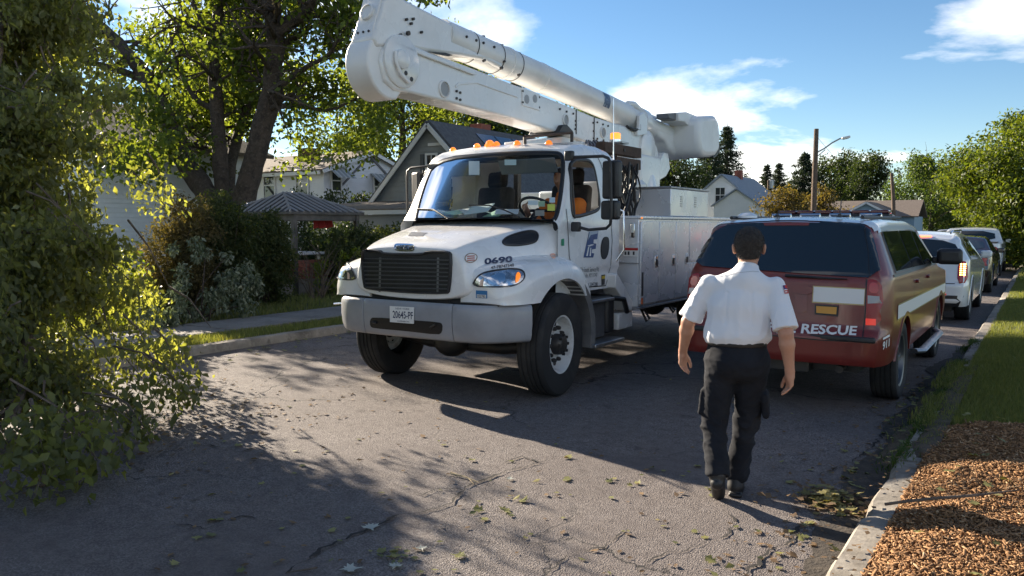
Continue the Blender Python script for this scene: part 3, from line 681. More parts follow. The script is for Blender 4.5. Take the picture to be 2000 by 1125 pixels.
# cab inside
cin = MB().bb(TC - .98, TC + .98, 7.0, 8.33, 1.0, 1.18).build('cab_floor', DARKIN, truck)
d = [(7.05, 1.15), (7.05, 1.66), (7.12, 1.755), (7.25, 1.765), (7.34, 1.70), (7.36, 1.2)]; MB().px(d, TC - .98, TC + .98).build('dashboard', DARKIN, truck, bevel=.02)
SEATM = pm('seat_fabric', (.035, .037, .042), .9, var=((.06, .06, .065), 12, .4, .7))
for s in (.52, -.55):
    MB().box((TC + s, 7.9, 1.42), (.52, .5, .16)).build('seat_cushion', SEATM, truck, bevel=.05, seg=3)
    MB().box((TC + s, 8.16, 1.82), (.5, .14, .7), (R(-9), 0, 0)).box((TC + s, 8.235, 2.26), (.28, .1, .2), (R(-9), 0, 0)).build('seat_back', SEATM, truck, bevel=.05, seg=3)
sw_c = Vector((TC + .52, 7.46, 1.86)); wn = Vector((0, .62, .78)).normalized(); a, b = frame(wn)
MB().tube([sw_c + (a * math.cos(t) + b * math.sin(t)) * .22 for t in np.linspace(0, 2 * math.pi, 33)], .016, 8, cap=False).build('steering_wheel', BLACKP, truck, smooth=60)
MB().tube([sw_c, sw_c - wn * .25 + Vector((0, -.12, 0))], .035, 8).tube([sw_c - a * .21, sw_c + a * .21], .018, 6).tube([sw_c, sw_c - b * .21], .018, 6).build('steering_column', BLACKP, truck, smooth=60)
MB().bb(TC - .9, TC + .9, 7.36, 7.42, 2.40, 2.47).build('header_panel', DARKIN, truck, bevel=.02)
for s in (.5, -.5): MB().box((TC + s, 7.27, 2.33), (.72, .018, .17), (R(28), 0, 0)).build('sun_visor', pm('visor_grey', (.11, .12, .13), .8), truck, bevel=.02)
rp = random.Random(8)
for i, (x, y, w, h, rz) in enumerate([(-.52, 7.1, .3, .2, .3), (-.35, 7.06, .26, .22, -.4), (-.2, 7.12, .2, .3, .9), (.0, 7.02, .3, .2, .1), (.18, 7.1, .28, .2, -.3), (.35, 7.04, .25, .18, .5), (-.05, 7.14, .24, .2, 1.4)]):
    MB().box((TC + x, y + .06, 1.83 + .015 * (i % 4)), (w, h, .006), (R(rp.uniform(8, 28)), R(rp.uniform(-12, 12)), rz)).build('papers_on_dash', [PAPER, pm('paper_green', (.42, .62, .5), .8), pm('paper_white', (.7, .72, .72), .8)][i % 3], truck)
pf = [('inspection_sticker', (1031, 391), (1050, 400), (.62, .68, .7)), ('inspection_sticker', (1051, 392), (1064, 403), (.35, .45, .30)), ('inspection_sticker', (1069, 398), (1084, 411), (.75, .72, .12)), ('inspection_sticker', (1073, 385), (1084, 395), (.6, .68, .75)), ('inspection_sticker', (1045, 410), (1063, 421), (.32, .28, .24)), ('windshield_tag', (915, 314), (936, 341), (.66, .68, .68)), ('windshield_tag', (985, 311), (1008, 322), (.5, .6, .6))]
for i, (nm, p0, p1, c) in enumerate(pf):
    panel([(p0[0], p0[1]), (p1[0], p0[1]), (p1[0], p1[1]), (p0[0], p1[1])], cabB, from_eye, nm, pm('sticker_%d' % i, c, .6), truck, off=-.006, step=8)
# wipers
for pts in ([(815, 408), (846, 409), (875, 427)], [(916, 401), (955, 401), (985, 410), (1015, 424)]):
    Q = []
    for x, y in refine(pts, 8, False):
        o, dd = from_eye(x, y); loc, nor, _, _ = cabB.ray_cast(o, dd)
        if loc is not None: Q.append(loc - dd * .03)
    MB().tube(Q, .008, 6).build('wiper', BLACKP, truck, smooth=60)
# ---- lamps, grille, badge, writing on the nose
GP = smooth_poly([(706, 491), (710, 487), (744, 488), (751, 494), (826, 495), (836, 489), (878, 490), (885, 498), (881, 568), (874, 575), (800, 573), (720, 566), (711, 560)], 1)
gr = panel(GP, hoodB, from_eye, 'grille', BLACKP, truck, off=.005, step=14)
def gl(y): return interp(y, [(498, 711), (560, 718)]), interp(y, [(498, 880), (568, 876)])
for k in range(8):
    y0 = 505 + k * 8.0; xl, xr = 712 + k * .9, 880 - k * .4; y1 = y0 + 1.2
    panel([(xl, y0 - 1.1), (xr, y1 - 1.1 + 2), (xr, y1 + 1.1 + 2), (xl, y0 + 1.1)], hoodB, from_eye, 'grille_bar', pm('grille_grey', (.10, .105, .115), .35, metal=.5), gr, off=.03, thick=.018, step=12)
for x in (744, 857): panel([(x - 2, 503), (x + 2.5, 503), (x + 1, 570), (x - 3, 570)], hoodB, from_eye, 'grille_strut', pm('grille_strut', (.22, .23, .24), .4, metal=.6), gr, off=.012, step=12)
band(refine(GP, 10), 4.5, hoodB, from_eye, 'grille_frame', BLACKP, gr, off=.03)
bd = panel(smooth_poly([(771, 479), (776, 477), (806, 478), (811, 482), (810, 489), (804, 491), (777, 490), (771, 486)], 2), hoodB, from_eye, 'badge', CHROME, truck, off=.012, thick=.012, step=6)
panel(smooth_poly([(774, 481), (808, 481), (807, 488), (775, 487)], 1), hoodB, from_eye, 'badge_field', pm('badge_dark', (.03, .035, .05), .3, coat=.5), bd, off=.0145, step=6)
text_on('FREIGHTLINER', (776, 486.3), (806, 487.3), (776, 481.6), hoodB, from_eye, 'badge_lettering', CHROME, bd, off=.017, bold=.02)
panel([(797, 461), (803, 453), (834, 455), (826, 462)], hoodB, from_eye, 'hood_indent', pm('hood_indent_shade', (.12, .13, .15), .5), truck, off=.003, step=8)  # flat panel coloured as the shade in the hood scoop indent
SV = smooth_poly([(980, 470), (990, 461), (1018, 452), (1040, 449), (1052, 455), (1052, 467), (1044, 476), (1015, 481), (990, 481), (981, 477)], 2)
sv = panel(SV, hoodB, from_eye, 'side_vent', BLACKP, truck, off=.004, step=9); band(SV, 3.5, hoodB, from_eye, 'vent_rim', BLACKP, sv, off=.014)
for k in range(4): panel([(992 + k * 1, 464.5 + k * 4.2), (1047 - k * 3, 456.5 + k * 5.4), (1047 - k * 3, 458 + k * 5.4), (992 + k * 1, 466 + k * 4.2)], hoodB, from_eye, 'vent_slat', STEEL, sv, off=.016, step=9)
HLp = smooth_poly([(921, 561), (930, 541), (945, 532), (972, 527.5), (1003, 524.5), (1021, 528), (1026, 538), (1022, 549), (1009, 558), (985, 562)], 2)
hl = panel(HLp, hoodB, from_eye, 'headlight', LENS, truck, off=.012, thick=.02, step=7); band(HLp, 3.0, hoodB, from_eye, 'headlight_bezel', BLACKP, hl, off=.018)
panel(smooth_poly([(1007, 535), (1013, 533), (1016, 541), (1010, 552), (1005, 553)], 1), hoodB, from_eye, 'turn_signal', AMBER, hl, off=.019, step=5)
panel(smooth_poly([(952, 545), (966, 537), (984, 534), (988, 546), (980, 556), (958, 557)], 1), hoodB, from_eye, 'reflector_bowl', CHROME, hl, off=.0165, step=5)
panel([(940, 548), (946, 544), (944, 560), (938, 560)], hoodB, from_eye, 'reflector_bowl', pm('warm_reflection', (.75, .55, .42), .3), hl, off=.0165, step=5)  # warm reflection in the lens painted as a tinted patch
HLl = [(2 * TC - p.x, p.y, p.z) for p in ()]
# the same lamp mirrored on the other fender
for o in [hl] + list(hl.children):
    me2 = o.data.copy(); 
    for v in me2.vertices: v.co.x = 2 * TC - v.co.x
    me2.flip_normals(); o2 = link(o.name.split('.')[0], me2, None)
    if o is hl: hl2 = o2; attach(o2, truck)
    else: attach(o2, hl2)
bd2 = panel(smooth_poly([(906, 505), (911, 496), (922, 493.5), (933, 498), (932, 508), (922, 514), (911, 513)], 2), hoodB, from_eye, 'round_decal', WHITEV, truck, off=.004, step=6)
band(smooth_poly([(906, 505), (911, 496), (922, 493.5), (933, 498), (932, 508), (922, 514), (911, 513)], 2), 2.2, hoodB, from_eye, 'decal_ring', pm('brown_ring', (.28, .2, .14), .4), bd2, off=.006)
for k in range(3): panel([(912, 500 + 4 * k), (927, 499 + 4 * k), (927, 501.5 + 4 * k), (912, 502.5 + 4 * k)], hoodB, from_eye, 'decal_print', pm('decal_red', (.5, .2, .16), .5), bd2, off=.0055, step=6)
text_on('0690', (946, 517.5), (1001, 512.5), (945.5, 504.5), hoodB, from_eye, 'fleet_number', NAVY, truck, off=.004, bold=.035)
text_on('47-78747340', (959, 526.5), (1004, 521), (958.5, 520.5), hoodB, from_eye, 'fleet_code', INK, truck, off=.004, bold=.02)
st = panel([(930, 567), (952, 568), (952, 583), (930, 582)], hoodB, from_eye, 'registration_sticker', pm('sticker_blue', (.03, .16, .36), .4), truck, off=.004, step=6)
panel([(932, 575), (950, 576), (950, 582), (932, 581)], hoodB, from_eye, 'sticker_strip', WHITEV, st, off=.006, step=6)
text_on('922782', (933, 580.6), (949, 581.2), (933, 576), hoodB, from_eye, 'sticker_number', INK, st, off=.0075, bold=.02)
panel(smooth_poly([(1073, 497), (1079, 494), (1086, 498), (1085, 505), (1078, 504)], 2), hoodB, from_eye, 'side_marker', pm('marker_pink', (.8, .42, .3), .25, coat=.5), truck, off=.01, thick=.012, step=4)
# ---- bumper
def bumper_piece(x0, x1, name):
    def yb(x): t = abs(x) / 1.22; return 5.845 + .05 * t ** 2 + .40 * max(0, t - .62) ** 2 / .145 * .9
    rings = []; n = max(3, int(abs(x1 - x0) / .06))
    for i in range(n + 1):
        x = x0 + (x1 - x0) * i / n; y = yb(x); sl = (yb(x + .01) - yb(x - .01)) / .02; nx, ny = -sl, 1; q = math.hypot(nx, ny); nx /= q; ny /= q
        t = abs(x) / 1.22; zb = .60 + .02 * max(0, t - .5); rings.append([Vector((TC + x + nx * d, y + ny * d, z)) for d, z in ((.09, .955), (.03, .965), (.008, .945), (.0, .90), (.0, .78), (.012, .68), (.03, zb + .02), (.06, zb), (.09, zb + .005))])
    return MB().loft(rings).build(name, SILVER, truck, smooth=50, bevel=.004, seg=1)
bc = bumper_piece(-.565, .565, 'bumper'); be = bumper_piece(.572, 1.215, 'bumper_end'); bumper_piece(-1.215, -.572, 'bumper_end')
bB = bvh_of([bc, be])
OP = smooth_poly([(723, 624), (729, 619), (800, 625), (858, 629), (865, 633), (864, 649), (856, 654), (790, 646), (730, 641), (723, 637)], 1)
panel(OP, bB, from_eye, 'bumper_opening', GASK, truck, off=.003, step=10); 
for x0, y0, x1, y1 in ((727, 629, 735, 631), (840, 640, 850, 634)):
    Q = [(lambda h: h[0] - ray(x, y).normalized() * .02)(bB.ray_cast(*from_eye(x, y))) for x, y in ((x0, y0), (x1, y1))]; MB().tube(Q, .012, 8).build('tow_hook', STEEL, truck)
pl = panel([(764, 598), (810.5, 600.5), (810, 631.5), (764.5, 628)], bB, from_eye, 'licence_plate', WHITEV, truck, off=.022, thick=.012, step=12)
plB = bvh_of(pl)
text_on('20645-PF', (767.5, 620.8), (807, 623.6), (767, 606.5), plB, from_eye, 'plate_number', NAVY, pl, off=.002, bold=.012)
text_on('NEW YORK', (773, 604.2), (800, 605.6), (773, 600.6), plB, from_eye, 'plate_state', NAVY, pl, off=.002)
text_on('COMMERCIAL', (776, 628.2), (800, 629.8), (776, 625.6), plB, from_eye, 'plate_class', NAVY, pl, off=.002)
MB().bb(TC - 1.0, TC + 1.0, 6.0, 6.1, .90, 1.02).build('bumper_bracket', STEEL, truck)
mb = MB(); mb.bb(TC - .5, TC + .45, 5.99, 6.05, .96, 1.0); mb.build('radiator_base', STEEL, truck)
g = gy(655, 592, 6.15); MB().tube([gy(676, 594, 6.1), gy(664, 592.5, 6.13), gy(653, 593.5, 6.15)], .012, 6).build('feeler_rod', CHROME, truck)
MB().tube([gy(676, 594, 6.05), gy(684, 608, 6.02), gy(702, 630, 5.93)], .006, 6).build('strap', GASK, truck)
# ---- roof lamps
for x, y, r in ((885, 293, .034), (932, 287, .034), (957, 284.5, .05), (970, 283, .034), (1010, 281, .034), (1072, 278, .036)):
    p = gy(x, y, 7.5 if x < 900 or x > 1060 else 7.42); loc, nor, _, _ = cabB.ray_cast(Vector((p.x, p.y, 4)), Vector((0, 0, -1))); zz = loc.z if loc else 2.58
    MB().lathe([(r * 1.2, -.02), (r * 1.2, .012), (r, .02), (r * .85, r * .9), (r * .4, r * 1.25), (.001, r * 1.3)], (p.x, p.y, zz), (0, 0, 1), 14).build('clearance_lamp', AMBER, truck, smooth=50)
# ---- mirrors
def mirrors(s):
    def M_(p): return Vector(p) if s > 0 else Vector((2 * TC - p[0], p[1], p[2]))
    def g(x, y, Y=7.28): p = gy(x, y, Y); return M_(p)
    mr = empty('wing_mirror', M_((TC + 1.05, 7.28, 1.7))); attach(mr, truck); mr.location = M_((TC + 1.05, 7.28, 1.7))
    for (x0, x1, y0, y1, nm) in ((1177, 1211, 314, 388, 'mirror_shell'), (1174, 1208, 392, 429, 'spot_mirror_shell')):
        a, b = g(x0, y0), g(x1, y1); c = (a + b) / 2; w = abs(a.x - b.x); h = abs(a.z - b.z)
        MB().box((c.x, 7.30, c.z), (w, .10, h), (0, 0, R(-8) * s)).build(nm, BLACKP, mr, bevel=.03, seg=3)
    MB().tube([g(1116, 307, 7.22), g(1150, 306), g(1178, 305, 7.24), g(1188, 309, 7.22), g(1193, 318, 7.22), g(1194, 420, 7.22), g(1192, 438, 7.22), g(1184, 446, 7.24), g(1150, 449, 7.25), g(1131, 444, 7.22)], .016, 8).build('mirror_arm', BLACKP, mr, smooth=60)
    for x, y in ((1117, 304), (1130, 443)): p = g(x, y, 7.22); MB().box((p.x - s * .03, p.y, p.z), (.10, .06, .10)).build('mirror_bracket', BLACKP, mr, bevel=.015)
mirrors(1)
def far_mirror():
    mr = empty('wing_mirror', (TC - 1.1, 7.3, 1.7)); attach(mr, truck); mr.location = (TC - 1.1, 7.3, 1.7)
    g = lambda x, y, Y=7.32: gy(x, y, Y)
    MB().tube([g(842, 324), g(803, 328), g(796, 334), g(795, 345), g(796, 420), g(797, 432), g(806, 438), g(816, 430)], .014, 8).build('mirror_arm', BLACKP, mr, smooth=60)
    for (x0, x1, y0, y1, nm) in ((802, 822, 336, 400, 'mirror_shell'), (801, 818, 405, 431, 'spot_mirror_shell')):
        a, b = g(x0, y0), g(x1, y1); c = (a + b) / 2; MB().box((c.x, 7.36, c.z), (abs(a.x - b.x) * 1.1, .09, abs(a.z - b.z)), (0, 0, R(-20))).build(nm, BLACKP, mr, bevel=.028, seg=3)
far_mirror()

# ---- writing on the driver's door
for t, x0, x1, y0, y1, m, bo in (('336 South Service Rd', 1133, 1169, 530.5, 521.5, GREYINK, 0), ('Melville, NY 11747', 1136, 1166, 543, 533.5, GREYINK, 0), ('USDOT# 2347280', 1132, 1167, 559.5, 552, INK, .0)):
    text_on(t, (x0, y0 + .8), (x1, y0 - .8), (x0, y1 + .8), cabB, from_eye, 'door_lettering', m, truck, off=.004, bold=bo)
lg = panel([(1139, 503), (1150, 453), (1168, 451), (1166, 467), (1159, 468), (1158.5, 475), (1164, 476), (1163, 486), (1156, 487), (1155, 494), (1160, 495), (1158, 503)], cabB, from_eye, 'company_logo', pm('logo_navy', (.03, .06, .17), .4, var=((.06, .11, .26), 8, .4, .7)), truck, off=.004, step=6)
panel([(1147, 470), (1151, 453), (1167, 451.5), (1166.5, 456), (1153, 459)], cabB, from_eye, 'logo_steel_band', pm('logo_steel', (.35, .42, .5), .4), lg, off=.0055, step=5)
for q in ([(1144, 500), (1148, 482), (1150, 482), (1147, 500)], [(1150.5, 500), (1152, 484), (1154, 484), (1153, 500)], [(1146.5, 480), (1155, 477), (1160, 478), (1150, 481.5)]):
    panel(q, cabB, from_eye, 'logo_stroke', WHITEV, lg, off=.006, step=5)
panel([(1174, 537), (1181.5, 536), (1180.5, 556), (1174, 557)], cabB, from_eye, 'warning_label', INK, truck, off=.004, step=5)
panel([(1174.5, 539), (1181, 538), (1180.8, 544), (1174.5, 545)], cabB, from_eye, 'warning_label', pm('label_yellow', (.6, .42, .02), .5), truck, off=.006, step=5)
panel([(1095.5, 467), (1101, 466), (1101, 480), (1095.5, 480)], cabB, from_eye, 'inspection_label', pm('label_green', (.02, .25, .13), .5), truck, off=.006, step=5)
# grab handles
for s in (1, -1): MB().tube([(TC + s * 1.04, 8.30, 1.9), (TC + s * 1.12, 8.34, 1.86), (TC + s * 1.12, 8.36, 1.42), (TC + s * 1.04, 8.30, 1.28)], .013, 8).build('grab_handle', CHROME, truck, smooth=60)
# ---- steps, tank, side structure
for s in (1, -1):
    st = MB(); st.bb(TC + s * .80, TC + s * 1.16, 7.46, 8.06, .865, .90).build('cab_step', ALU_D, truck, bevel=.008)
    MB().bb(TC + s * .82, TC + s * 1.24, 7.46, 8.16, .40, .44).build('cab_step', ALU_D, truck, bevel=.008)
    MB().bb(TC + s * .55, TC + s * 1.08, 7.52, 7.98, .46, .85).build('battery_box', pm('box_grey', (.16, .16, .165), .5, metal=.5, var=((.08, .08, .08), 4, .4, .7)), truck, bevel=.015)
    MB().bb(TC + s * 1.02, TC + s * 1.12, 7.47, 7.53, .44, .87).build('step_bracket', ALU_D, truck, bevel=.006)
    MB().bb(TC + s * .55, TC + s * 1.1, 8.02, 8.2, .48, .92).build('battery_box', BLACKP, truck, bevel=.05, seg=3)
    a = Vector((TC + s * 1.0, 8.16, 1.0)); b_ = Vector((TC + s * 1.16, 8.55, .74))
    MB().px([(8.12, 1.14), (8.16, 1.16), (8.60, .80), (8.60, .70), (8.50, .70), (8.12, 1.0)], TC + s * .95, TC + s * 1.14).build('outrigger_bracket', WHITE, truck, bevel=.01)
    MB().bb(TC + s * .6, TC + s * 1.12, 8.25, 8.62, .50, .69).build('outrigger_foot', WHITE, truck, bevel=.015)
    MB().tube([(TC + s * 1.1, 8.1, .88), (TC + s * 1.18, 8.25, .86), (TC + s * 1.15, 8.4, .7)], .03, 8).build('hydraulic_hose', GASK, truck, smooth=60)
# ---- service body
BX = 1.215; BY0, BY1, BZ0, BZ1 = 8.57, 13.6, .745, 1.775
for s in (1, -1):
    bod = MB().bb(TC + s * .62, TC + s * (BX - .012), BY0, BY1, BZ0, BZ1).build('body_compartment', ALU, truck, bevel=.006)
    MB().bb(TC + s * .60, TC + s * (BX + .015), BY0 - .01, BY1 + .01, BZ1, BZ1 + .035).build('body_top_rail', ALU, bod, bevel=.008)
    MB().bb(TC + s * .60, TC + s * (BX + .012), BY0 - .005, BY1, BZ0 - .03, BZ0 - .003).build('body_sill', ALU_D, bod, bevel=.005)
    ds = [8.60, 9.13, 9.655, 10.12, 11.2, 12.35, 13.0, 13.58]
    for i in range(len(ds) - 1):
        z0 = .77 if i not in (3, 4) else (1.22 if i == 3 else 1.3); 
        dm = MB().bb(TC + s * (BX - .012), TC + s * (BX + .012), ds[i] + .008, ds[i + 1] - .008, z0, BZ1 - .03).build('compartment_door', ALU, bod, bevel=.006)
        hy = ds[i + 1] - .09 if i < 3 else ds[i + 1] - .15; hz = 1.26 if i < 3 else 1.55
        hd = MB().box((TC + s * (BX + .016), hy, hz), (.012, .085, .14)).build('latch_plate', CHROME, dm, bevel=.005); MB().box((TC + s * (BX + .022), hy, hz - .01), (.014, .045, .08)).build('latch_paddle', BLACKP, dm, bevel=.005)
    MB().bb(TC + s * (BX - .012), TC + s * (BX + .01), 10.13, 11.0, .80, 1.2).build('compartment_door', ALU, bod, bevel=.006)
# rear wheel cut-out shown by a dark arch panel
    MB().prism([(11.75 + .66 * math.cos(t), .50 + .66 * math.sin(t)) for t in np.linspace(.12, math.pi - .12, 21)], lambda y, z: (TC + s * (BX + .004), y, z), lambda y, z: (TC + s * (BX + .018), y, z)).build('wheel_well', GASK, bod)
    MB().tube([(TC + s * 1.05, 9.0, .74), (TC + s * 1.16, 9.02, .56), (TC + s * 1.1, 9.06, .52), (TC + s * 1.0, 9.08, .7)], .014, 6).build('cable_hook', STEEL, bod, smooth=60)
    MB().tube([(TC + s * 1.05, 9.75, .74), (TC + s * 1.18, 9.77, .60), (TC + s * 1.12, 9.86, .56), (TC + s * 1.0, 9.88, .7)], .014, 6).build('cable_hook', STEEL, bod, smooth=60)
MB().bb(TC - .62, TC + .62, BY0 + .05, BY1, 1.0, 1.06).build('body_deck', ALU_D, truck); MB().bb(TC - .62, TC + .62, BY0, BY0 + .04, .9, 1.77).build('body_bulkhead', ALU, truck)
ft = empty('front_panel_fittings', (TC + .9, BY0, 1.3)); attach(ft, truck); ft.location = (TC + .9, BY0, 1.3)
def fp(x, y): return gy(x, y, BY0 - .012)
a, b = fp(1232, 436), fp(1240, 463); MB().box(((a + b) / 2), (.05, .02, abs(a.z - b.z))).build('padlock_hasp', CHROME, ft, bevel=.006); c = fp(1236, 459); MB().box(c, (.035, .025, .06)).build('padlock', STEEL, ft, bevel=.006)
a, b = fp(1218, 484), fp(1246, 501); MB().box(((a + b) / 2), (abs(a.x - b.x), .006, abs(a.z - b.z))).build('danger_sticker', WHITEV, ft); 
q = fp(1232, 486.5); MB().box(q + Vector((0, -.004, 0)), (abs(a.x - b.x), .006, .028)).build('danger_sticker_band', pm('label_red', (.45, .02, .02), .5), ft)
for xx in (1222, 1228, 1238): q = fp(xx, 494.5); MB().box(q + Vector((0, -.004, 0)), (.022, .006, .04)).build('danger_sticker_print', INK, ft)
a = fp(1203, 514); b = fp(1248, 514); MB().box(((a + b) / 2), (abs(a.x - b.x), .006, .012)).build('panel_seam', ALU_D, ft)
a = gx(1255, 555, TC + BX + .016); MB().box((TC + BX + .016, a.y, a.z), (.006, .04, .28)).build('warning_strip', INK, truck); a = gx(1254, 588, TC + BX + .016); MB().box((TC + BX + .016, a.y, a.z), (.008, .04, .07)).build('side_reflector', pm('reflector_orange', (.7, .15, .03), .4), truck)
MB().box((TC + BX + .01, BY0 + .03, BZ1 + .01), (.02, .04, .02)).build('side_marker', AMBER, truck)
# box on top of the body
bx0, bx1, by0, by1 = TC + .60, TC + 1.17, 9.60, 10.95
tb = MB().bb(bx0, bx1, by0, by1, BZ1 + .04, 2.165).build('top_tool_box', ALU, truck, bevel=.008); MB().bb(bx0 - .012, bx1 + .012, by0 - .012, by1 + .012, 2.168, 2.195).build('tool_box_lid', ALU_D, tb, bevel=.006)
for i, yy in enumerate((9.95, 10.45)):
    for k in range(5): MB().box((bx1 + .004, yy, 1.95 + .03 * k), (.008, .06, .014)).build('louver', ALU_D, tb)
bxf = MB().bb(TC - 1.17, TC - .6, 9.6, 12.0, BZ1 + .04, 2.16).build('top_tool_box', ALU, truck, bevel=.008)
# ---- boom: outlines in the plane of its near side
BXN = TC + .22; BXF = TC - .09; BC = TC + .065
def by(pts, X=BXN): return [(lambda p: (p.y, p.z))(gx(x, y, X)) for x, y in pts]
low = by([(743, 118), (747, 96), (764, 81), (786, 80), (830, 98), (900, 124), (1020, 171), (1100, 203), (1160, 228), (1232, 250), (1262, 262), (1283, 285), (1290, 312), (1278, 330), (1262, 334), (1240, 318), (1190, 296), (1130, 272), (1088, 258), (1000, 231), (880, 200), (800, 181), (772, 176), (752, 158)])
lb = MB().px(low, BXN, BXF).build('lower_boom', WHITE, truck, bevel=.022, seg=3)
upb = by([(776, -40), (790, -4), (820, 12), (960, 84), (985, 97), (985, 135), (950, 117), (900, 108), (838, 100), (800, 92), (755, 90), (738, 92), (731, 74), (748, 20), (760, -30)])
upb_o = MB().px(upb, BXN - .012, BXF + .012).build('upper_boom_base', WHITE, truck, bevel=.03, seg=3)
# elbow drum cover
dc = gx(762, 128, BXN); 
drum = [(dc.y + .30 * math.cos(t) + .045, dc.z + .30 * math.sin(t) + .01) for t in np.linspace(R(110), R(285), 20)] + by([(790, 178), (800, 140), (780, 60)])
MB().px(drum, BXN - .03, BXF + .0).build('elbow_cover', FIBRE, truck, bevel=.02, seg=3)
ep = gx(777, 117, BXN)
fa, fb = by([(736, 66)])[0], by([(757, -22)])[0]; fd = Vector((0, fb[0] - fa[0], fb[1] - fa[1])).normalized(); fn_ = Vector((0, -fd.z, fd.y)); fn_ = fn_ if fn_.y < 0 else -fn_
q0, q1 = Vector((0, fa[0], fa[1])), Vector((0, fb[0], fb[1])); ring = lambda q, o: [Vector((BXF + .045, q.y, q.z)) + fn_ * o, Vector((BXN - .045, q.y, q.z)) + fn_ * o]
fpn = MB().loft([ring(q0, -.03) + ring(q0, .014)[::-1], ring(q1, -.03) + ring(q1, .014)[::-1]]).build('elbow_front_panel', WHITE, truck, bevel=.005, seg=1)
pc_ = (q0 + q1) / 2; MB().lathe([(.075, .0), (.075, .03), (.062, .036), (.06, .02), (.001, .02)], Vector((BC, pc_.y, pc_.z)) + fn_ * .012, fn_, 28).build('front_port', FIBRE, fpn, smooth=40)
for t in (.12, .5, .88): MB().lathe([(.011, 0), (.011, .012)], Vector((BXF + .07 + (BXN - BXF - .14) * t, q0.y, q0.z)) + fn_ * .012 + fd * .03, fn_, 8).build('bolt', STEEL, fpn)
MB().lathe([(.235, -.01), (.235, .02), (.22, .03), (.001, .03)], (BXN, ep.y + .04, ep.z - .01), (1, 0, 0), 40).build('elbow_plate', WHITE, truck, smooth=40)
MB().lathe([(.085, 0), (.085, .05), (.07, .06), (.001, .06)], (BXN + .02, ep.y, ep.z), (1, 0, 0), 24).build('elbow_pin', WHITE, truck, smooth=40)
MB().tube([(BXN + .05, ep.y - .08, ep.z + .06), (BXN + .06, ep.y - .085, ep.z - .04), (BXN + .06, ep.y - .03, ep.z - .13), (BXN + .05, ep.y + .09, ep.z - .19)], .018, 8, flat=.6).build('pin_retainer', FIBRE, truck, smooth=60)
for x, y in ((797, 66), (806, 78)): pass
def bolt(x, y, X=BXN, r=.013, mat=STEEL, par=None):
    p = gx(x, y, X); return MB().lathe([(r, -.01), (r, .014), (.001, .016)], (X, p.y, p.z), (1, 0, 0), 8).build('bolt', mat, par or truck)
for x, y in ((794, 38), (803, 46), (807, 37), (782, 68), (823, 63), (891, 178), (898, 181), (891, 192), (898, 195), (1093, 213), (1106, 218), (1119, 222), (1124, 236), (1124, 244), (1123, 252), (1158, 240), (1159, 256), (1159, 270), (1166, 239), (1177, 243), (1187, 246), (1166, 271), (1178, 274), (1093, 248), (1020, 178), (1020, 200), (1052, 190), (1052, 210)): bolt(x, y)
for x, y in ((797, 65), (802, 155), (791, 143)): bolt(x, y, BXN + .02, .022)
for (x, y, r) in ((867, 174, .085), (1104, 234, .07), (1177, 259, .075)):
    p = gx(x, y, BXN); pt = MB().lathe([(r, -.01), (r, .012), (r * .82, .018), (r * .8, .004), (.001, .004)], (BXN, p.y, p.z), (1, 0, 0), 28).build('inspection_port', FIBRE, truck, smooth=40); MB().lathe([(r * .78, .006), (.001, .007)], (BXN, p.y, p.z), (1, 0, 0), 24).build('port_cover', pm('port_grey', (.30, .31, .32), .4), pt)
pp = by([(1019, 171), (1053, 184), (1053, 216), (1019, 206)]); ip = MB().px(pp, BXN, BXN + .012).build('inspection_plate', WHITE, truck, bevel=.003, seg=1)
for (x, y, rx) in ((1027, 194, .05), (1043, 193, .045)): p = gx(x, y, BXN); MB().lathe([(rx, 0), (rx, .016), (.001, .017)], (BXN, p.y, p.z), (1, 0, 0), 20).build('plate_window', pm('port_grey', (.30, .31, .32), .4), ip)
MB().px(by([(764, 83), (768, 82), (925, 142), (927, 146), (922, 147), (790, 97)]), BXN, BXN + .03).build('boom_stiffener', WHITE, truck, bevel=.006)
MB().px(by([(889, 166), (895, 161), (930, 159), (1010, 187), (1010, 191), (930, 163), (897, 166), (889, 172)]), BXN, BXN + .012).build('boom_stiffener', WHITE, truck, bevel=.004, seg=1)
for a_, b_ in (((1125, 214), (1125, 262)), ((1160, 229), (1160, 280))):
    p, q = gx(*a_, BXN), gx(*b_, BXN); MB().box((BXN + .004, (p.y + q.y) / 2, (p.z + q.z) / 2), (.01, .012, abs(p.z - q.z))).build('boom_joint', GASK, truck)
p = by([(836, 101), (870, 103), (884, 108), (876, 110), (862, 107)]); MB().px(p, BXN - .01, BXN + .004).build('boom_hose_gap', GASK, truck)
# upper boom tube
ua = gx(860, 70, BC); ub = gx(1062, 155, BC); uc = gx(1222, 226, BC); ud = gx(1262, 246, BC); ue = gx(1300, 262, BC)
MB().tube([ua, ub, uc], [.165, .168, .165], 32).build('upper_boom', FIBRE, truck, smooth=50)
for (pt, nx, r) in ((gx(985, 123, BC), ub, .178), (gx(1052, 151, BC), uc, .174)):
    d = (nx - pt).normalized(); MB().lathe([(r - .01, -.03), (r, -.025), (r, .025), (r - .01, .03)], pt, d, 32).build('boom_collar', FIBRE, truck, smooth=40)
for x, y in ((911, 72), (930, 79), (944, 84), (965, 92), (985, 120), (980, 133), (1014, 146), (946, 118), (980, 132)): 
    p = gx(x, y, BC + .165); MB().lathe([(.014, -.02), (.014, .012), (.001, .014)], p, (1, 0, .2), 8).build('bolt', STEEL, truck)
for k_, (xa, ya_) in enumerate(((912, 66), (963, 88), (1000, 104))):
    qa = gx(xa, ya_, BC); dd_ = (ub - ua).normalized(); MB().lathe([(.1695, -.006), (.1715, -.005), (.1715, .005), (.1695, .006)], ua + dd_ * (qa - ua).dot(dd_), dd_, 32, cap=False).build('boom_seam', GASK, truck)
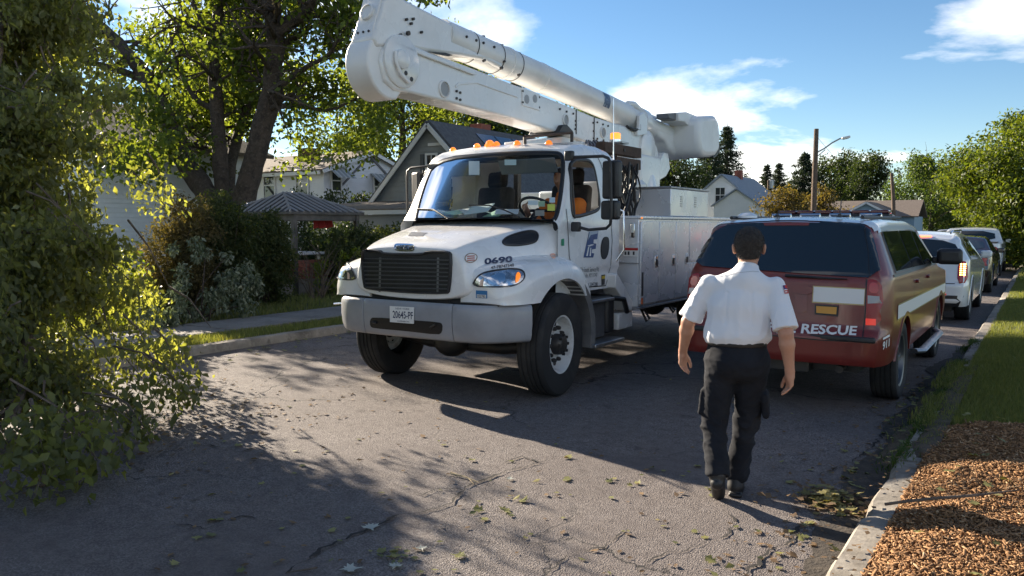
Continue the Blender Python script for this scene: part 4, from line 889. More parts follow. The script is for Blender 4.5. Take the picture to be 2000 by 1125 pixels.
for x, y in ((944, 74), (980, 91), (1014, 107)): p = gx(x, y, TC); MB().box(p, (.03, .03, .05)).build('hose_guide', STEEL, truck)
d = (uc - ub).normalized(); a, b = frame(d)
# logo wrapped round the tube
mid = gx(1164, 200, BC); vs = []
for i in range(9):
    t = R(-28 + 70 * i / 8); n_ = a * -math.cos(t) + b * math.sin(t)
    n_ = Vector((1, 0, 0)) * math.cos(t) + b * math.sin(t)
    for k in (-.09, .09): vs.append(mid + d * (k + .03 * (i / 8)) + n_ * .169)
MB().add(vs, [(2 * i, 2 * i + 1, 2 * i + 3, 2 * i + 2) for i in range(8)]).build('boom_logo', pm('logo_navy2', (.05, .09, .18), .4, var=((.30, .36, .42), 12, .52, .6)), truck, fix=False)
# clamp with cable carrier, tip, bucket
cl = MB().lathe([(.165, -.1), (.205, -.09), (.205, .09), (.165, .1)], gx(1246, 238, BC), d, 28).build('boom_clamp', WHITE, truck, smooth=40)
cp = by([(1243, 226), (1252, 220), (1259, 232), (1258, 262), (1240, 266), (1238, 258), (1243, 248)]); MB().px(cp, TC + .22, TC + .27).build('clamp_plate', WHITE, cl, bevel=.008)
MB().tube([gx(1226, 203, TC + .1), gx(1238, 204, TC + .1), gx(1247, 213, TC + .1), gx(1252, 226, TC + .12)], .045, 8).build('cable_carrier', FIBRE, cl, smooth=50)
for x, y in ((1226, 247), (1236, 253), (1246, 250)): pass
MB().tube([gx(1224, 247, TC + .22), gx(1236, 253, TC + .25), gx(1249, 254, TC + .25), gx(1249, 243, TC + .25)], .022, 8).build('hydraulic_hose', GASK, cl, smooth=60)
MB().tube([uc, ud, ue], [.15, .15, .14], 28).build('boom_tip', FIBRE, truck, smooth=50)
MB().tube([gx(1268, 229, TC + .05), gx(1277, 232, TC + .05)], .05, 8).build('tip_hose', FIBRE, truck)
nk = by([(1262, 246), (1290, 243), (1320, 250), (1326, 262), (1330, 296), (1338, 312), (1312, 306), (1296, 292), (1290, 276), (1278, 270)], TC + .1)
MB().px(nk, TC + .2, TC - .2).build('bucket_neck', FIBRE, truck, bevel=.06, seg=4)
bkt = by([(1328, 236), (1335, 229), (1362, 228), (1368, 238), (1371, 262), (1371, 296), (1362, 308), (1340, 309), (1331, 300), (1327, 276)], TC + .3)
bk = MB().px(bkt, TC + .62, TC - .1).build('bucket', FIBRE, truck, bevel=.09, seg=4)
MB().px(by([(1358, 309), (1364, 308), (1372, 297), (1372, 285), (1370, 290)], TC + .3), TC + .6, TC - .1).build('bucket_liner', GASK, bk)
ra = by([(1308, 221), (1324, 220), (1345, 228), (1345, 243), (1326, 246), (1320, 240), (1308, 238)], TC + .3); MB().px(ra, TC + .45, TC + .15).build('jib_arm', FIBRE, truck, bevel=.02, seg=3)
MB().px(by([(1293, 222), (1312, 221), (1322, 228), (1322, 238), (1306, 236), (1294, 232)], TC + .3), TC + .40, TC + .20).build('jib_winch', pm('winch_grey', (.13, .135, .15), .5), truck, bevel=.012)
# shoulder, turret, struts
sh = gx(1263, 290, BXN); MB().lathe([(.25, -.01), (.25, .03), (.2, .05), (.001, .05)], (BXN, sh.y, sh.z), (1, 0, 0), 36).build('shoulder_cover', WHITE, truck, smooth=40)
MB().px(by([(1290, 298), (1298, 300), (1300, 312), (1302, 330), (1294, 345), (1282, 352), (1270, 346), (1283, 312)], BXN), BXN + .06, BXN - .04).build('lift_strut', WHITE, truck, bevel=.012)
tz = sh; MB().lathe([(.42, 1.05), (.42, 1.75), (.36, 1.85), (.34, 2.3), (.30, 2.45), (.001, 2.45)], (TC, 11.0, 0), (0, 0, 1), 32).build('turret', WHITE, truck, smooth=40)
MB().bb(TC - .3, TC + .3, 10.6, 11.3, 2.1, 2.72).build('turret_head', WHITE, truck, bevel=.04, seg=3)
MB().tube([(BXN + .1, 9.9, 2.0), (BXN + .08, 10.3, 2.5)], .06, 12).build('lift_cylinder', WHITE, truck, smooth=50)
MB().bb(TC - .5, TC + .56, 9.1, 9.5, 1.05, 2.15).build('hydraulic_tank', WHITE, truck, bevel=.03)
# boom rest with pad, rack behind the cab
MB().bb(TC - .5, TC + .5, 8.48, 8.56, 2.50, 2.70).build('boom_rest_beam', WHITE, truck, bevel=.01); 
for s in (-.45, .45): MB().bb(TC + s - .03, TC + s + .03, 8.48, 8.56, 1.7, 2.5).build('boom_rest_post', STEEL, truck)
pr_ = by([(1091, 259), (1099, 244), (1108, 243), (1120, 256), (1120, 262)], BXN + .06); MB().px(pr_, BXN + .06, BXF - .06).build('boom_rest_pad', GASK, truck, bevel=.01)
p0, p1 = gx(1024, 268, BXN + .1), gx(1117, 259, BXN + .1); MB().tube([p0, p1], .018, 6).build('rest_rail', WOOD_D, truck); 
for x, y0, y1 in ((1025, 268, 285), (1117, 259, 284)): MB().tube([gx(x, y0, BXN + .1), gx(x, y1, BXN + .1)], .02, 6).build('rest_upright', STEEL, truck)
MB().px(by([(1020, 276), (1130, 262), (1142, 262), (1142, 292), (1020, 290)], BXN - .05), BXN - .05, BXN - .3).build('boom_saddle', WHITE, truck, bevel=.01)
for (x0, x1, y0, y1, dx) in ((1182, 1253, 283, 303, .75), (1205, 1252, 309, 329, .80)):
    xm, ym = (x0 + x1) / 2, (y0 + y1) / 2; a, b = gx(xm, y1, TC + dx), gx(xm, y0, TC + dx); ya, yb2 = gx(x0, ym, TC + dx).y, gx(x1, ym, TC + dx).y; tbm = MB().bb(TC + dx - .12, TC + dx, ya, yb2, a.z, b.z).build('outrigger_pad', WOOD_D, truck, bevel=.006); MB().lathe([(.02, 0), (.02, .012)], (TC + dx, (ya + yb2) / 2, (a.z + b.z) / 2), (1, 0, 0), 10).build('pad_bolt', STEEL, tbm)
a = gx(1230, 306, TC + .7); MB().bb(TC + .5, TC + .62, 8.9, 9.0, 1.8, a.z + .05).build('pad_rack_post', STEEL, truck)
bpos = gx(1202, 266, TC + .6); bcn = MB().lathe([(.062, -.04), (.066, -.036), (.066, .03), (.05, .042), (.001, .042)], bpos, (0, 0, 1), 24).build('warning_beacon', AMBER_ON, truck, smooth=40); MB().lathe([(.075, -.075), (.075, -.042)], bpos, (0, 0, 1), 20).build('beacon_base', CHROME, bcn, smooth=40)
MB().bb(bpos.x - .14, bpos.x + .14, bpos.y - .1, bpos.y + .1, bpos.z - .1, bpos.z - .078).build('beacon_shelf', ALU_D, truck); MB().tube([bpos + Vector((0, 0, -.1)), (bpos.x, bpos.y, 1.8)], .025, 8).build('beacon_post', STEEL, truck)
a0 = gx(1198, 312, TC + .95); a1 = gx(1198.5, 192, TC + .95); MB().tube([a0, a0.lerp(a1, .08), a1], [.012, .007, .004], 6).build('antenna', CHROME, truck)
rh = random.Random(21)
for i in range(26):
    x0 = rh.uniform(1208, 1242); P = []; dx = rh.uniform(.45, .95); sag = rh.uniform(.0, 1)
    for k in range(9):
        t = k / 8; xx = x0 + rh.uniform(-2, 2) + 16 * math.sin(t * 3.0 + i * .7) * (.3 + .7 * sag); yy = 322 + (100 * t if sag > .4 else 72 * math.sin(t * math.pi)) + rh.uniform(-3, 3); P.append(gx(xx, yy, TC + dx))
    MB().tube(P, rh.choice([.011, .015, .019]), 6).build('hydraulic_hose', GASK if i % 4 else STEEL, truck, smooth=60)
for i in range(14):
    x0 = 1144 + 3.1 * i; MB().tube([gx(x0, 282 + rh.uniform(-4, 2), TC + .5), gx(x0 + rh.uniform(-2, 2), 274 + rh.uniform(0, 5), TC + .5), gx(x0 + 5, 282, TC + .55), gx(x0 + 4, 296 + rh.uniform(0, 6), TC + .6)], .013, 6).build('hydraulic_hose', STEEL if i % 2 else pm('hose_grey', (.2, .2, .22), .6), truck, smooth=60)
MB().lathe([(.16, 0), (.16, .5), (.1, .56), (.001, .56)], gx(1225, 330, TC + .45) + Vector((0, .25, -.7)), (0, 0, 1), 20).build('valve_block', WHITE, truck, smooth=40)
MB().bb(TC + .1, TC + .55, 9.0, 9.2, 1.8, 2.25).build('valve_block', WHITE, truck, bevel=.02)
# ================================================================ CARS
TINT = pm('tinted_glass', (.012, .015, .016), .03, coat=.8, spec=.6)
TAIL = pm('tail_lens_red', (.30, .012, .012), .25, coat=.25); TAIL_C = pm('tail_lens_clear', (.36, .33, .34), .12, coat=.8); REFL = pm('reflector_red_glow', (.6, .03, .02), .25, coat=.5, emit=((1, .05, .02), .12))  # reflectors glow faintly by added emission, no lamp inside
BRAKE = pm('brake_lamp_lit', (.7, .02, .01), .2, emit=((1, .10, .04), 2.2)); LED = pm('brake_led_lit', (.9, .2, .03), .2, emit=((1, .45, .10), 5.0))
ALLOY = pm('alloy_rim', (.22, .225, .235), .4, metal=.9)
def shell(L, w, zs, belt, roof, rear_y, front_y, cx, y0, tum=.15, rc=.13, wround=.14, crown=.03, n_y=120, nose=.22):
    """car body skin. belt/roof: tables over y; rear_y/front_y: tables over z of how far the tail / nose slants in"""
    rings = []
    ys = np.concatenate([np.linspace(0, .3, 16), np.linspace(.33, L - .33, n_y), np.linspace(L - .3, L, 16)])
    def ring(y, k=1.0):
        zb = interp(y, belt); zr = sinterp(y, roof) if False else interp(y, roof); pr = max(0.0, 1 - y / wround / 2.2); pf = max(0.0, 1 - (L - y) / nose / 2.2)
        ww = w * (1 - .085 * pr ** 2.2) * (1 - .16 * pf ** 2.0)
        def side(z):
            if z <= zb: t = (z - (zs + (zb - zs) * .55)) / (zb - zs); return ww - .075 * abs(t) ** 2.2 * 1.3
            return ww - .075 * .45 ** 2.2 * 1.3 - tum * (z - zb) / .5
        h = zr - zb; rr = min(rc, max(.025, .45 * h)); zc = zr - rr; pts = []
        zl = list(np.linspace(zs, min(zb, zc), 24)) + (list(np.linspace(zb, zc, 14))[1:] if zc > zb + .02 else [zc + 1e-4 * i for i in range(13)])
        for z in zl: pts.append((side(z), z))
        for i in range(1, 9): t = math.pi / 2 * i / 8; pts.append((side(zc) - rr + rr * math.cos(t), zc + rr * math.sin(t)))
        xe = pts[-1][0]
        for i in range(1, 19): x = xe * (1 - i / 18); pts.append((x, zr + crown * (1 - (x / xe) ** 2)))
        full = pts + [(-x, z) for x, z in pts[::-1][1:]]; out = []
        for x, z in full:
            yy = y + interp(z, rear_y) * max(0, 1 - y / 1.5) - interp(z, front_y) * max(0, 1 - (L - y) / 1.2)
            cv = (.05 * (1 - (x / w) ** 2)) * (max(0, 1 - y / .5) - max(0, 1 - (L - y) / .5) * 2.5); out.append(Vector((cx + x * k, y0 + yy - cv * 1.0 - (0.05 * (1 - k * k) * (abs(x) / w) ** 2 if y < L / 2 else -.12 * (1 - k * k)), z)))
        return out
    for k in (.0, .3, .6, .85): rings.append(ring(0, k))
    for y in ys: rings.append(ring(float(y)))
    for k in (.85, .6, .3, .0): rings.append(ring(L, k))
    return rings
def car(root, name_paint, L, w, zs, belt, roof, rear_y, front_y, cx, y0, wheels_y, wr, tw=.25, rim=ALLOY, arch=1.16, **kw):
    o = MB().loft(shell(L, w, zs, belt, roof, rear_y, front_y, cx, y0, **kw), closed=False, cap=False).build('body', name_paint, root, smooth=60)
    B = bvh_of(o)
    uncover(o, [lambda c, n: abs(c.x - cx) > w * .55 and any((c.y - y0 - wy) ** 2 + (c.z - wr) ** 2 < (wr * arch + .005) ** 2 for wy in wheels_y) and c.z < wr * 2.6])
    for wy in wheels_y:
        for s in (1, -1):
            wheel(root, (cx + s * (w - tw / 2 - .015), y0 + wy, wr), (s, 0, 0), wr, tw, wr * .66, rim, style='car')
            rg = []; rl = []
            for i in range(29):
                t = math.pi * (-.04 + 1.08 * i / 28); q = lambda r, x: Vector((cx + s * x, y0 + wy - r * math.cos(t), max(zs - .02, wr + r * math.sin(t))))
                r0 = wr * arch; xo = w
                h, nn, _, _ = B.ray_cast(Vector((cx + s * 5, y0 + wy - (r0 + .03) * math.cos(t), max(zs + .02, wr + (r0 + .03) * math.sin(t)))), Vector((-s, 0, 0)))
                if h is not None and abs(h.x - cx) > w * .5: xo = abs(h.x - cx)
                rl.append([q(r0 - .01, xo - .03), q(r0 - .01, xo + .006), q(r0 + .035, xo + .008), q(r0 + .045, xo - .01)]); rg.append([q(r0 - .005, xo - .02), q(r0 - .005, w - tw - .12)])
            MB().loft(rl, closed=False, cap=False).build('wheel_arch', name_paint, root, smooth=50); MB().loft(rg, closed=False, cap=False).build('arch_liner', GASK, root, smooth=60)
    MB().bb(cx - w * .72, cx + w * .72, y0 + .25, y0 + L - .25, zs - .10, zs + .1).build('underbody', GASK, root)
    return o, B
def Px(*pts): return [tuple(p) for p in pts]
# ---- red fire rescue SUV
SX, SY = -2.05, 7.48
suv = empty('rescue_suv', (SX, SY + 2.5, 0), 'red fire rescue SUV with white roof parked behind the white truck', 'suv')
REDP = pm('red_paint', (.18, .022, .016), .32, coat=.4, var=[((.13, .02, .016), 2, .42, .72), ((.24, .06, .045), 9, .62, .85)])
belt = [(0, 1.24), (5.2, 1.20)]; roofp = [(0, 1.70), (.25, 1.735), (1.0, 1.755), (2.6, 1.745), (3.05, 1.70), (3.75, 1.22), (3.9, 1.19), (4.9, 1.10), (5.2, .98)]
sb, SB = car(suv, REDP, 5.2, .955, .46, belt, roofp, [(.4, .06), (.5, .0), (.72, .0), (.78, .06), (1.2, .10), (1.27, .12), (1.72, .34)], [(.4, .1), (.6, 0), (1.2, .15)], SX, SY, (1.08, 4.1), .385, tum=.20, rc=.12)
ry = along_y(1); rx = along_x(1)
ROOFW = pm('white_roof_paint', (.72, .73, .74), .25, coat=.6)
# white roof skin
def patch(o, test, name, mat, parent, off=.004):
    bm = bmesh.new(); bm.from_mesh(o.data); bmesh.ops.delete(bm, geom=[f for f in bm.faces if not test(f.calc_center_median(), f.normal)], context='FACES')
    for v in bm.verts: v.co += v.normal * off
    me = bpy.data.meshes.new(name); bm.to_mesh(me); bm.free(); me.materials.clear(); me.materials.append(mat); return link(name, me, parent, smooth=60)
patch(sb, lambda c, n: c.z > 1.64 and c.y < SY + 3.1 and c.y > SY + .37, 'roof', ROOFW, suv, .006)
def rearpx(poly, name, mat, par, off=.004, thick=0, step=12, rnd=0, B=None):
    return panel(smooth_poly(poly, rnd) if rnd else poly, B or SB, from_eye, name, mat, par, off=off, thick=thick, step=step)
rg = rearpx([(1406, 441), (1470, 436), (1560, 434.5), (1640, 436), (1694, 440), (1708, 480), (1721, 545), (1620, 538), (1500, 530), (1430, 525), (1354, 519), (1374, 485)], 'rear_window', TINT, suv, .016, 0, 5, 1)
rearpx([(1492, 437), (1582, 437), (1580, 442), (1494, 442)], 'third_brake_light', pm('brake_lens_off', (.22, .05, .045), .2, coat=.5), suv, .022, .01)
for s in (1, -1):
    f = along_x(s)
    panel([(SY + .50, 1.265), (SY + .60, 1.66), (SY + 2.86, 1.645), (SY + 3.56, 1.245)], SB, f, 'window_band', GASK, suv, off=.004, step=.06)
    for pts, nm in (([(.56, 1.28), (.64, 1.64), (1.58, 1.645), (1.58, 1.27)], 'quarter_window'), ([(1.64, 1.27), (1.64, 1.645), (2.48, 1.64), (2.48, 1.26)], 'door_window'), ([(2.55, 1.26), (2.55, 1.635), (2.84, 1.62), (3.48, 1.265)], 'door_window')):
        panel(refine([(SY + a, b) for a, b in pts], .2), SB, f, nm, TINT, suv, off=.009, step=.06)
    for ya in (1.60, 2.51, 3.5): line_on(refine([(SY + ya, 1.25), (SY + ya, .58)], .1, False), .012, SB, f, 'door_seam', GASK, suv)
    line_on(refine([(SY + .35, 1.245), (SY + 3.6, 1.235)], .12, False), .025, SB, f, 'belt_trim', GASK, suv, off=.006)
    for a in (1.72, 2.63): panel(smooth_poly([(SY + a, 1.10), (SY + a, 1.14), (SY + a + .2, 1.14), (SY + a + .2, 1.10)], 2), SB, f, 'door_handle', REDP, suv, off=.03, thick=.03, step=.05)
    panel([(SY + .5, .985), (SY + 4.6, .945), (SY + 4.6, .80), (SY + .5, .83)], SB, f, 'side_stripe', pm('gold_stripe', (.36, .28, .12), .35, coat=.4), suv, off=.004, step=.15)
    panel([(SY + .5, .97), (SY + 4.6, .93), (SY + 4.6, .815), (SY + .5, .845)], SB, f, 'side_stripe', WHITEV, suv, off=.006, step=.15)
    MB().tube([(SX + s * .97, SY + 1.6, .41), (SX + s * 1.03, SY + 1.75, .40), (SX + s * 1.03, SY + 3.4, .40), (SX + s * .97, SY + 3.55, .41)], .045, 8, flat=.6).build('running_board', ALU_D, suv, smooth=60)
    mx = empty('wing_mirror', (SX + s * 1.02, SY + 3.2, 1.3)); attach(mx, suv); mx.location = (SX + s * 1.02, SY + 3.2, 1.3)
    MB().box((SX + s * 1.12, SY + 3.2, 1.335), (.27, .11, .19), (0, 0, R(8) * s)).build('mirror_shell', BLACKP, mx, bevel=.05, seg=3); MB().bb(SX + s * .93, SX + s * 1.02, SY + 3.2, SY + 3.28, 1.25, 1.33).build('mirror_stalk', BLACKP, mx, bevel=.02)
    MB().tube([(SX + s * .62, SY + .55, 1.775), (SX + s * .64, SY + 2.7, 1.785)], .018, 8).build('roof_rail', BLACKP, suv)
def tl(pts): return pts
tlp = [(1694, 549), (1700, 545), (1716, 549), (1720, 560), (1723, 592), (1718, 600), (1718, 634), (1691, 634), (1692, 600)]
t1 = rearpx(tlp, 'tail_light', TAIL, suv, .016, .02, 6, 1); rearpx([(1695, 577), (1718, 579), (1719, 592), (1695, 593)], 'reverse_lamp', TAIL_C, t1, .02, 0, 5); rearpx([(1691, 622), (1711, 623), (1711, 635.5), (1691, 635)], 'reflector', REFL, t1, .02, 0, 5)
rearpx([(1699, 551), (1715, 553), (1717, 573), (1697, 572)], 'brake_lamp', pm('tail_bright', (.5, .03, .02), .15, coat=.8), t1, .02, 0, 5, 1)
for o in [t1] + list(t1.children):
    me2 = o.data.copy()
    for v in me2.vertices: v.co.x = 2 * SX - v.co.x
    me2.flip_normals(); o2 = link(o.name.split('.')[0], me2, None)
    if o is t1: t2 = o2; attach(o2, suv)
    else: attach(o2, t2)
line_on(refine([(1692, 545), (1691, 600), (1684, 668), (1600, 664), (1400, 645)], 10, False), 2.2, SB, from_eye, 'tailgate_seam', GASK, suv)
ws = rearpx([(1588, 558), (1690, 563.5), (1688, 597), (1586, 591)], 'white_stripe', pm('gold_edge', (.5, .38, .16), .4), suv, .005, 0, 12); rearpx([(1589.5, 560), (1689, 565.5), (1687, 594.5), (1588, 589)], 'white_panel', WHITEV, ws, .007, 0, 12)
rearpx([(1366, 541), (1388, 543), (1388, 570), (1366, 568)], 'white_stripe', WHITEV, suv, .007, 0, 8)
hp = rearpx([(1545, 556), (1588, 558), (1587, 576), (1545, 573)], 'tailgate_handle', REDP, suv, .02, .02, 8, 1)
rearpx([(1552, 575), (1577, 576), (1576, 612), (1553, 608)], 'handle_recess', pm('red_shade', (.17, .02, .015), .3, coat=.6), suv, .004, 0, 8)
pl2 = rearpx([(1592, 594), (1638, 597), (1637, 618), (1592, 614)], 'licence_plate', BLACKP, suv, .016, .012, 8); rearpx([(1595, 597.5), (1635, 600), (1634, 614), (1595, 611)], 'plate_face', pm('plate_gold', (.62, .30, .05), .5), pl2, .02, 0, 8)
text_on('AB 2911', (1599, 609.6), (1631, 612.2), (1599, 601.6), SB, from_eye, 'plate_number', pm('plate_ink', (.28, .10, .02), .5), pl2, off=.023, bold=.015) if False else None
text_on('FIRE RESCUE', (1498, 648.5), (1672, 656), (1498.5, 629), SB, from_eye, 'fire_rescue_lettering', WHITEV, suv, off=.006, bold=.03, skew=.015)
line_on(refine([(1687, 441), (1696, 490), (1698, 541)], 8, False), 1.6, SB, from_eye, 'window_seam', GASK, suv, off=.019)
text_on('911', (1722, 684), (1735, 676), (1723, 668), SB, from_eye, 'bumper_lettering', WHITEV, suv, off=.008, bold=.03)
rearpx([(1723, 660), (1736, 653), (1736, 657), (1723, 664)], 'bumper_lettering', WHITEV, suv, .008, 0, 4)
# bumper step and exhaust, wiper, roof gear
MB().box((SX, SY + .03, .70), (1.72, .14, .05)).build('bumper_step', BLACKP, suv, bevel=.015)
Q = []
for x, y in ((1534, 538), (1580, 541), (1620, 543.5), (1655, 545)):
    h = SB.ray_cast(*from_eye(x, y)); Q.append(h[0] - from_eye(x, y)[1] * .03)
MB().tube(Q, [.016, .014, .01, .006], 6).build('rear_wiper', BLACKP, suv); 
MB().tube([(SX + .55, SY + .1, .40), (SX + .55, SY + .6, .42)], .035, 12).build('exhaust_pipe', STEEL, suv); MB().bb(SX - .28, SX + .28, SY + .12, SY + .5, .34, .46).build('tow_hitch', STEEL, suv, bevel=.01)
lbm = empty('light_bar', (SX, SY + 2.35, 1.79)); attach(lbm, suv); lbm.location = (SX, SY + 2.35, 1.79)
MB().bb(SX - .6, SX + .6, SY + 2.2, SY + 2.45, 1.80, 1.83).build('light_bar_base', BLACKP, lbm, bevel=.01)
for i in range(6): MB().bb(SX - .6 + .2 * i + .006, SX - .4 + .2 * i - .006, SY + 2.19, SY + 2.46, 1.832, 1.87).build('light_module', pm('lamp_red', (.10, .012, .012), .2, coat=.6), lbm, bevel=.015)
MB().lathe([(.10, 0), (.10, .02), (.06, .05), (.001, .055)], (SX - .52, SY + .75, 1.775), (0, 0, 1), 16).build('roof_puck', ROOFW, suv, smooth=40)
for x in (-.16, .42): MB().tube([(SX + x, SY + .55, 1.775), (SX + x, SY + .55, 1.80), (SX + x, SY + .56, 1.81)], [.03, .02, .006], 8).tube([(SX + x, SY + .56, 1.80), (SX + x, SY + .60, 1.80 + (.14 if x > 0 else .05))], .005, 5).build('roof_antenna', BLACKP, suv)
for i in range(4): 
    x = SX - .35 + .3 * i; MB().tube([(x - .1, SY + 1.4, 1.79), (x - .1, SY + 1.4, 1.815), (x + .1, SY + 1.4, 1.815), (x + .1, SY + 1.4, 1.79)], .012, 6).build('roof_rack_bar', CHROME, suv)
# ---- white crossover
CX2, CY2 = -2.0, 15.55
cro = empty('crossover', (CX2, CY2 + 2.3, 0), 'white crossover with lit brake lights parked ahead of red rescue SUV', 'suv')
WP = pm('white_car_paint', (.72, .73, .74), .2, coat=.9, var=((.66, .67, .68), 2, .45, .7))
cb_, CB = car(cro, WP, 4.8, .945, .30, [(0, 1.10), (.6, 1.12), (4.8, .95)], [(0, 1.46), (.3, 1.515), (1.0, 1.56), (2.3, 1.56), (2.8, 1.50), (3.5, 1.04), (3.7, 1.0), (4.6, .88), (4.8, .75)], [(.3, .1), (.4, .0), (.68, .0), (.72, .05), (1.1, .12), (1.16, .16), (1.5, .5)], [(.3, .1), (.5, 0), (1.0, .2)], CX2, CY2, (.95, 3.75), .36, tum=.30, rc=.14)
def rxz(pts, nm, mat, par, B, cx, off=.004, thick=0, step=.1, rnd=1): return panel(smooth_poly([(cx + a, b) for a, b in pts], rnd) if rnd else [(cx + a, b) for a, b in pts], B, along_y(1), nm, mat, par, off=off, thick=thick, step=step)
rxz([(-.66, 1.42), (0, 1.47), (.66, 1.42), (.80, 1.20), (.70, 1.12), (-.70, 1.12), (-.80, 1.20)], 'rear_window', TINT, cro, CB, CX2, .006)
rxz([(-.3, 1.485), (.3, 1.485), (.3, 1.50), (-.3, 1.50)], 'third_brake_light', BRAKE, cro, CB, CX2, .02, .015, .05, 0)
for s in (1, -1):
    t_ = rxz([(s * .77, 1.10), (s * .90, 1.08), (s * .915, .72), (s * .77, .70)], 'tail_light', TAIL, cro, CB, CX2, .012, .015, .05)
    for k in range(6):
        for x in (.815, .86): rxz([(s * x - .013, 1.045 - k * .036), (s * x + .013, 1.045 - k * .036), (s * x + .013, 1.025 - k * .036), (s * x - .013, 1.025 - k * .036)], 'brake_led', LED, t_, CB, CX2, .016, 0, .05, 0)
    f = along_x(s)
    for pts in ([(.65, 1.17), (.85, 1.42), (1.35, 1.47), (1.35, 1.14)], [(1.42, 1.14), (1.42, 1.47), (2.28, 1.47), (2.28, 1.12)], [(2.36, 1.11), (2.36, 1.465), (2.7, 1.42), (3.25, 1.08)]): panel(smooth_poly([(CY2 + a, b) for a, b in pts], 1), CB, f, 'side_window', TINT, cro, off=.004, step=.12)
    MB().tube([(CX2 + s * .60, CY2 + .55, 1.56), (CX2 + s * .62, CY2 + .7, 1.60), (CX2 + s * .62, CY2 + 2.3, 1.605), (CX2 + s * .60, CY2 + 2.5, 1.57)], .016, 6).build('roof_rail', CHROME, cro)
    mm = MB().box((CX2 + s * 1.03, CY2 + 3.0, 1.13), (.2, .1, .14)).build('wing_mirror', WP, cro, bevel=.04, seg=3)
    for ya in (1.38, 2.32): line_on(refine([(CY2 + ya, 1.1), (CY2 + ya, .45)], .1, False), .01, CB, f, 'door_seam', GASK, cro)
    MB().lathe([(.045, 0), (.045, .12), (.038, .12), (.036, .02)], (CX2 + s * .55, CY2 + .0, .42), (0, -1, 0), 16).build('exhaust_tip', CHROME, cro, smooth=40)
rxz([(-.88, .50), (.88, .50), (.80, .30), (-.80, .30)], 'bumper_valance', BLACKP, cro, CB, CX2, .006, 0, .1, 0)
rxz([(.35, .53), (.62, .53), (.62, .505), (.35, .505)], 'bumper_reflector', REFL, cro, CB, CX2, .01, 0, .1, 0)
line_on(refine([(CX2 - .74, .70), (CX2 + .74, .70)], .1, False), .012, CB, along_y(1), 'tailgate_seam', GASK, cro); rxz([(-.28, .92), (.28, .92), (.26, .76), (-.26, .76)], 'licence_plate', WHITEV, cro, CB, CX2, .012, .01, .1, 0)
rxz([(-.36, .965), (.36, .965), (.36, .94), (-.36, .94)], 'plate_trim', CHROME, cro, CB, CX2, .02, .02, .1, 0); rxz([(.42, .78), (.58, .78), (.58, .76), (.42, .76)], 'model_badge', CHROME, cro, CB, CX2, .01, 0, .1, 0)
MB().tube([(CX2, CY2 + .75, 1.57), (CX2 - .02, CY2 + .85, 1.66)], .012, 6).build('roof_antenna', BLACKP, cro)
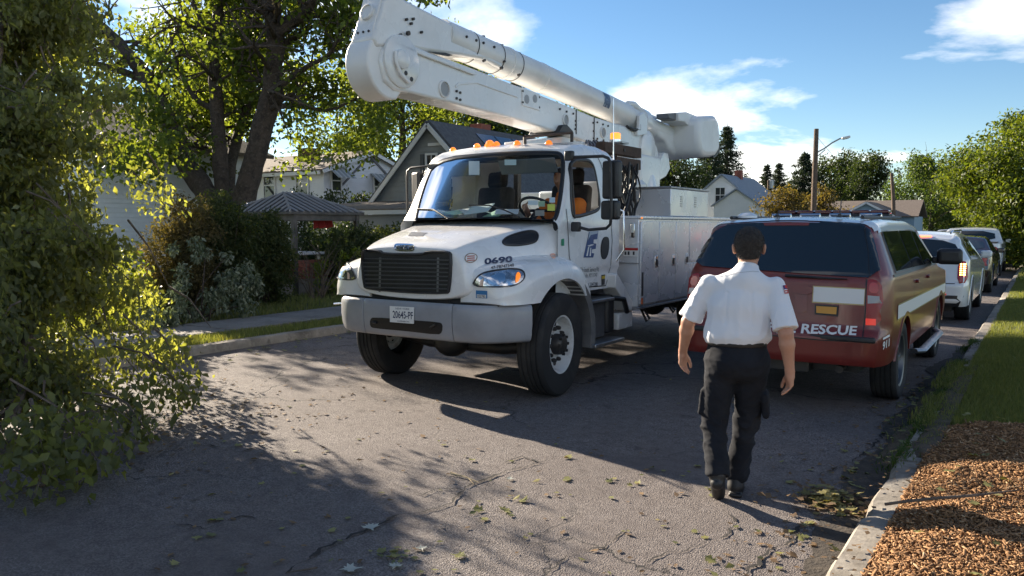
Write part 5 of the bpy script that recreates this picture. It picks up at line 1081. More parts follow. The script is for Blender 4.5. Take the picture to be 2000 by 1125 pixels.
# ---- simpler far cars
def far_car(name, label, cat, cx, y0, paint, kind, face=1):
    root = empty(name, (cx, y0 + 2.2, 0), label, cat, 'vehicles parked farther along the street')
    if kind == 'sedan': L, w, zs, bl, rf, ry_, wy, wr, gl = 4.8, .92, .26, [(0, .98), (4.8, .88)], [(0, 1.0), (.5, 1.03), (.62, 1.05), (1.35, 1.38), (2.4, 1.40), (2.75, 1.34), (3.5, .98), (4.6, .84), (4.8, .7)], [(.3, .06), (.6, 0), (.98, .05)], (.98, 3.75), .33, ((-.62, 1.35), (.62, 1.35), (.72, 1.06), (-.72, 1.06))
    elif kind == 'pickup': L, w, zs, bl, rf, ry_, wy, wr, gl = 5.4, .97, .42, [(0, 1.08), (5.4, 1.05)], [(0, 1.10), (1.75, 1.10), (1.80, 1.14), (1.95, 1.55), (2.2, 1.60), (3.3, 1.59), (3.6, 1.52), (4.1, 1.12), (5.2, 1.02), (5.4, .9)], [(.3, .05), (.6, 0), (1.1, .02)], (1.05, 4.4), .38, ((-.66, 1.50), (.66, 1.50), (.72, 1.16), (-.72, 1.16))
    else: L, w, zs, bl, rf, ry_, wy, wr, gl = 4.7, .93, .34, [(0, 1.10), (4.7, 1.0)], [(0, 1.55), (.3, 1.60), (1.0, 1.63), (2.5, 1.62), (2.8, 1.58), (3.4, 1.08), (4.5, .98), (4.7, .85)], [(.3, .1), (.45, 0), (.75, 0), (1.1, .08), (1.55, .3)], (.9, 3.7), .36, ((-.66, 1.52), (.66, 1.52), (.76, 1.16), (-.76, 1.16))
    b, B = car(root, paint, L, w, zs, bl, rf, ry_, [(.3, .1), (.5, 0), (1.0, .2)], cx, y0, wy, wr, tum=.26 if kind == 'sedan' else .18, n_y=60)
    rxz(gl, 'rear_window', TINT, root, B, cx, .006)
    gy_ = {'sedan': [[(1.2, 1.02), (1.55, 1.32), (2.1, 1.34), (2.1, 1.0)], [(2.17, 1.0), (2.17, 1.34), (2.6, 1.30), (3.2, .99)]], 'pickup': [[(2.05, 1.14), (2.1, 1.5), (2.8, 1.52), (2.8, 1.13)], [(2.87, 1.13), (2.87, 1.52), (3.4, 1.48), (3.85, 1.14)]]}.get(kind, [[(.5, 1.16), (.6, 1.52), (1.5, 1.54), (1.5, 1.14)], [(1.57, 1.14), (1.57, 1.54), (2.3, 1.54), (2.3, 1.13)], [(2.37, 1.13), (2.37, 1.54), (2.75, 1.50), (3.2, 1.12)]])
    for s in (1, -1):
        for g in gy_: panel(smooth_poly([(y0 + a, c) for a, c in g], 1), B, along_x(s), 'side_window', TINT, root, off=.004, step=.15)
        zt = .90 if kind != 'pickup' else 1.0; rxz([(s * .66, zt), (s * .86, zt), (s * .87, zt - .17), (s * .68, zt - .2)], 'tail_light', TAIL, root, B, cx, .012, .01, .08)
        MB().box((cx + s * (w + .06), y0 + L * .60, 1.02 if kind == 'sedan' else 1.15), (.17, .09, .13)).build('wing_mirror', paint, root, bevel=.03)
    rxz([(-.26, .78), (.26, .78), (.26, .64), (-.26, .64)], 'licence_plate', WHITEV, root, B, cx, .01, 0, .1, 0); rxz([(-.85, .48), (.85, .48), (.8, zs), (-.8, zs)], 'rear_bumper', BLACKP if kind != 'pickup' else CHROME, root, B, cx, .008, 0, .1, 0)
    if kind == 'pickup': MB().bb(cx - .8, cx + .8, y0 + .08, y0 + 1.75, 1.075, 1.1375).build('bed_cover', BLACKP, root)
    return root
DARKC = pm('dark_maroon_paint', (.022, .012, .016), .2, coat=.9); CHAR = pm('charcoal_paint', (.03, .033, .036), .22, coat=.9); SILV = pm('silver_paint', (.45, .46, .47), .25, metal=.5, coat=.7)
far_car('sedan', 'dark maroon sedan parked ahead of the white crossover', 'car', -1.98, 22.6, DARKC, 'sedan')
far_car('pickup_truck', 'white pickup truck parked ahead of the dark sedan', 'pickup', -2.15, 30.5, WP, 'pickup')
far_car('small_car', 'silver car parked just ahead of the white pickup', 'car', -1.75, 38.2, SILV, 'sedan')
far_car('parked_suv', 'dark SUV parked last in the row by the maple tree', 'suv', -1.75, 45.5, CHAR, 'suv')
far_car('parked_suv', 'dark SUV at far kerb seen over the crossover roof', 'suv', -8.0, 55.0, CHAR, 'suv')
far_car('sedan', 'small grey car farther down the middle of the street', 'car', -5.6, 62.0, SILV, 'sedan')
# ================================================================ PEOPLE (smooth-union distance fields turned into one continuous surface)
class Field:
    def __init__(s, lo, hi, h):
        s.lo = np.array(lo, float); s.h = h; s.n = np.ceil((np.array(hi) - s.lo) / h).astype(int) + 1; s.a = np.full(s.n, .5, np.float32)
    def _blk(s, lo, hi):
        i0 = np.maximum(0, np.floor((lo - s.lo) / s.h).astype(int)); i1 = np.minimum(s.n, np.ceil((hi - s.lo) / s.h).astype(int) + 1)
        sl = tuple(slice(a, b) for a, b in zip(i0, i1)); g = [s.lo[k] + s.h * np.arange(i0[k], i1[k]) for k in range(3)]
        return sl, np.meshgrid(*g, indexing='ij')
    def put(s, sl, d, k, op='u'):
        a = s.a[sl]
        if op == 'u':
            h = np.clip(.5 + .5 * (a - d) / k, 0, 1); s.a[sl] = a * (1 - h) + d * h - k * h * (1 - h)
        else: s.a[sl] = np.maximum(a, -d)
    def cap(s, A, B, ra, rb, k=.02, sc=(1, 1, 1), cut=None, cut2=None):
        """tapered capsule from A to B; sc squeezes space (sc<1 fattens that axis); cut=(point, normal) slices the far side off"""
        A = np.array(A, float); B = np.array(B, float); sc = np.array(sc, float); m = max(ra, rb) / sc.min() + k + 2 * s.h
        sl, (X, Y, Z) = s._blk(np.minimum(A, B) - m, np.maximum(A, B) + m); P = np.stack([X, Y, Z], -1); ab = (B - A) * sc; pa = (P - A) * sc
        t = np.clip((pa @ ab) / max(1e-9, ab @ ab), 0, 1); d = np.linalg.norm(pa - t[..., None] * ab, axis=-1) - (ra + (rb - ra) * t); d = d / sc.max()
        for c in (cut, cut2):
            if c is not None: d = np.maximum(d, (P - np.array(c[0])) @ (np.array(c[1]) / np.linalg.norm(c[1])))
        s.put(sl, d.astype(np.float32), k); return s
    def ell(s, C, r, k=.02, rot=None, cut=None):
        C = np.array(C, float); r = np.array(r, float); m = r.max() + k + 2 * s.h; sl, (X, Y, Z) = s._blk(C - m, C + m); P = np.stack([X, Y, Z], -1) - C
        Q = P if rot is None else P @ np.array(Euler(rot).to_matrix()); q = Q / r; l = np.linalg.norm(q, axis=-1); g = np.linalg.norm(q / r, axis=-1); d = l * (l - 1) / np.maximum(g, 1e-6)
        if cut is not None: d = np.maximum(d, (P + C - np.array(cut[0])) @ (np.array(cut[1]) / np.linalg.norm(cut[1])))
        s.put(sl, d.astype(np.float32), k); return s
    def box(s, C, r, rnd, k=.02, rot=None):
        C = np.array(C, float); r = np.array(r, float); m = np.linalg.norm(r) + rnd + k + 2 * s.h; sl, (X, Y, Z) = s._blk(C - m, C + m); P = np.stack([X, Y, Z], -1) - C
        Q = P if rot is None else P @ np.array(Euler(rot).to_matrix()); q = np.abs(Q) - (r - rnd); d = np.linalg.norm(np.maximum(q, 0), axis=-1) + np.minimum(q.max(-1), 0) - rnd
        s.put(sl, d.astype(np.float32), k); return s
    def surface(s, smooth=2):
        a = s.a; S = a < 0; h = s.h; n = np.array(a.shape)
        c = [S[i:n[0] - 1 + i, j:n[1] - 1 + j, k:n[2] - 1 + k] for i in (0, 1) for j in (0, 1) for k in (0, 1)]
        cnt = sum(x.astype(np.int8) for x in c); act = (cnt > 0) & (cnt < 8); idx = np.argwhere(act); num = -np.ones(act.shape, np.int64); num[act] = np.arange(len(idx))
        off = [(i, j, k) for i in (0, 1) for j in (0, 1) for k in (0, 1)]; val = [a[idx[:, 0] + o[0], idx[:, 1] + o[1], idx[:, 2] + o[2]] for o in off]
        acc = np.zeros((len(idx), 3)); w = np.zeros(len(idx))
        for p in range(8):
            for q in range(p + 1, 8):
                if sum(abs(off[p][e] - off[q][e]) for e in range(3)) != 1: continue
                m = (val[p] < 0) != (val[q] < 0); t = np.where(m, val[p] / np.where(m, val[p] - val[q], 1), 0)
                pt = np.array(off[p])[None] + t[:, None] * (np.array(off[q]) - np.array(off[p]))[None]; acc += pt * m[:, None]; w += m
        V = (idx + acc / w[:, None]) * h + s.lo; Fs = []
        for ax in range(3):
            sl0 = [slice(None)] * 3; sl1 = [slice(None)] * 3; sl0[ax] = slice(0, -1); sl1[ax] = slice(1, None); d = S[tuple(sl0)] != S[tuple(sl1)]; e = np.argwhere(d); u, v = (ax + 1) % 3, (ax + 2) % 3
            ok = (e[:, u] > 0) & (e[:, v] > 0) & (e[:, u] < n[u] - 1) & (e[:, v] < n[v] - 1); e = e[ok]; ids = []
            for du, dv in ((-1, -1), (0, -1), (0, 0), (-1, 0)): q = e.copy(); q[:, u] += du; q[:, v] += dv; ids.append(num[q[:, 0], q[:, 1], q[:, 2]])
            f = np.stack(ids, -1); flip = ~S[e[:, 0], e[:, 1], e[:, 2]]; f[flip] = f[flip][:, ::-1]; Fs.append(f)
        F = np.concatenate(Fs); F = F[(F >= 0).all(1)]
        for _ in range(smooth):
            acc = np.zeros_like(V); w = np.zeros(len(V))
            for i in range(4):
                for j in (1, 3): np.add.at(acc, F[:, i], V[F[:, (i + j) % 4]]); np.add.at(w, F[:, i], 1)
            V = V * .45 + acc / np.maximum(w, 1)[:, None] * .55
        return V, F
def normals(V, F):
    n = np.cross(V[F[:, 2]] - V[F[:, 0]], V[F[:, 3]] - V[F[:, 1]]); N = np.zeros_like(V)
    for i in range(4): np.add.at(N, F[:, i], n)
    return N / np.maximum(1e-9, np.linalg.norm(N, axis=1))[:, None]
SKIN = pm('skin', (.50, .27, .18), .5, var=((.42, .20, .13), 9, .4, .7), bump=(120, .15, .002)); HAIR = pm('short_hair', (.022, .018, .016), .75, var=((.07, .06, .052), 90, .45, .75), bump=(220, .9, .004))
SHIRT = pm('white_cotton', (.74, .76, .80), .85, sheen=.2, bump=(300, .1, .001)); TROU = pm('dark_uniform_cloth', (.012, .0135, .018), .9, var=((.02, .022, .028), 6, .4, .7), bump=(260, .25, .001), spec=.2)
BOOT = pm('black_boot', (.012, .012, .013), .5, var=((.05, .045, .04), 10, .5, .75)); BELT = pm('belt_leather', (.015, .014, .014), .45)
# walking man. local frame: x to his right, y the way he walks, z up
PH = R(14.0); PO = Vector((-1.555, 4.83, 0)); PM = Matrix.Translation(PO) @ Matrix.Rotation(PH, 4, 'Z')
def field_obj(fl, name, mats, parent, smooth=2, disp=None, M=PM):
    V, F = fl.surface(smooth)
    if disp is not None: N = normals(V, F); V = V + N * disp(V, N)[:, None]
    Vw = V @ np.array(M.to_3x3()).T + np.array(M.translation); return link(name, arr_mesh(name, Vw, F, mats, smooth=True), parent)
def hand(f, W, D, S, r=1.0, curl=.5, thumb=1):
    """W wrist point, D direction to the fingers, S across the palm toward the thumb"""
    W, D, S = (np.array(v, float) for v in (W, D, S)); D /= np.linalg.norm(D); S = S - D * (S @ D); S /= np.linalg.norm(S); Nn = np.cross(D, S) * thumb
    f.cap(W, W + D * .03, .026 * r, .028 * r, .012); f.cap(W + D * .035 + S * .018, W + D * .085 + S * .024, .017 * r, .015 * r, .012); f.cap(W + D * .035 - S * .014, W + D * .08 - S * .022, .017 * r, .014 * r, .012); f.cap(W + D * .04, W + D * .085, .018 * r, .015 * r, .012)
    for i, (o, l) in enumerate(((.027, .072), (.009, .080), (-.010, .075), (-.027, .058))):
        p = W + D * (.086 - .004 * abs(i - 1)) + S * o; c = curl * (1 + .18 * i); rr = (.0095 - .0006 * i) * r
        for k, fr in enumerate((.42, .32, .26)):
            ang = c * (.45 + .55 * k); d = D * math.cos(ang) + Nn * math.sin(ang) + S * o * 1.2; q = p + d / np.linalg.norm(d) * l * fr; f.cap(p, q, rr, rr * .9, .0035); p = q; rr *= .92
    p = W + D * .028 + S * .022; q = p + D * .035 + S * .026 + Nn * .012; f.cap(p, q, .016 * r, .012 * r, .01); z = q + D * .032 + S * .006 + Nn * .012; f.cap(q, z, .0115 * r, .010 * r, .004); f.cap(z, z + D * .02 - S * .002 + Nn * .006, .010 * r, .0085 * r, .004)
man = empty('person', PO, 'man in white short-sleeved shirt and dark trousers walking away', 'person')
# joints
HD = np.array([.055, .07, 1.565]); NK = np.array([.045, .045, 1.43])
SHL = np.array([-.178, .03, 1.345]); SHR = np.array([.222, .01, 1.34])
ELL = np.array([-.305, .055, 1.09]); WRL = np.array([-.35, .17, .885]); ELR = np.array([.285, -.085, 1.06]); WRR = np.array([.312, -.05, .83])
f = Field((-.48, -.32, .60), (.48, .40, 1.74), .0055)
f.cap((-.01, .03, 1.0), (.02, .04, 1.28), .07, .075, .03, sc=(.8, 1.1, 1)); f.cap(SHL + [.05, .01, -.03], SHR + [-.05, .01, -.03], .03, .03, .02); f.cap(NK + [0, .01, -.06], NK + [.006, .01, .07], .060, .054, .02)
f.ell(HD + [0, .0, .022], (.079, .097, .094), .02); f.ell(HD + [0, .028, -.045], (.062, .072, .075), .03); f.cap(HD + [0, .088, -.01], HD + [0, .106, -.04], .012, .016, .015)     # skull, jaw, nose
f.ell(HD + [0, .09, -.075], (.026, .014, .012), .01); f.ell(HD + [.03, .078, .005], (.014, .012, .010), .006); f.ell(HD + [-.03, .078, .005], (.014, .012, .010), .006)
for s in (-1, 1): f.ell(HD + [s * .086, -.006, -.012], (.011, .022, .034), .008, rot=(0, 0, s * .45)); f.ell(HD + [s * .094, -.016, .004], (.009, .010, .020), .006)
for S0, E0, W0, sd_ in ((SHL, ELL, WRL, -1), (SHR, ELR, WRR, 1)):
    f.cap(S0, E0, .048, .040, .03); M0 = E0 + (W0 - E0) * .28; f.cap(E0, M0, .040, .043, .02); f.cap(M0, W0, .043, .027, .02)
hand(f, WRL, (-.02, .10, -1), (.45, .85, .1), 1.02, .55, 1); hand(f, WRR, (.03, .14, -1), (-.35, .85, .1), 1.05, .6, -1)
body = field_obj(f, 'body', SKIN, man, 2)
# hair
f = Field((-.1, -.12, 1.4), (.22, .24, 1.74), .006)
f.ell(HD + [0, -.012, .030], (.086, .102, .097), .012, cut=(HD + [0, .055, .0], (0, 1, -.75))); f.ell(HD + [0, -.042, -.025], (.070, .062, .070), .012, cut=(HD + [0, 0, -.062], (0, .15, -1)))
hair = field_obj(f, 'hair', HAIR, man, 1, lambda V, N: .0014 * np.sin(V[:, 0] * 230 + 40 * V[:, 2]) * np.sin(V[:, 2] * 200 + 30 * V[:, 1]))
hv = np.array([tuple(v.co) for v in hair.data.vertices]); hn = np.array([tuple(v.normal) for v in hair.data.vertices]); hg = np.random.default_rng(2); ix = hg.integers(0, len(hv), 9000); o_ = hv[ix] + hg.normal(0, .002, (9000, 3)); dn = hn[ix] * .55 + hg.normal(0, .28, (9000, 3)) + np.array([0, 0, -.55]); dn /= np.linalg.norm(dn, axis=1)[:, None]; ok_ = hn[ix][:, 2] > -.75; o_, dn = o_[ok_], dn[ok_]; sd_ = np.cross(dn, hg.normal(0, 1, dn.shape)); sd_ /= np.linalg.norm(sd_, axis=1)[:, None]; ll = hg.uniform(.006, .013, (len(o_), 1))
hs_ = link('hair_strands', arr_mesh('hair_strands', np.stack([o_ - sd_ * .0007, o_ + sd_ * .0007, o_ + dn * ll], 1).reshape(-1, 3), np.arange(len(o_) * 3).reshape(-1, 3), pm('hair_strand', (.03, .025, .022), .6, var=((.10, .09, .08), 40, .45, .7))), hair); hs_['kind'] = 'stuff'
# shirt
f = Field((-.48, -.32, .88), (.5, .36, 1.56), .007); sy = (.72, 1.05, 1)
f.cap((-.005, .01, 1.0), (.0, .01, 1.05), .128, .136, .03, sc=sy, cut=((0, 0, .978), (0, 0, -1))); f.cap((.0, .01, 1.05), (.012, .015, 1.20), .134, .128, .03, sc=sy); f.cap((.012, .015, 1.20), (.028, .015, 1.31), .120, .098, .04, sc=(.66, 1.0, 1))
f.cap(SHL + [.03, -.005, -.015], (.035, .0, 1.385), .046, .062, .05); f.cap((.035, .0, 1.385), SHR + [-.03, .0, -.015], .062, .046, .05); f.cap((.035, .02, 1.36), NK + [0, -.005, -.015], .085, .068, .04)
f.cap(NK + [0, -.003, -.02], NK + [.004, .005, .03], .071, .066, .010, cut=(NK + [0, 0, .028], (0, .35, 1)))
dl = (ELL - SHL); dr = (ELR - SHR); EL = SHL + dl * .90; ER = SHR + dr * .92
f.cap(SHL, EL + dl * .3, .052, .084, .02, cut=(EL, dl)); f.cap(SHR, ER + dr * .3, .052, .086, .02, cut=(ER, dr))
_fr = np.random.default_rng(5)
def folds(V, freq, n=6, stretch=(1, 1, 1), sharp=True, seed=0):
    """irregular cloth creases: warped sum of waves in random directions, ridged"""
    g = np.random.default_rng(seed); P = V * np.array(stretch); acc = np.zeros(len(V)); P = P + .05 * np.stack([np.sin(P[:, 2] * 11 + P[:, 0] * 7), np.sin(P[:, 0] * 13 + 1), np.sin(P[:, 1] * 12 + P[:, 0] * 9 + 2)], -1)
    for _ in range(n): k = g.normal(0, 1, 3); k /= np.linalg.norm(k); acc += np.sin(P @ k * freq * g.uniform(.6, 1.5) + g.uniform(0, 6.28))
    acc /= math.sqrt(n); return (.5 - np.abs(np.tanh(acc * 1.2))) if sharp else np.tanh(acc)
def shirt_disp(V, N):
    x, y, z = V.T; back = np.clip(-N[:, 1], 0, 1); low = np.clip((1.24 - z) / .22, 0, 1)
    d = .0075 * (.35 + low) * folds(V, 34, stretch=(1.3, 1, .45), seed=3) + .0035 * folds(V, 80, stretch=(1, 1, .8), seed=4) * (.4 + low) + .008 * np.exp(-((z - 1.015) / .03) ** 2)
    arm = np.clip((np.abs(x - .02) - .19) / .05, 0, 1); d += .004 * arm * folds(V, 55, stretch=(1, 1, .6), seed=6)
    d += -.005 * np.exp(-((np.abs(x - .015) - .07 - .05 * (1.3 - z)) / .010) ** 2) * back * (z > 1.1) * (z < 1.3) + .004 * np.exp(-((x - .015) / .018) ** 2) * back * (z > 1.02) * (z < 1.31)
    return d
shirt = field_obj(f, 'shirt', SHIRT, man, 2, shirt_disp); SHB = bvh_of(shirt)
# trousers
HIPL = np.array([-.085, .0, .86]); HIPR = np.array([.095, .02, .86]); KNL = np.array([-.125, -.02, .47]); KNR = np.array([.062, .085, .47]); ANL = np.array([-.085, -.16, .175]); ANR = np.array([.012, .085, .10])
f = Field((-.36, -.40, .0), (.36, .36, 1.05), .0075)
f.cap((-.005, .01, .88), (.0, .01, 1.0), .136, .126, .03, sc=(.74, 1.08, 1), cut=((0, 0, 1.005), (0, 0, 1))); f.cap((-.055, -.06, .85), (-.06, -.055, .83), .085, .08, .05); f.cap((.07, -.045, .85), (.07, -.045, .83), .085, .08, .05)
f.cap(HIPL, KNL, .104, .076, .03); f.cap(KNL, ANL + [0, .0, .02], .076, .068, .03, cut=(ANL + [0, .01, -.005], ANL - KNL)); f.cap(HIPR, KNR, .104, .076, .03); f.cap(KNR, ANR + [0, 0, .03], .074, .068, .03, cut=(ANR + [0, 0, -.02], (0, 0, -1)))
f.box((-.196, .01, .60), (.022, .065, .085), .018, .012, rot=(R(-4), R(5), 0)); f.box((.176, .05, .60), (.022, .065, .085), .018, .012, rot=(R(8), R(-4), 0))   # cargo pockets
def trou_disp(V, N):
    x, y, z = V.T; lo = np.clip((.58 - z) / .25, 0, 1); knee = np.exp(-((z - .48) / .08) ** 2)
    return (.004 + .008 * lo + .006 * knee) * folds(V, 38, stretch=(1, 1, 1.1), seed=8) + .003 * folds(V, 90, seed=9) + .006 * lo * folds(V, 26, stretch=(.4, .4, 1.6), seed=10)
field_obj(f, 'trousers', TROU, man, 2, trou_disp)
f = Field((-.25, -.2, .94), (.25, .22, 1.03), .006); f.cap((-.002, .01, .975), (.0, .01, 1.0), .133, .133, .004, sc=(.74, 1.06, 1), cut=((0, 0, .962), (0, 0, -1)), cut2=((0, 0, 1.0), (0, 0, 1))); field_obj(f, 'belt', BELT, man, 1)
# boots: left one pushing off on its toe, right one flat
f = Field((-.25, -.36, -.01), (-.0, .12, .30), .006); toe = np.array([-.088, -.05, .036]); heel = np.array([-.087, -.185, .165]); f.cap(heel + [0, .012, .03], ANL + [0, .03, .05], .046, .05, .02); f.cap(heel + [0, .02, .0], toe, .044, .040, .03, sc=(.95, 1, 1)); f.cap(heel + [0, -.012, -.022], heel + [0, .07, -.045], .038, .042, .008); f.cap(heel + [0, .07, -.047], toe + [0, .01, -.012], .041, .036, .01)
field_obj(f, 'boot', BOOT, man, 1)
f = Field((-.06, -.06, -.01), (.14, .32, .25), .006); f.cap((.008, .07, .06), (.008, .08, .16), .048, .052, .02); f.cap((.008, .06, .05), (.013, .23, .04), .045, .040, .03); f.box((.010, .13, .014), (.042, .135, .014), .012, .006); field_obj(f, 'boot', BOOT, man, 1)
# shoulder patch, back pocket, epaulette seams
pt = panel([(1528.5, 558), (1536.5, 557), (1540.5, 573), (1532, 574)], SHB, from_eye, 'flag_patch', pm('patch_red', (.5, .05, .05), .8), man, off=.003, step=5)
if pt:
    for k in range(3): panel([(1529.4 + k * 1.1, 562 + k * 4), (1537.6 + k * 1.1, 561 + k * 4), (1538 + k * 1.1, 562.8 + k * 4), (1529.9 + k * 1.1, 563.8 + k * 4)], SHB, from_eye, 'patch_stripe', WHITEV, pt, off=.0045, step=4)
    panel([(1528.6, 558), (1533.5, 557.5), (1535.5, 565), (1530.4, 565.7)], SHB, from_eye, 'patch_canton', pm('patch_blue', (.03, .05, .2), .8), pt, off=.0055, step=4)
line_on(refine([(1404, 541), (1440, 533), (1470, 530), (1500, 533), (1520, 540)], 6, False), 1.0, SHB, from_eye, 'yoke_seam', pm('seam_grey', (.42, .43, .47), .9), man, off=.002)
# driver
DO = Vector((TC + .60, 7.74, 1.50)); DM = Matrix.Translation(DO)
drv = empty('person', DO, 'driver in orange shirt sitting behind the truck steering wheel', 'person')
f = Field((-.36, -.62, -.1), (.40, .28, .98), .011)
f.cap((0, .12, 0), (0, .14, .38), .12, .13, .04, sc=(.75, 1, 1)); f.cap((0, .12, .5), (0, .1, .62), .055, .052, .03); f.ell((0, .07, .72), (.078, .098, .105), .03); f.cap((0, -.03, .70), (0, -.045, .68), .014, .015, .01)
for s in (-1, 1): f.cap((s * .20, .13, .42), (s * .29, -.03, .17), .055, .045, .03); f.cap((s * .29, -.03, .17), (s * .2, -.33, .36), .042, .03, .02); f.cap((s * .2, -.33, .36), (s * .18, -.40, .40), .03, .035, .02); f.ell((s * .079, .07, .70), (.014, .02, .03), .01)
for s in (-1, 1):
    for k in range(4): f.cap((s * .18, -.40 - .004 * k, .41 - .02 * k), (s * .15, -.44, .42 - .02 * k), .011, .010, .004)
    f.cap((s * .17, -.38, .43), (s * .13, -.40, .46), .012, .010, .006)
field_obj(f, 'body', SKIN, drv, 2, M=DM)
f = Field((-.38, -.3, -.05), (.42, .32, .62), .012); ORANGE = pm('orange_hi_vis', (.75, .20, .02), .8, var=((.62, .15, .02), 5, .4, .7))
f.cap((0, .11, 0), (0, .13, .38), .145, .15, .04, sc=(.72, 1, 1), cut=((0, 0, -.02), (0, 0, -1))); f.cap((-.19, .13, .42), (.19, .13, .42), .075, .075, .05); f.cap((0, .12, .45), (0, .11, .54), .09, .065, .03)
for s in (-1, 1): f.cap((s * .20, .13, .41), (s * .29, -.02, .18), .082, .075, .04, cut=((s * .27, .0, .22), (s * .09, -.16, -.25)))
field_obj(f, 'shirt', ORANGE, drv, 2, lambda V, N: .006 * np.sin(V[:, 2] * 40 + V[:, 0] * 30), M=DM)
f = Field((-.12, -.12, .6), (.12, .22, .88), .01); f.ell((0, .085, .745), (.085, .10, .10), .02, cut=((0, .02, .72), (0, -1, -.6))); field_obj(f, 'hair', HAIR, drv, 1, M=DM)
f = Field((-.3, -.45, -.2), (.3, .3, .16), .014); f.cap((-.1, .1, .02), (-.12, -.33, .03), .09, .075, .04); f.cap((.1, .1, .02), (.12, -.33, .03), .09, .075, .04); field_obj(f, 'trousers', TROU, drv, 1, M=DM)
# ================================================================ TREES, SHRUBS, HEDGES
def leaf_arrays(P, size, rng, droop=.0, aspect=.55, fold=.25, upbias=.25, shape=0, jit=.35):
    """one folded leaf at each point of P: 4-corner blade (shape 0, 2 triangles) or lobed maple-like blade (shape 1)"""
    n = len(P); d = rng.normal(0, 1, (n, 3)); d[:, 2] -= droop; d /= np.linalg.norm(d, axis=1)[:, None]; nn = rng.normal(0, 1, (n, 3)); nn[:, 2] += upbias * 3; s = np.cross(d, nn); s /= np.maximum(1e-6, np.linalg.norm(s, axis=1))[:, None]; u = np.cross(s, d)
    L = (size * rng.uniform(1 - jit, 1 + jit, n))[:, None]; w = L * aspect
    if shape == 0:
        V = np.stack([P, P + d * L * .45 - s * w * .5 + u * L * fold * .5, P + d * L, P + d * L * .45 + s * w * .5 + u * L * fold * .5], 1).reshape(-1, 3); k = np.arange(n)[:, None] * 4
        F = np.concatenate([k + np.array([[0, 2, 1]]), k + np.array([[0, 3, 2]])])
    else:
        pts = [(0, 0, 0), (.20, -.42, .08), (.42, -.30, .04), (.55, -.5, .1), (.70, -.18, .02), (1, 0, -.1), (.70, .18, .02), (.55, .5, .1), (.42, .30, .04), (.20, .42, .08)]
        V = np.stack([P + d * L * a + s * L * b * (aspect / .55) + u * L * c for a, b, c in pts], 1).reshape(-1, 3); k = np.arange(n)[:, None] * 10
        F = np.concatenate([k + np.array([t]) for t in ((0, 1, 2), (2, 3, 4), (0, 2, 4), (0, 4, 5), (0, 5, 6), (0, 6, 8), (8, 6, 7), (0, 8, 9))])
    return V, F
def leaf_obj(name, P, size, mat, parent, seed=0, kind=None, **kw):
    V, F = leaf_arrays(np.asarray(P, float), size, np.random.default_rng(seed), **kw); o = link(name, arr_mesh(name, V, F, mat), parent)
    if kind: o['kind'] = kind
    return o
def clumps(centers, n, r, rng, flat=1.0):
    C = np.asarray(centers, float); rr = np.asarray(r if np.ndim(r) else [r] * len(C)); out = []
    for c, q in zip(C, rr):
        d = rng.normal(0, 1, (n, 3)); d /= np.linalg.norm(d, axis=1)[:, None]; d *= (q * rng.uniform(0.15, 1, n) ** .55)[:, None]; d[:, 2] *= flat; out.append(c + d)
    return np.concatenate(out)
BARK = pm('bark', (.085, .062, .048), .95, var=[((.04, .03, .024), 5, .4, .65), ((.14, .11, .09), 16, .5, .75)], bump=(22, 1.0, .04)); BARK_L = pm('bark_pale', (.16, .12, .09), .95, var=((.08, .06, .045), 7, .4, .65), bump=(30, .8, .03)); SPLIT = pm('split_wood', (.55, .36, .16), .8, var=((.42, .25, .1), 14, .4, .7), bump=(30, .6, .02))
def limb_path(P, r0, r1, rnd, wob=.06, sub=5):
    P = [Vector(p) for p in P]; Q = []
    for i in range(len(P) - 1):
        a = P[max(0, i - 1)]; b = P[i]; c = P[i + 1]; d = P[min(len(P) - 1, i + 2)]
        for k in range(sub):
            t = k / sub; Q.append(.5 * ((2 * b) + (c - a) * t + (2 * a - 5 * b + 4 * c - d) * t * t + (3 * b - a - 3 * c + d) * t ** 3))
    Q.append(P[-1]); n = len(Q); rad = []
    for i, p in enumerate(Q):
        t = i / (n - 1); r = r0 + (r1 - r0) * t ** .85; rad.append(r * (1 + rnd.uniform(-.07, .07)))
        if 0 < i < n - 1: Q[i] = p + Vector((rnd.uniform(-1, 1), rnd.uniform(-1, 1), rnd.uniform(-.5, .5))) * wob * r * 2
    return Q, rad
def sprout(mb, start, d, ln, r, depth, rnd, tips, spread=.7, lift=.15, n_sub=4):
    """recursive twig system; tips collects foliage centres"""
    P = [Vector(start)]; d = d.normalized(); k = max(3, int(4 + depth))
    for i in range(k):
        d = (d + Vector((rnd.uniform(-1, 1), rnd.uniform(-1, 1), rnd.uniform(-1, 1) + lift)) * .22).normalized(); P.append(P[-1] + d * (ln / k))
    mb.tube(P, [r * (1 - .75 * i / k) for i in range(k + 1)], 6 if r > .03 else 4, cap=False)
    if depth <= 0: tips += P[k // 2:]; return
    for i in range(n_sub):
        t = rnd.uniform(.3, 1); p = P[min(k, max(1, int(t * k)))]; a, b = frame(d); an = rnd.uniform(0, 6.28); q = (d * (1 - spread * .5) + (a * math.cos(an) + b * math.sin(an)) * spread + Vector((0, 0, lift))); sprout(mb, p, q, ln * rnd.uniform(.5, .72), r * .5, depth - 1, rnd, tips, spread, lift, max(2, n_sub - 1))
    tips.append(P[-1])
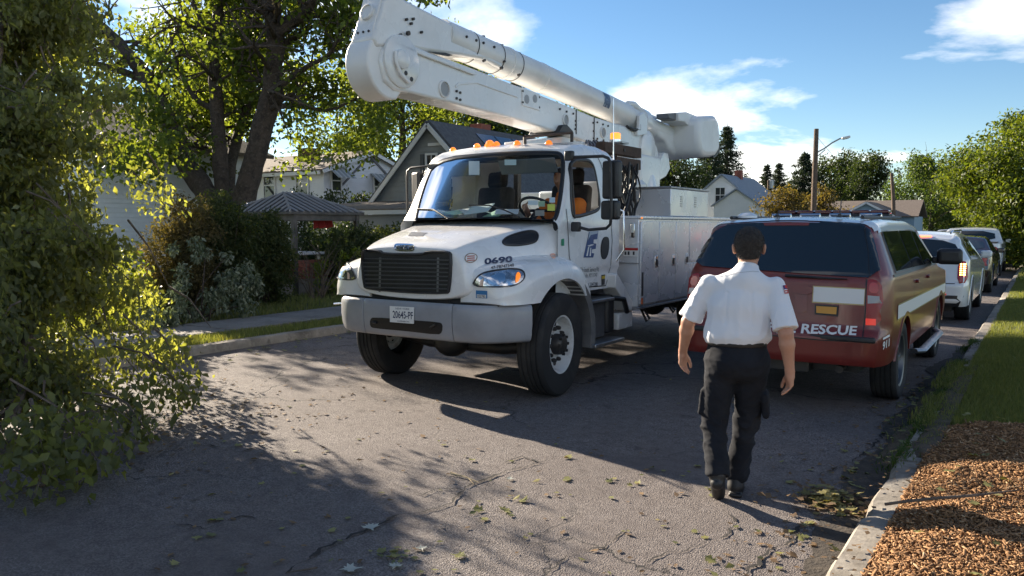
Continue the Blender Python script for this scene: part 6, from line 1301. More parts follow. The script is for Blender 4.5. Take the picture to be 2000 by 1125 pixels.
def tree(name, label, base, h, cr, seed, lm, trunk_r, leaf=.13, n=16000, crown0=.28, cat='tree', group=None, bark=None, flat=1.0, dense=1.0, lean=(0, 0), shape=0, gap=.5):
    rnd = random.Random(seed); rng = np.random.default_rng(seed); base = Vector(base); root = empty(name, base, label, cat, group); mb = MB(); tips = []
    top = base + Vector((lean[0], lean[1], h * .72)); P, rr = limb_path([base + Vector((0, 0, -.2)), base.lerp(top, .35) + Vector((rnd.uniform(-.2, .2), rnd.uniform(-.2, .2), 0)), base.lerp(top, .7), top], trunk_r, trunk_r * .3, rnd); mb.tube(P, rr, 10)
    for i in range(11):
        t = crown0 + (1 - crown0) * (i + rnd.random()) / 11; p = P[min(len(P) - 1, int(t * (len(P) - 1)))]; an = rnd.uniform(0, 6.28); rise = .25 + .9 * t
        d = Vector((math.cos(an), math.sin(an), rise)); sprout(mb, p, d, cr * rnd.uniform(.6, .95) * (1.05 - .45 * t), trunk_r * .3, 2, rnd, tips, .75, .12, 3)
    mb.build('trunk', bark or BARK, root, smooth=60)
    c = base + Vector((lean[0], lean[1], h * (.5 + crown0 * .45))); T = [t for t in tips if ((t.x - c.x) / cr) ** 2 + ((t.y - c.y) / cr) ** 2 + ((t.z - c.z) / (h * .5)) ** 2 < 1.15]
    # extra clumps fill the crown unevenly
    ex = []; 
    while len(ex) < int(46 * dense):
        q = rng.normal(0, 1, 3); q /= np.linalg.norm(q); rad = rng.uniform(.45, 1.0); zz = c.z + q[2] * h * (.5 - crown0 * .42) * rad
        p = (c.x + q[0] * cr * rad, c.y + q[1] * cr * rad, zz)
        if noise2(p[0] * .55 + seed, p[2] * .55 + p[1] * .3, seed) > -gap * .35: ex.append(p)
    C = np.array([tuple(t) for t in T[::max(1, len(T) // 90)]] + ex); k = max(20, int(n / len(C)))
    PP = clumps(C, k, rng.uniform(.16, .34, len(C)) * cr, rng, flat); leaf_obj('crown', PP, leaf * 1.3, lm, root, seed, kind=None, droop=.5, upbias=.5, shape=shape)
    return root
def conifer(name, label, base, h, r, seed, mat, group=None, n_w=34, droop=.35, dens=1.0):
    rnd = random.Random(seed); rng = np.random.default_rng(seed); base = Vector(base); root = empty(name, base, label, 'tree', group); mb = MB(); mb.tube([base + Vector((0, 0, -.2)), base + Vector((0, 0, h * .5)), base + Vector((0, 0, h))], [r * .09, r * .06, .02], 8); pts = []; dirs = []
    for i in range(n_w):
        t = .08 + .90 * i / n_w; z = h * t; R_ = r * (1 - t) ** .8 * rnd.uniform(.75, 1.1) + .12
        for k in range(rnd.randint(8, 11)):
            an = rnd.uniform(0, 6.28); L = R_ * rnd.uniform(.65, 1.1); P = [base + Vector((math.cos(an) * L * u, math.sin(an) * L * u, z - droop * L * u * (1.5 - u) + .10 * L * max(0, u - .7))) for u in (0, .35, .7, 1)]; mb.tube(P, [.025, .02, .014, .006], 4, cap=False)
            m = int(70 * dens * (L / r + .3)); u = rng.uniform(.12, 1, m); idx = np.clip((u * 3).astype(int), 0, 2); fr = u * 3 - idx; A = np.array([tuple(P[j]) for j in range(4)])
            q = A[idx] + (A[idx + 1] - A[idx]) * fr[:, None]; side = rng.normal(0, .17 * L * (1.25 - u)[:, None] + .05, (m, 3)) * np.array([1, 1, .35]); side[:, 2] -= .03 * L; pts.append(q + side)
    mb.build('trunk', BARK, root, smooth=60); leaf_obj('crown', np.concatenate(pts), .12 + .035 * r, mat, root, seed, droop=1.0, aspect=.30, upbias=.2); return root
def shrub(name, label, blobs, seed, mat, leaf, n, cat='shrub', stems=True, group=None, flat=1.0, droop=.3, aspect=.55, shape=0, base=None, inner=.55, ub=.3):
    """blobs: list of (x, y, z, rx, ry, rz)"""
    rng = np.random.default_rng(seed); rnd = random.Random(seed); bx = base or (blobs[0][0], blobs[0][1], .1); root = empty(name, bx, label, cat, group); vol = np.array([b[3] * b[4] * b[5] for b in blobs]) ** .67; cnt = (vol / vol.sum() * n).astype(int); out = []; cen = []
    for b, m in zip(blobs, cnt):
        nc = max(6, m // 70); d = rng.normal(0, 1, (nc, 3)); d /= np.linalg.norm(d, axis=1)[:, None]; d *= rng.uniform(inner, 1, nc)[:, None]; C = np.array(b[:3]) + d * np.array(b[3:]); cen += [tuple(c) for c in C[::6]]
        out.append(clumps(C, max(3, m // nc), rng.uniform(.16, .32, nc) * min(b[3:]) + .05, rng, flat))
    P = np.concatenate(out); P = P[P[:, 2] > .08]
    if stems:
        mb = MB()
        for c in cen[:60]:
            s = Vector((bx[0] + rnd.uniform(-.3, .3) * blobs[0][3], bx[1] + rnd.uniform(-.3, .3) * blobs[0][4], .02)); c = Vector(c); m = s.lerp(c, .5) + Vector((rnd.uniform(-.15, .15), rnd.uniform(-.15, .15), .1)); mb.tube([s, m, c], [.022, .014, .005], 5, cap=False)
        mb.build('stems', BARK, root, smooth=60)
    leaf_obj('foliage', P, leaf, mat, root, seed, droop=droop, aspect=aspect, shape=shape, upbias=ub); return root
def at(x, y, D): return EYE + ray(x, y) * D       # point on the sight line at forward distance D
LM_MAPLE = leafmat('maple_leaf', (.05, .078, .022), (.115, .15, .045), .58, .5, tcol=(2.6, 2.3, .55)); LM_FALL = leafmat('wilted_leaf', (.085, .10, .05), (.17, .185, .095), .58, .5, tcol=(2.3, 2.15, .5), c3=(.22, .23, .15))
LM_DARK = leafmat('dark_leaf', (.018, .032, .012), (.05, .075, .022), .3, .55); LM_BRIGHT = leafmat('bright_leaf', (.07, .11, .02), (.17, .20, .035), .5, .5, tcol=(2.4, 2.2, .5)); LM_PALE = leafmat('pale_underside_leaf', (.08, .105, .05), (.27, .30, .22), .25, .6, tcol=(1.1, 1.2, .8))
LM_CEDAR = leafmat('cedar_green', (.03, .05, .018), (.075, .085, .03), .3, .7); LM_RUST = leafmat('cedar_brown', (.065, .062, .03), (.14, .11, .05), .3, .8); LM_CON = leafmat('conifer_needles', (.012, .024, .014), (.035, .055, .03), .2, .7); LM_ORANGE = leafmat('bronze_leaf', (.07, .065, .025), (.145, .105, .045), .4, .6); LM_MID = leafmat('mid_green_leaf', (.04, .075, .022), (.09, .13, .04), .4, .5)
LM_YELLOWISH = leafmat('yellow_green_maple_leaf', (.05, .085, .018), (.12, .15, .03), .45, .5, tcol=(2.2, 2.0, .5))  # yellow-green leaf colour of the nearer right maple
# ---- the big many-stemmed maple with a split limb
def sun_open(C, rng, mul):
    """thin foliage clumps that stand between the sun and the places the photograph shows sunlit or dappled"""
    S = np.array(SUN); ok = []
    for c in C:
        k = 1.0
        q = c - S * ((c[0] + 5.2) / S[0])
        if c[0] < -6.4 and 4.0 < q[1] < 10.5 and -.3 < q[2] < 4.4: k = .12
        q = c - S * ((c[0] + 1.5) / S[0])
        if 3.9 < q[1] < 5.8 and -.3 < q[2] < 2.2: k = min(k, .12)
        g = c - S * (c[2] / S[2])
        if -2.7 < g[0] < 2.5 and 2.8 < g[1] < 7.5: k = min(k, .14)
        elif -5.0 < g[0] < -2.7 and 2.6 < g[1] < 7.5: k = min(k, .66)
        elif -9 < g[0] < -5 and 5.4 < g[1] < 8: k = min(k, .55)
        ok.append(rng.random() < k * mul if k < 1 else True)
    return C[np.array(ok)]
def big_maple():
    rnd = random.Random(3); rng = np.random.default_rng(3); K = 1.5; at_ = lambda x, y, D: at(x, y, D * K); base = at_(440, 440, 15.0); base.z = .1
    root = empty('maple_tree', base, 'large many-stemmed maple with a split limb behind the hedge', 'tree'); mb = MB(); tips = []
    b0 = base
    limbs = [([(435, 520, 15), (412, 400, 15), (370, 330, 15.3), (330, 240, 15.7), (285, 150, 16.2), (215, 70, 16.8), (140, 10, 17.2), (60, -60, 17.6)], .38, .13), ([(440, 520, 15), (436, 390, 15.1), (428, 280, 15.2), (420, 160, 15.2), (424, 60, 15.3), (430, -80, 15.4)], .26, .14), ([(455, 520, 15), (478, 390, 14.9), (505, 280, 14.7), (530, 180, 14.6), (538, 90, 14.5), (533, 20, 14.5), (522, -60, 14.5)], .35, .2),
             ([(440, 480, 15.2), (448, 340, 15.7), (466, 260, 16.2), (490, 190, 16.8), (500, 100, 17.2), (505, -20, 17.5)], .22, .06), ([(535, 72, 14.5), (560, 52, 14.4), (590, 30, 14.2), (615, -5, 14.0), (640, -60, 13.8)], .20, .09), ([(528, 186, 14.6), (560, 158, 14.5), (600, 130, 14.2), (640, 108, 13.8), (665, 70, 13.5)], .11, .03), ([(425, 215, 15.2), (380, 190, 15.6), (345, 120, 16), (328, 40, 16.4)], .10, .04), ([(520, 215, 14.7), (575, 205, 15.5), (640, 215, 16.2), (700, 190, 16.6)], .10, .03), ([(300, 165, 16.1), (240, 140, 16.4), (170, 120, 16.8), (90, 110, 17.2)], .14, .05), ([(423, 120, 15.2), (395, 60, 15), (375, 0, 15.2), (350, -60, 15)], .10, .05)]
    paths = []
    for pts, r0, r1 in limbs:
        P, rr = limb_path([at_(*p) for p in pts], r0, r1, rnd, .05); mb.tube(P, rr, 12); paths.append((P, rr))
    for P, rr in paths:
        for i in range(len(P) // 3, len(P)):
            for q in range(2 if i > len(P) * .5 else 1):
                if rnd.random() < .55: an = rnd.uniform(0, 6.28); sprout(mb, P[i], Vector((math.cos(an), math.sin(an), rnd.uniform(-.1, .7))), rnd.uniform(1.0, 2.1), rr[i] * .32 + .01, 1, rnd, tips, .8, .05, 4)
    mb.build('trunk', BARK, root, smooth=60)
    a, b = at_(540, -10, 14.38), at_(537, 32, 14.36); MB().tube([a + Vector((0, 0, .3)), a, a.lerp(b, .5), b], [.17, .16, .12, .02], 8, flat=.6).build('split_wood_scar', SPLIT, root, smooth=60)
    C = [tuple(t) for t in rnd.sample(tips, min(len(tips), 330))]
    # hanging outer sprays seen against the sky
    for (x0, x1, y0, y1, d0, d1, n_) in ((0, 330, -60, 230, 11.5, 16, 60), (330, 520, -60, 260, 13, 18, 46), (540, 700, -60, 130, 12.5, 17, 34), (560, 740, 130, 330, 15.5, 20, 46), (700, 770, 150, 300, 18, 21, 14), (240, 420, 230, 330, 14, 18, 22), (660, 860, -60, 8, 11, 13, 14), (180, 330, 180, 340, 12, 15, 26)):
        for _ in range(n_): C.append(tuple(at_(rng.uniform(x0, x1), rng.uniform(y0, y1), rng.uniform(d0, d1))))
    C = np.array(C)
    px = np.array([topx(c) for c in C]); dd = (C - np.array(EYE)) @ np.array(_fw); hid = (px[:, 0] > 478) & (px[:, 0] < 640) & (px[:, 1] > -30) & (px[:, 1] < 330) & (dd < 22.4) | (px[:, 0] > 395) & (px[:, 0] < 450) & (px[:, 1] > 150) & (px[:, 1] < 420) & (dd < 22.5); C = C[~(hid & (rng.random(len(C)) < .85))]
    C = sun_open(C, rng, .9)
    PP = clumps(C, 56, rng.uniform(.36, .92, len(C)), rng, .8); leaf_obj('crown', PP, .16, LM_MAPLE, root, 3, droop=.7, upbias=.4, aspect=.7)
big_maple()
# ---- the fallen limb heaped over the street on the left
def fallen():
    rnd = random.Random(12); rng = np.random.default_rng(12); root = empty('fallen_tree', (-7.6, 3.2, 0), 'leafy fallen tree heaped across the left side of the street', 'tree'); mb = MB(); tips = []
    for pts, r0, r1 in (([(-11.0, 4.6, 3.2), (-9.4, 4.2, 2.7), (-8.3, 3.7, 1.9), (-7.3, 3.4, .9), (-6.5, 2.9, .25)], .16, .03), ([(-11.0, 4.4, 4.6), (-9.4, 4.1, 4.2), (-8.4, 3.7, 3.2), (-7.8, 3.1, 2.0)], .13, .03), ([(-8.4, 3.9, 2.0), (-7.6, 2.6, 1.5), (-6.9, 1.8, .9), (-6.3, 1.5, .4)], .09, .02), ([(-10.4, 4.8, 4.0), (-9.7, 4.6, 5.2), (-9.2, 4.3, 6.2)], .10, .03)):
        P, rr = limb_path(pts, r0, r1, rnd); mb.tube(P, rr, 8)
        for i in range(2, len(P)):
            for q in range(3): an = rnd.uniform(0, 6.28); dv = Vector((math.cos(an), math.sin(an), rnd.uniform(-.9, .3))); ln_ = rnd.uniform(.5, 1.0); (topx(P[i] + dv * ln_ * 1.5)[0] < 255 and topx(P[i])[0] < 270) and sprout(mb, P[i], dv, ln_, .02, 1, rnd, tips, .7, -.25, 4)
    # drooping twigs that reach out over the asphalt
    for (x, y, D, x2, y2, D2) in ((330, 560, 8.4, 412, 640, 8.0), (300, 640, 7.6, 345, 715, 7.4), (280, 690, 7.0, 365, 775, 6.7), (250, 430, 9.0, 330, 560, 8.6), (200, 760, 6.2, 300, 860, 5.9), (250, 330, 9.4, 335, 420, 9.2), (120, 800, 5.6, 190, 900, 5.2), (60, 780, 5.2, 90, 930, 4.9), (290, 300, 9.6, 325, 380, 9.6)):
        a, b = at(x, y, D), at(x2, y2, D2); m = a.lerp(b, .5) + Vector((0, 0, .08)); mb.tube([a, m, b], [.014, .010, .004], 5, cap=False); tips += [a.lerp(b, t) for t in (.25, .45, .6, .75, .9, 1)]
    mb.build('limbs', BARK_L, root, smooth=60)
    blobs = [(-7.75, 3.0, 1.0, 1.55, 1.75, 1.0), (-8.3, 3.9, 2.3, 1.5, 1.7, 1.3), (-8.9, 4.1, 3.9, 1.4, 1.4, 1.3), (-9.4, 4.0, 5.4, 1.3, 1.3, 1.1), (-8.2, 2.0, 2.0, 1.2, 1.1, 1.3), (-7.1, 2.2, .55, .9, 1.2, .6), (-7.6, 4.1, .6, .75, .8, .65), (-8.0, 4.6, 1.6, .8, .8, 1.0), (-8.3, 4.9, 2.9, .7, .7, .9), (-10.0, 5.2, 1.3, .9, .8, 1.2), (-9.6, 4.6, 2.2, .9, .9, 1.0)]  # last two blobs: foliage added behind the mass to shade its lower front
    C = [tuple(t) for t in tips]
    for b in blobs:
        m = int((28 if b[2] < 1.5 else 22 if b[2] < 3 else 10) * b[3] * b[4] * b[5] / 2.0) + 8; d = rng.normal(0, 1, (m, 3)); d /= np.linalg.norm(d, axis=1)[:, None]; d *= rng.uniform(.55, 1.0, m)[:, None] ; C += [tuple(np.array(b[:3]) + q * np.array(b[3:])) for q in d]
    C = np.array(C); C = C[C[:, 2] > .12]; px = np.array([topx(c) for c in C]); edge = np.interp(px[:, 1], [-400, 0, 300, 400, 560, 640, 780, 900, 1125], [330, 300, 315, 315, 335, 335, 335, 210, 80]) + rng.normal(0, 14, len(C)); C = C[(px[:, 0] < edge) | (np.arange(len(C)) < 0)]
    C = np.concatenate([C[C[:, 2] <= 1.0], sun_open(C[C[:, 2] > 1.0], rng, 1.6)]); n = len(C); PP = clumps(C, 62, rng.uniform(.14, .40, n), rng, .8); PP = PP[PP[:, 2] > .03]
    # leaves nearest the camera are single pieces, the rest one mass
    dist = np.linalg.norm(PP - np.array(EYE), axis=1); pp = np.array([topx(p) for p in PP]); vis = (pp[:, 0] > 0) & (pp[:, 0] < 420) & (pp[:, 1] > 200) & (pp[:, 1] < 950); order = np.argsort(np.where(vis, dist, 1e9))[:300]; near = PP[order]; rest = np.delete(PP, order, 0)
    half = rng.random(len(rest)) < .45; leaf_obj('foliage', rest[half], .085, LM_FALL, root, 12, kind='stuff', droop=1.6, aspect=.5, upbias=.15); leaf_obj('foliage', rest[~half], .052, LM_FALL, root, 13, kind='stuff', droop=1.2, aspect=.62, upbias=.15)
    tw = MB()
    for c in C[rng.permutation(len(C))[:420]]:
        c = Vector(c); a_ = c + Vector((rng.uniform(-.55, .0), rng.uniform(-.3, .3), rng.uniform(.15, .6))); m_ = a_.lerp(c, .5) + Vector((rng.uniform(-.08, .08), rng.uniform(-.08, .08), .06)); e_ = c + Vector((rng.uniform(-.05, .25), rng.uniform(-.2, .2), rng.uniform(-.35, -.05))); e_.z = max(e_.z, .03); tw.tube([a_, m_, c, e_], [.010, .008, .005, .002], 4, cap=False)
    tw.build('twigs', BARK_L, root)['kind'] = 'stuff'
    protos = []
    for k in range(5): V, F = leaf_arrays(np.zeros((1, 3)), .085, np.random.default_rng(40 + k), droop=1.3, aspect=.62, upbias=.15, jit=.1); protos.append(arr_mesh('leaf', V, F, LM_FALL))
    for i, p in enumerate(near):
        o = bpy.data.objects.new('leaf', protos[i % 5]); COL.objects.link(o); o.parent = root; o.location = Vector(p) - Vector((-7.6, 3.2, 0)); o.rotation_euler = (rnd.uniform(-.5, .5), rnd.uniform(-.5, .5), rnd.uniform(0, 6.28)); o.scale = (rnd.uniform(.8, 1.2),) * 3
fallen()
# ---- hedge row behind the sidewalk
shrub('cedar_shrub', 'browning cedar shrub behind the sidewalk on the street corner', [(-12.6, 8.3, .75, .75, .75, .95), (-12.7, 8.6, 1.5, .55, .55, .7)], 31, LM_RUST, .07, 17000, 'shrub', aspect=.4, inner=.25)
shrub('cedar_shrub', 'dark green cedar shrub between browning cedar and gazebo hedge', [(-12.9, 9.5, .9, .75, .8, 1.0), (-12.9, 9.5, 1.6, .6, .7, .75)], 32, LM_CEDAR, .075, 24000, 'shrub', aspect=.4, inner=.25)
shrub('cedar_shrub', 'tall dark cedar shrub in front of the gazebo', [(-12.9, 10.5, .9, .55, .6, 1.0), (-12.9, 10.5, 1.5, .45, .5, .6)], 33, LM_CEDAR, .075, 17000, 'shrub', aspect=.4, inner=.25)
shrub('hedge', 'clipped green hedge running behind the truck front', [(-13.1, 12.95, .85, .45, .55, .9), (-13.2, 13.6, .9, .6, 1.0, .95), (-13.4, 15.2, .95, .6, 1.1, .95), (-13.6, 16.9, .95, .6, 1.2, 1.0), (-13.9, 18.8, 1.0, .6, 1.2, 1.0)], 34, LM_CEDAR, .08, 42000, 'hedge', inner=.3)
shrub('bush', 'bright yellow-green bush at the sidewalk behind the fallen tree', [(-12.2, 6.6, .7, .7, .8, .8), (-12.3, 6.2, 1.2, .6, .7, .6)], 35, LM_BRIGHT, .085, 5200, 'bush')
shrub('bush', 'small sunlit bush growing in the hedge gap', [(-12.9, 12.2, .7, .35, .45, .4), (-12.6, 12.6, .95, .25, .3, .3)], 36, LM_BRIGHT, .07, 1100, 'bush')
shrub('bush', 'leafy sprig of bright leaves above the cedar shrubs', [(-13.0, 10.1, 1.75, .3, .35, .35), (-12.9, 9.2, 1.95, .3, .3, .25)], 41, LM_BRIGHT, .085, 900, 'bush', base=(-13, 9.8, .1))
shrub('fallen_branch', 'fallen branch with pale leaf undersides lying over the sidewalk', [(-11.6, 7.9, .45, .55, .75, .5), (-11.5, 8.6, .55, .5, .6, .55), (-11.9, 9.0, 1.0, .35, .5, .5), (-11.3, 7.2, .3, .5, .6, .32), (-11.9, 8.2, 1.15, .3, .4, .35)], 37, LM_PALE, .085, 3600, 'branch', droop=1.4, aspect=.45, inner=.35)
shrub('bush', 'dark evergreen bush below the white house awnings', [(-24.2, 23.0, 2.0, 1.2, 1.3, 1.3), (-23.6, 24.6, 2.0, 1.2, 1.2, 1.0), (-24.5, 21.8, 1.9, 1.0, 1.0, 1.1)], 38, LM_DARK, .12, 7000, 'bush', base=(-24, 23, .3), droop=-.8)
shrub('bush', 'dark bush in the yard behind the gazebo', [(-17.6, 16.2, .9, 1.3, 1.6, 1.0), (-18.6, 18.2, .9, 1.2, 1.4, 1.0), (-16.6, 17.8, .9, 1.0, 1.2, .9)], 42, LM_DARK, .10, 14000, 'bush', inner=.3)
def bare_bush(base, seed):
    rnd = random.Random(seed); root = empty('bare_shrub', base, 'bare twiggy shrub in the gap beside the gazebo post', 'shrub'); mb = MB(); tips = []
    for i in range(14): an = rnd.uniform(0, 6.28); sprout(mb, Vector(base) + Vector((rnd.uniform(-.15, .15), rnd.uniform(-.15, .15), 0)), Vector((math.cos(an) * .35, math.sin(an) * .35, 1)), rnd.uniform(.7, 1.3), .014, 1, rnd, tips, .6, .2, 4)
    mb.build('stems', BARK_L, root); leaf_obj('foliage', clumps(np.array([tuple(t) for t in tips[::4]]), 3, .1, np.random.default_rng(seed)), .05, LM_MAPLE, root, seed)
bare_bush((-12.7, 11.7, .1), 5)
# ---- trees behind the houses on the left
tree('backyard_tree', 'broad sunlit tree behind the white house with brown roof', (-30, 34, .3), 13, 5.0, 51, LM_MAPLE, .35, .20, 15000)
tree('backyard_tree', 'tall thin-stemmed tree rising behind the white gable', (-33, 42, .3), 15, 4.6, 52, LM_MAPLE, .3, .22, 12000, crown0=.35)
tree('backyard_tree', 'dark tree beside the grey house gable', (-29, 40, .3), 8.6, 3.4, 53, LM_DARK, .25, .2, 9000)
tree('backyard_tree', 'leafy tree beyond the pale siding wall', (-33, 24, .3), 13, 4.6, 54, LM_MAPLE, .3, .2, 12000, crown0=.3)
tree('backyard_tree', 'green tree showing above the grey house roof', (-34, 62, .3), 12.5, 5.0, 55, LM_MID, .3, .24, 10000)
conifer('spruce_tree', 'dark spruce behind the grey house ridge', (-33, 50, .3), 12.5, 4.2, 56, LM_CON, dens=1.3)
tree('backyard_tree', 'dark leafy tree behind the truck bucket', (-36, 88, .3), 9.5, 5.5, 57, LM_DARK, .3, .28, 8000)
# ---- far trees down the street
def far(x, ytop, D): p = at(x, 440, D); t = at(x, ytop, D); return (p.x, p.y, 0.1), t.z - .1
G = 'tall evergreens in the distance'
b, h = far(1382, 252, 105); conifer('spruce_tree', 'left of the twin tall spruces behind the white gable house', b, h, 5.2, 61, LM_CON, G, dens=1.2)
b, h = far(1417, 240, 108); conifer('spruce_tree', 'right and taller of the twin spruces behind the white gable house', b, h, 6.0, 62, LM_CON, G, dens=1.2)
b, h = far(1495, 317, 115); conifer('spruce_tree', 'slim spruce just right of the white gable house roof', b, h, 3.4, 63, LM_CON, G)
b, h = far(1519, 314, 116); conifer('spruce_tree', 'slim pointed spruce left of the tall broad spruce', b, h, 3.6, 64, LM_CON, G)
b, h = far(1567, 293, 118); conifer('spruce_tree', 'broad tall spruce standing behind the street lamp pole', b, h, 6.4, 65, LM_CON, G, dens=1.2)
G = 'leafy trees down the street'
b, h = far(1626, 305, 120); tree('street_tree', 'dense green tree just right of the street lamp pole', b, h + .5, 6.6, 66, LM_DARK, .3, .3, 16000, group=G, crown0=.1)
b, h = far(1692, 300, 110); tree('street_tree', 'open-crowned tree with sky gaps behind the blue gable', b, h + .3, 4.4, 67, LM_DARK, .3, .28, 11000, group=G, gap=.1, crown0=.06)
b, h = far(1738, 370, 130); tree('street_tree', 'small thin tree at the far end beside the second pole', b, h, 2.8, 68, LM_DARK, .2, .26, 3000, group=G, crown0=.1)
b, h = far(1818, 312, 92); tree('street_tree', 'wide pale green tree over the far parked cars', b, h, 5.6, 69, LM_MID, .35, .22, 30000, group=G, crown0=.0, dense=1.6)
b, h = far(1535, 380, 62); tree('ornamental_tree', 'low bronze-leaved tree in front of the spruces, left half', b, h + .3, 2.5, 70, LM_ORANGE, .12, .16, 6000, group=G, crown0=.1)
b, h = far(1600, 378, 64); tree('ornamental_tree', 'low bronze-leaved tree around the lamp pole base', b, h + .3, 2.3, 71, LM_ORANGE, .12, .16, 6000, group=G, crown0=.1)
b, h = far(1870, 395, 150); tree('street_tree', 'dark distant tree closing the end of the street', b, h + 1, 9, 73, LM_DARK, .4, .45, 8000, group=G, crown0=.02)
tree('street_tree', 'bright yellow-green maple overhanging the right lawn', (-.15, 36, .2), 5.4, 3.4, 72, LM_YELLOWISH, .24, .115, 80000, group=G, crown0=.04, dense=3.0)
tree('street_tree', 'maple farther along the right lawn behind the nearer maple', (3.0, 58, .2), 6.6, 4.6, 74, LM_MID, .3, .24, 9000, group=G, crown0=.15)
# ================================================================ HOUSES, GAZEBO, POLES
def siding(name, c, c2): return pm(name, c, .6, var=((c2), 1.2, .4, .7), bump=(8, .1, .01))
WSIDE = siding('white_siding', (.74, .75, .76), (.66, .67, .68)); GSIDE = siding('grey_siding', (.27, .29, .30), (.22, .24, .25)); TRIM = pm('white_trim', (.70, .70, .69), .5)
SHING = pm('brown_shingle', (.16, .125, .10), .9, var=((.22, .18, .15), 8, .4, .7), bump=(25, .6, .02)); SHING_D = pm('dark_shingle', (.075, .075, .082), .9, var=((.12, .12, .125), 7, .4, .7), bump=(25, .6, .02)); SHING_SKY = pm('sky_tinted_shingle', (.20, .235, .28), .85, var=((.26, .29, .33), 5, .4, .7), bump=(20, .5, .02))  # last one: sky reflection put into the shingle colour as a blue tint
BRICK = pm('brick_red', (.27, .085, .055), .85, var=((.18, .06, .045), 12, .4, .7), bump=(30, .6, .01)); PANE = pm('window_pane', (.03, .035, .04), .05, coat=.6)
def clip_row(poly, z0, z1):
    """horizontal slice of a convex outline (u, z)"""
    def cut(P, z, keep):
        out = []
        for i in range(len(P)):
            a, b = P[i], P[(i + 1) % len(P)]; ia = (a[1] >= z) if keep > 0 else (a[1] <= z); ib = (b[1] >= z) if keep > 0 else (b[1] <= z)
            if ia: out.append(a)
            if ia != ib: t = (z - a[1]) / (b[1] - a[1]); out.append((a[0] + (b[0] - a[0]) * t, z))
        return out
    P = cut(poly, z0, 1); return cut(P, z1, -1) if len(P) > 2 else []
def boards(outline, face, axis, pitch, parent, mat, single=True, t=.022, z0=None):
    """lapped siding on a wall. axis 'y': wall at Y=face looking toward -Y, outline in (x, z); axis 'x': wall at X=face looking toward +X, outline in (y, z)"""
    zs = [p[1] for p in outline]; z = min(zs) if z0 is None else z0; joined = MB()
    while z < max(zs):
        P = clip_row(outline, max(z, min(zs)), min(z + pitch - .006, max(zs)))
        if len(P) > 2:
            zl = min(p[1] for p in P); sg = -1 if axis == 'y' else 1
            f1 = (lambda u, w: (u, face + sg * (t * (1 - (w - zl) / pitch) + .004), w)) if axis == 'y' else (lambda u, w: (face + sg * (t * (1 - (w - zl) / pitch) + .004), u, w)); f0 = (lambda u, w: (u, face, w)) if axis == 'y' else (lambda u, w: (face, u, w))
            if single: MB().prism(P, f0, f1).build('siding_board', mat, parent)
            else: joined.prism(P, f0, f1)
        z += pitch
    if not single: o = joined.build('siding', mat, parent); o['kind'] = 'stuff'
def window(parent, c, w, h, axis, frame_mat=TRIM, mull=1):
    """axis 'y' looks toward -Y, 'x' toward +X"""
    c = Vector(c); sg = -1 if axis == 'y' else 1; wd = empty('window', c); attach(wd, parent); wd.location = c
    def bx(u, z, du, dz, d, dep, nm, m):
        if axis == 'y': MB().box((c.x + u, c.y + sg * d, c.z + z), (du, dep, dz)).build(nm, m, wd)
        else: MB().box((c.x + sg * d, c.y + u, c.z + z), (dep, du, dz)).build(nm, m, wd)
    bx(0, 0, w, h, .02, .03, 'pane', PANE); f = .07
    for u in (-1, 1): bx(u * (w / 2 + f / 2), 0, f, h + 2 * f, .04, .06, 'frame', frame_mat)
    for z in (-1, 1): bx(0, z * (h / 2 + f / 2), w, f, .04, .06, 'frame', frame_mat)
    bx(0, 0, w, .05, .04, .03, 'sash_bar', frame_mat); bx(0, -h / 2 - .1, w + .24, .05, .06, .1, 'sill', frame_mat)
    if mull > 1: bx(0, 0, .035, h, .039, .025, 'sash_bar', frame_mat)
def slab(parent, name, pts, t, mat):
    """sloping roof slab from 4 corner points"""
    P = [Vector(p) for p in pts]; n = (P[1] - P[0]).cross(P[3] - P[0]).normalized(); n = n if n.z > 0 else -n
    return MB().loft([[p for p in P], [p + n * t for p in P]]).build(name, mat, parent)
# ---- grey Cape house
Y0 = 23.0; ax, az = -18.87, 5.42; hw, ez = 2.95, 2.55
hA = empty('grey_house', (ax, Y0 + 5, .2), 'grey sided gable house behind the white truck cab', 'house')
out = [(ax - hw, .1), (ax + hw, .1), (ax + hw, ez), (ax, az), (ax - hw, ez)]
MB().py(out, Y0, Y0 + 10).build('wall', GSIDE, hA); boards(out, Y0, 'y', .205, hA, GSIDE)
for s in (-1, 1):
    e = Vector((ax + s * (hw + .18), 0, ez - .17)); slab(hA, 'roof', [(ax, Y0 - .25, az + .02), (e.x, Y0 - .25, e.z), (e.x, Y0 + 10.3, e.z), (ax, Y0 + 10.3, az + .02)], .10, SHING_D)
    a = Vector((ax, Y0 - .28, az - .02)); b = Vector((e.x, Y0 - .28, e.z - .03)); d = (b - a); MB().box((a + b) / 2 + Vector((0, 0, -.06)), (d.length, .05, .16), (0, -s * -math.atan2(az - .02 - e.z + .03, abs(e.x - ax)), 0)).build('rake_board', TRIM, hA)
wc = gy(845, 326, Y0); window(hA, (wc.x, Y0 - .03, wc.z), .42, .85, 'y', mull=2)
for s in (-1, 1): MB().box((wc.x + s * .46, Y0 - .05, wc.z), (.16, .04, .95)).build('shutter', pm('shutter_dark', (.07, .08, .09), .6), hA)
v = gy(853, 282, Y0); MB().box((v.x, Y0 - .06, v.z), (.7, .06, .10)).build('lintel', TRIM, hA)
ch = gy(937, 250, Y0 + 5.5); MB().bb(ch.x - .3, ch.x + .3, Y0 + 5.2, Y0 + 5.9, 4.2, ch.z + .15).build('chimney', BRICK, hA)
rz = lambda x: az + .13 - (x - ax) * (az - ez + .17) / (hw + .18)
so_ = pm('solar_panel_glass', (.03, .045, .08), .12, coat=.6)
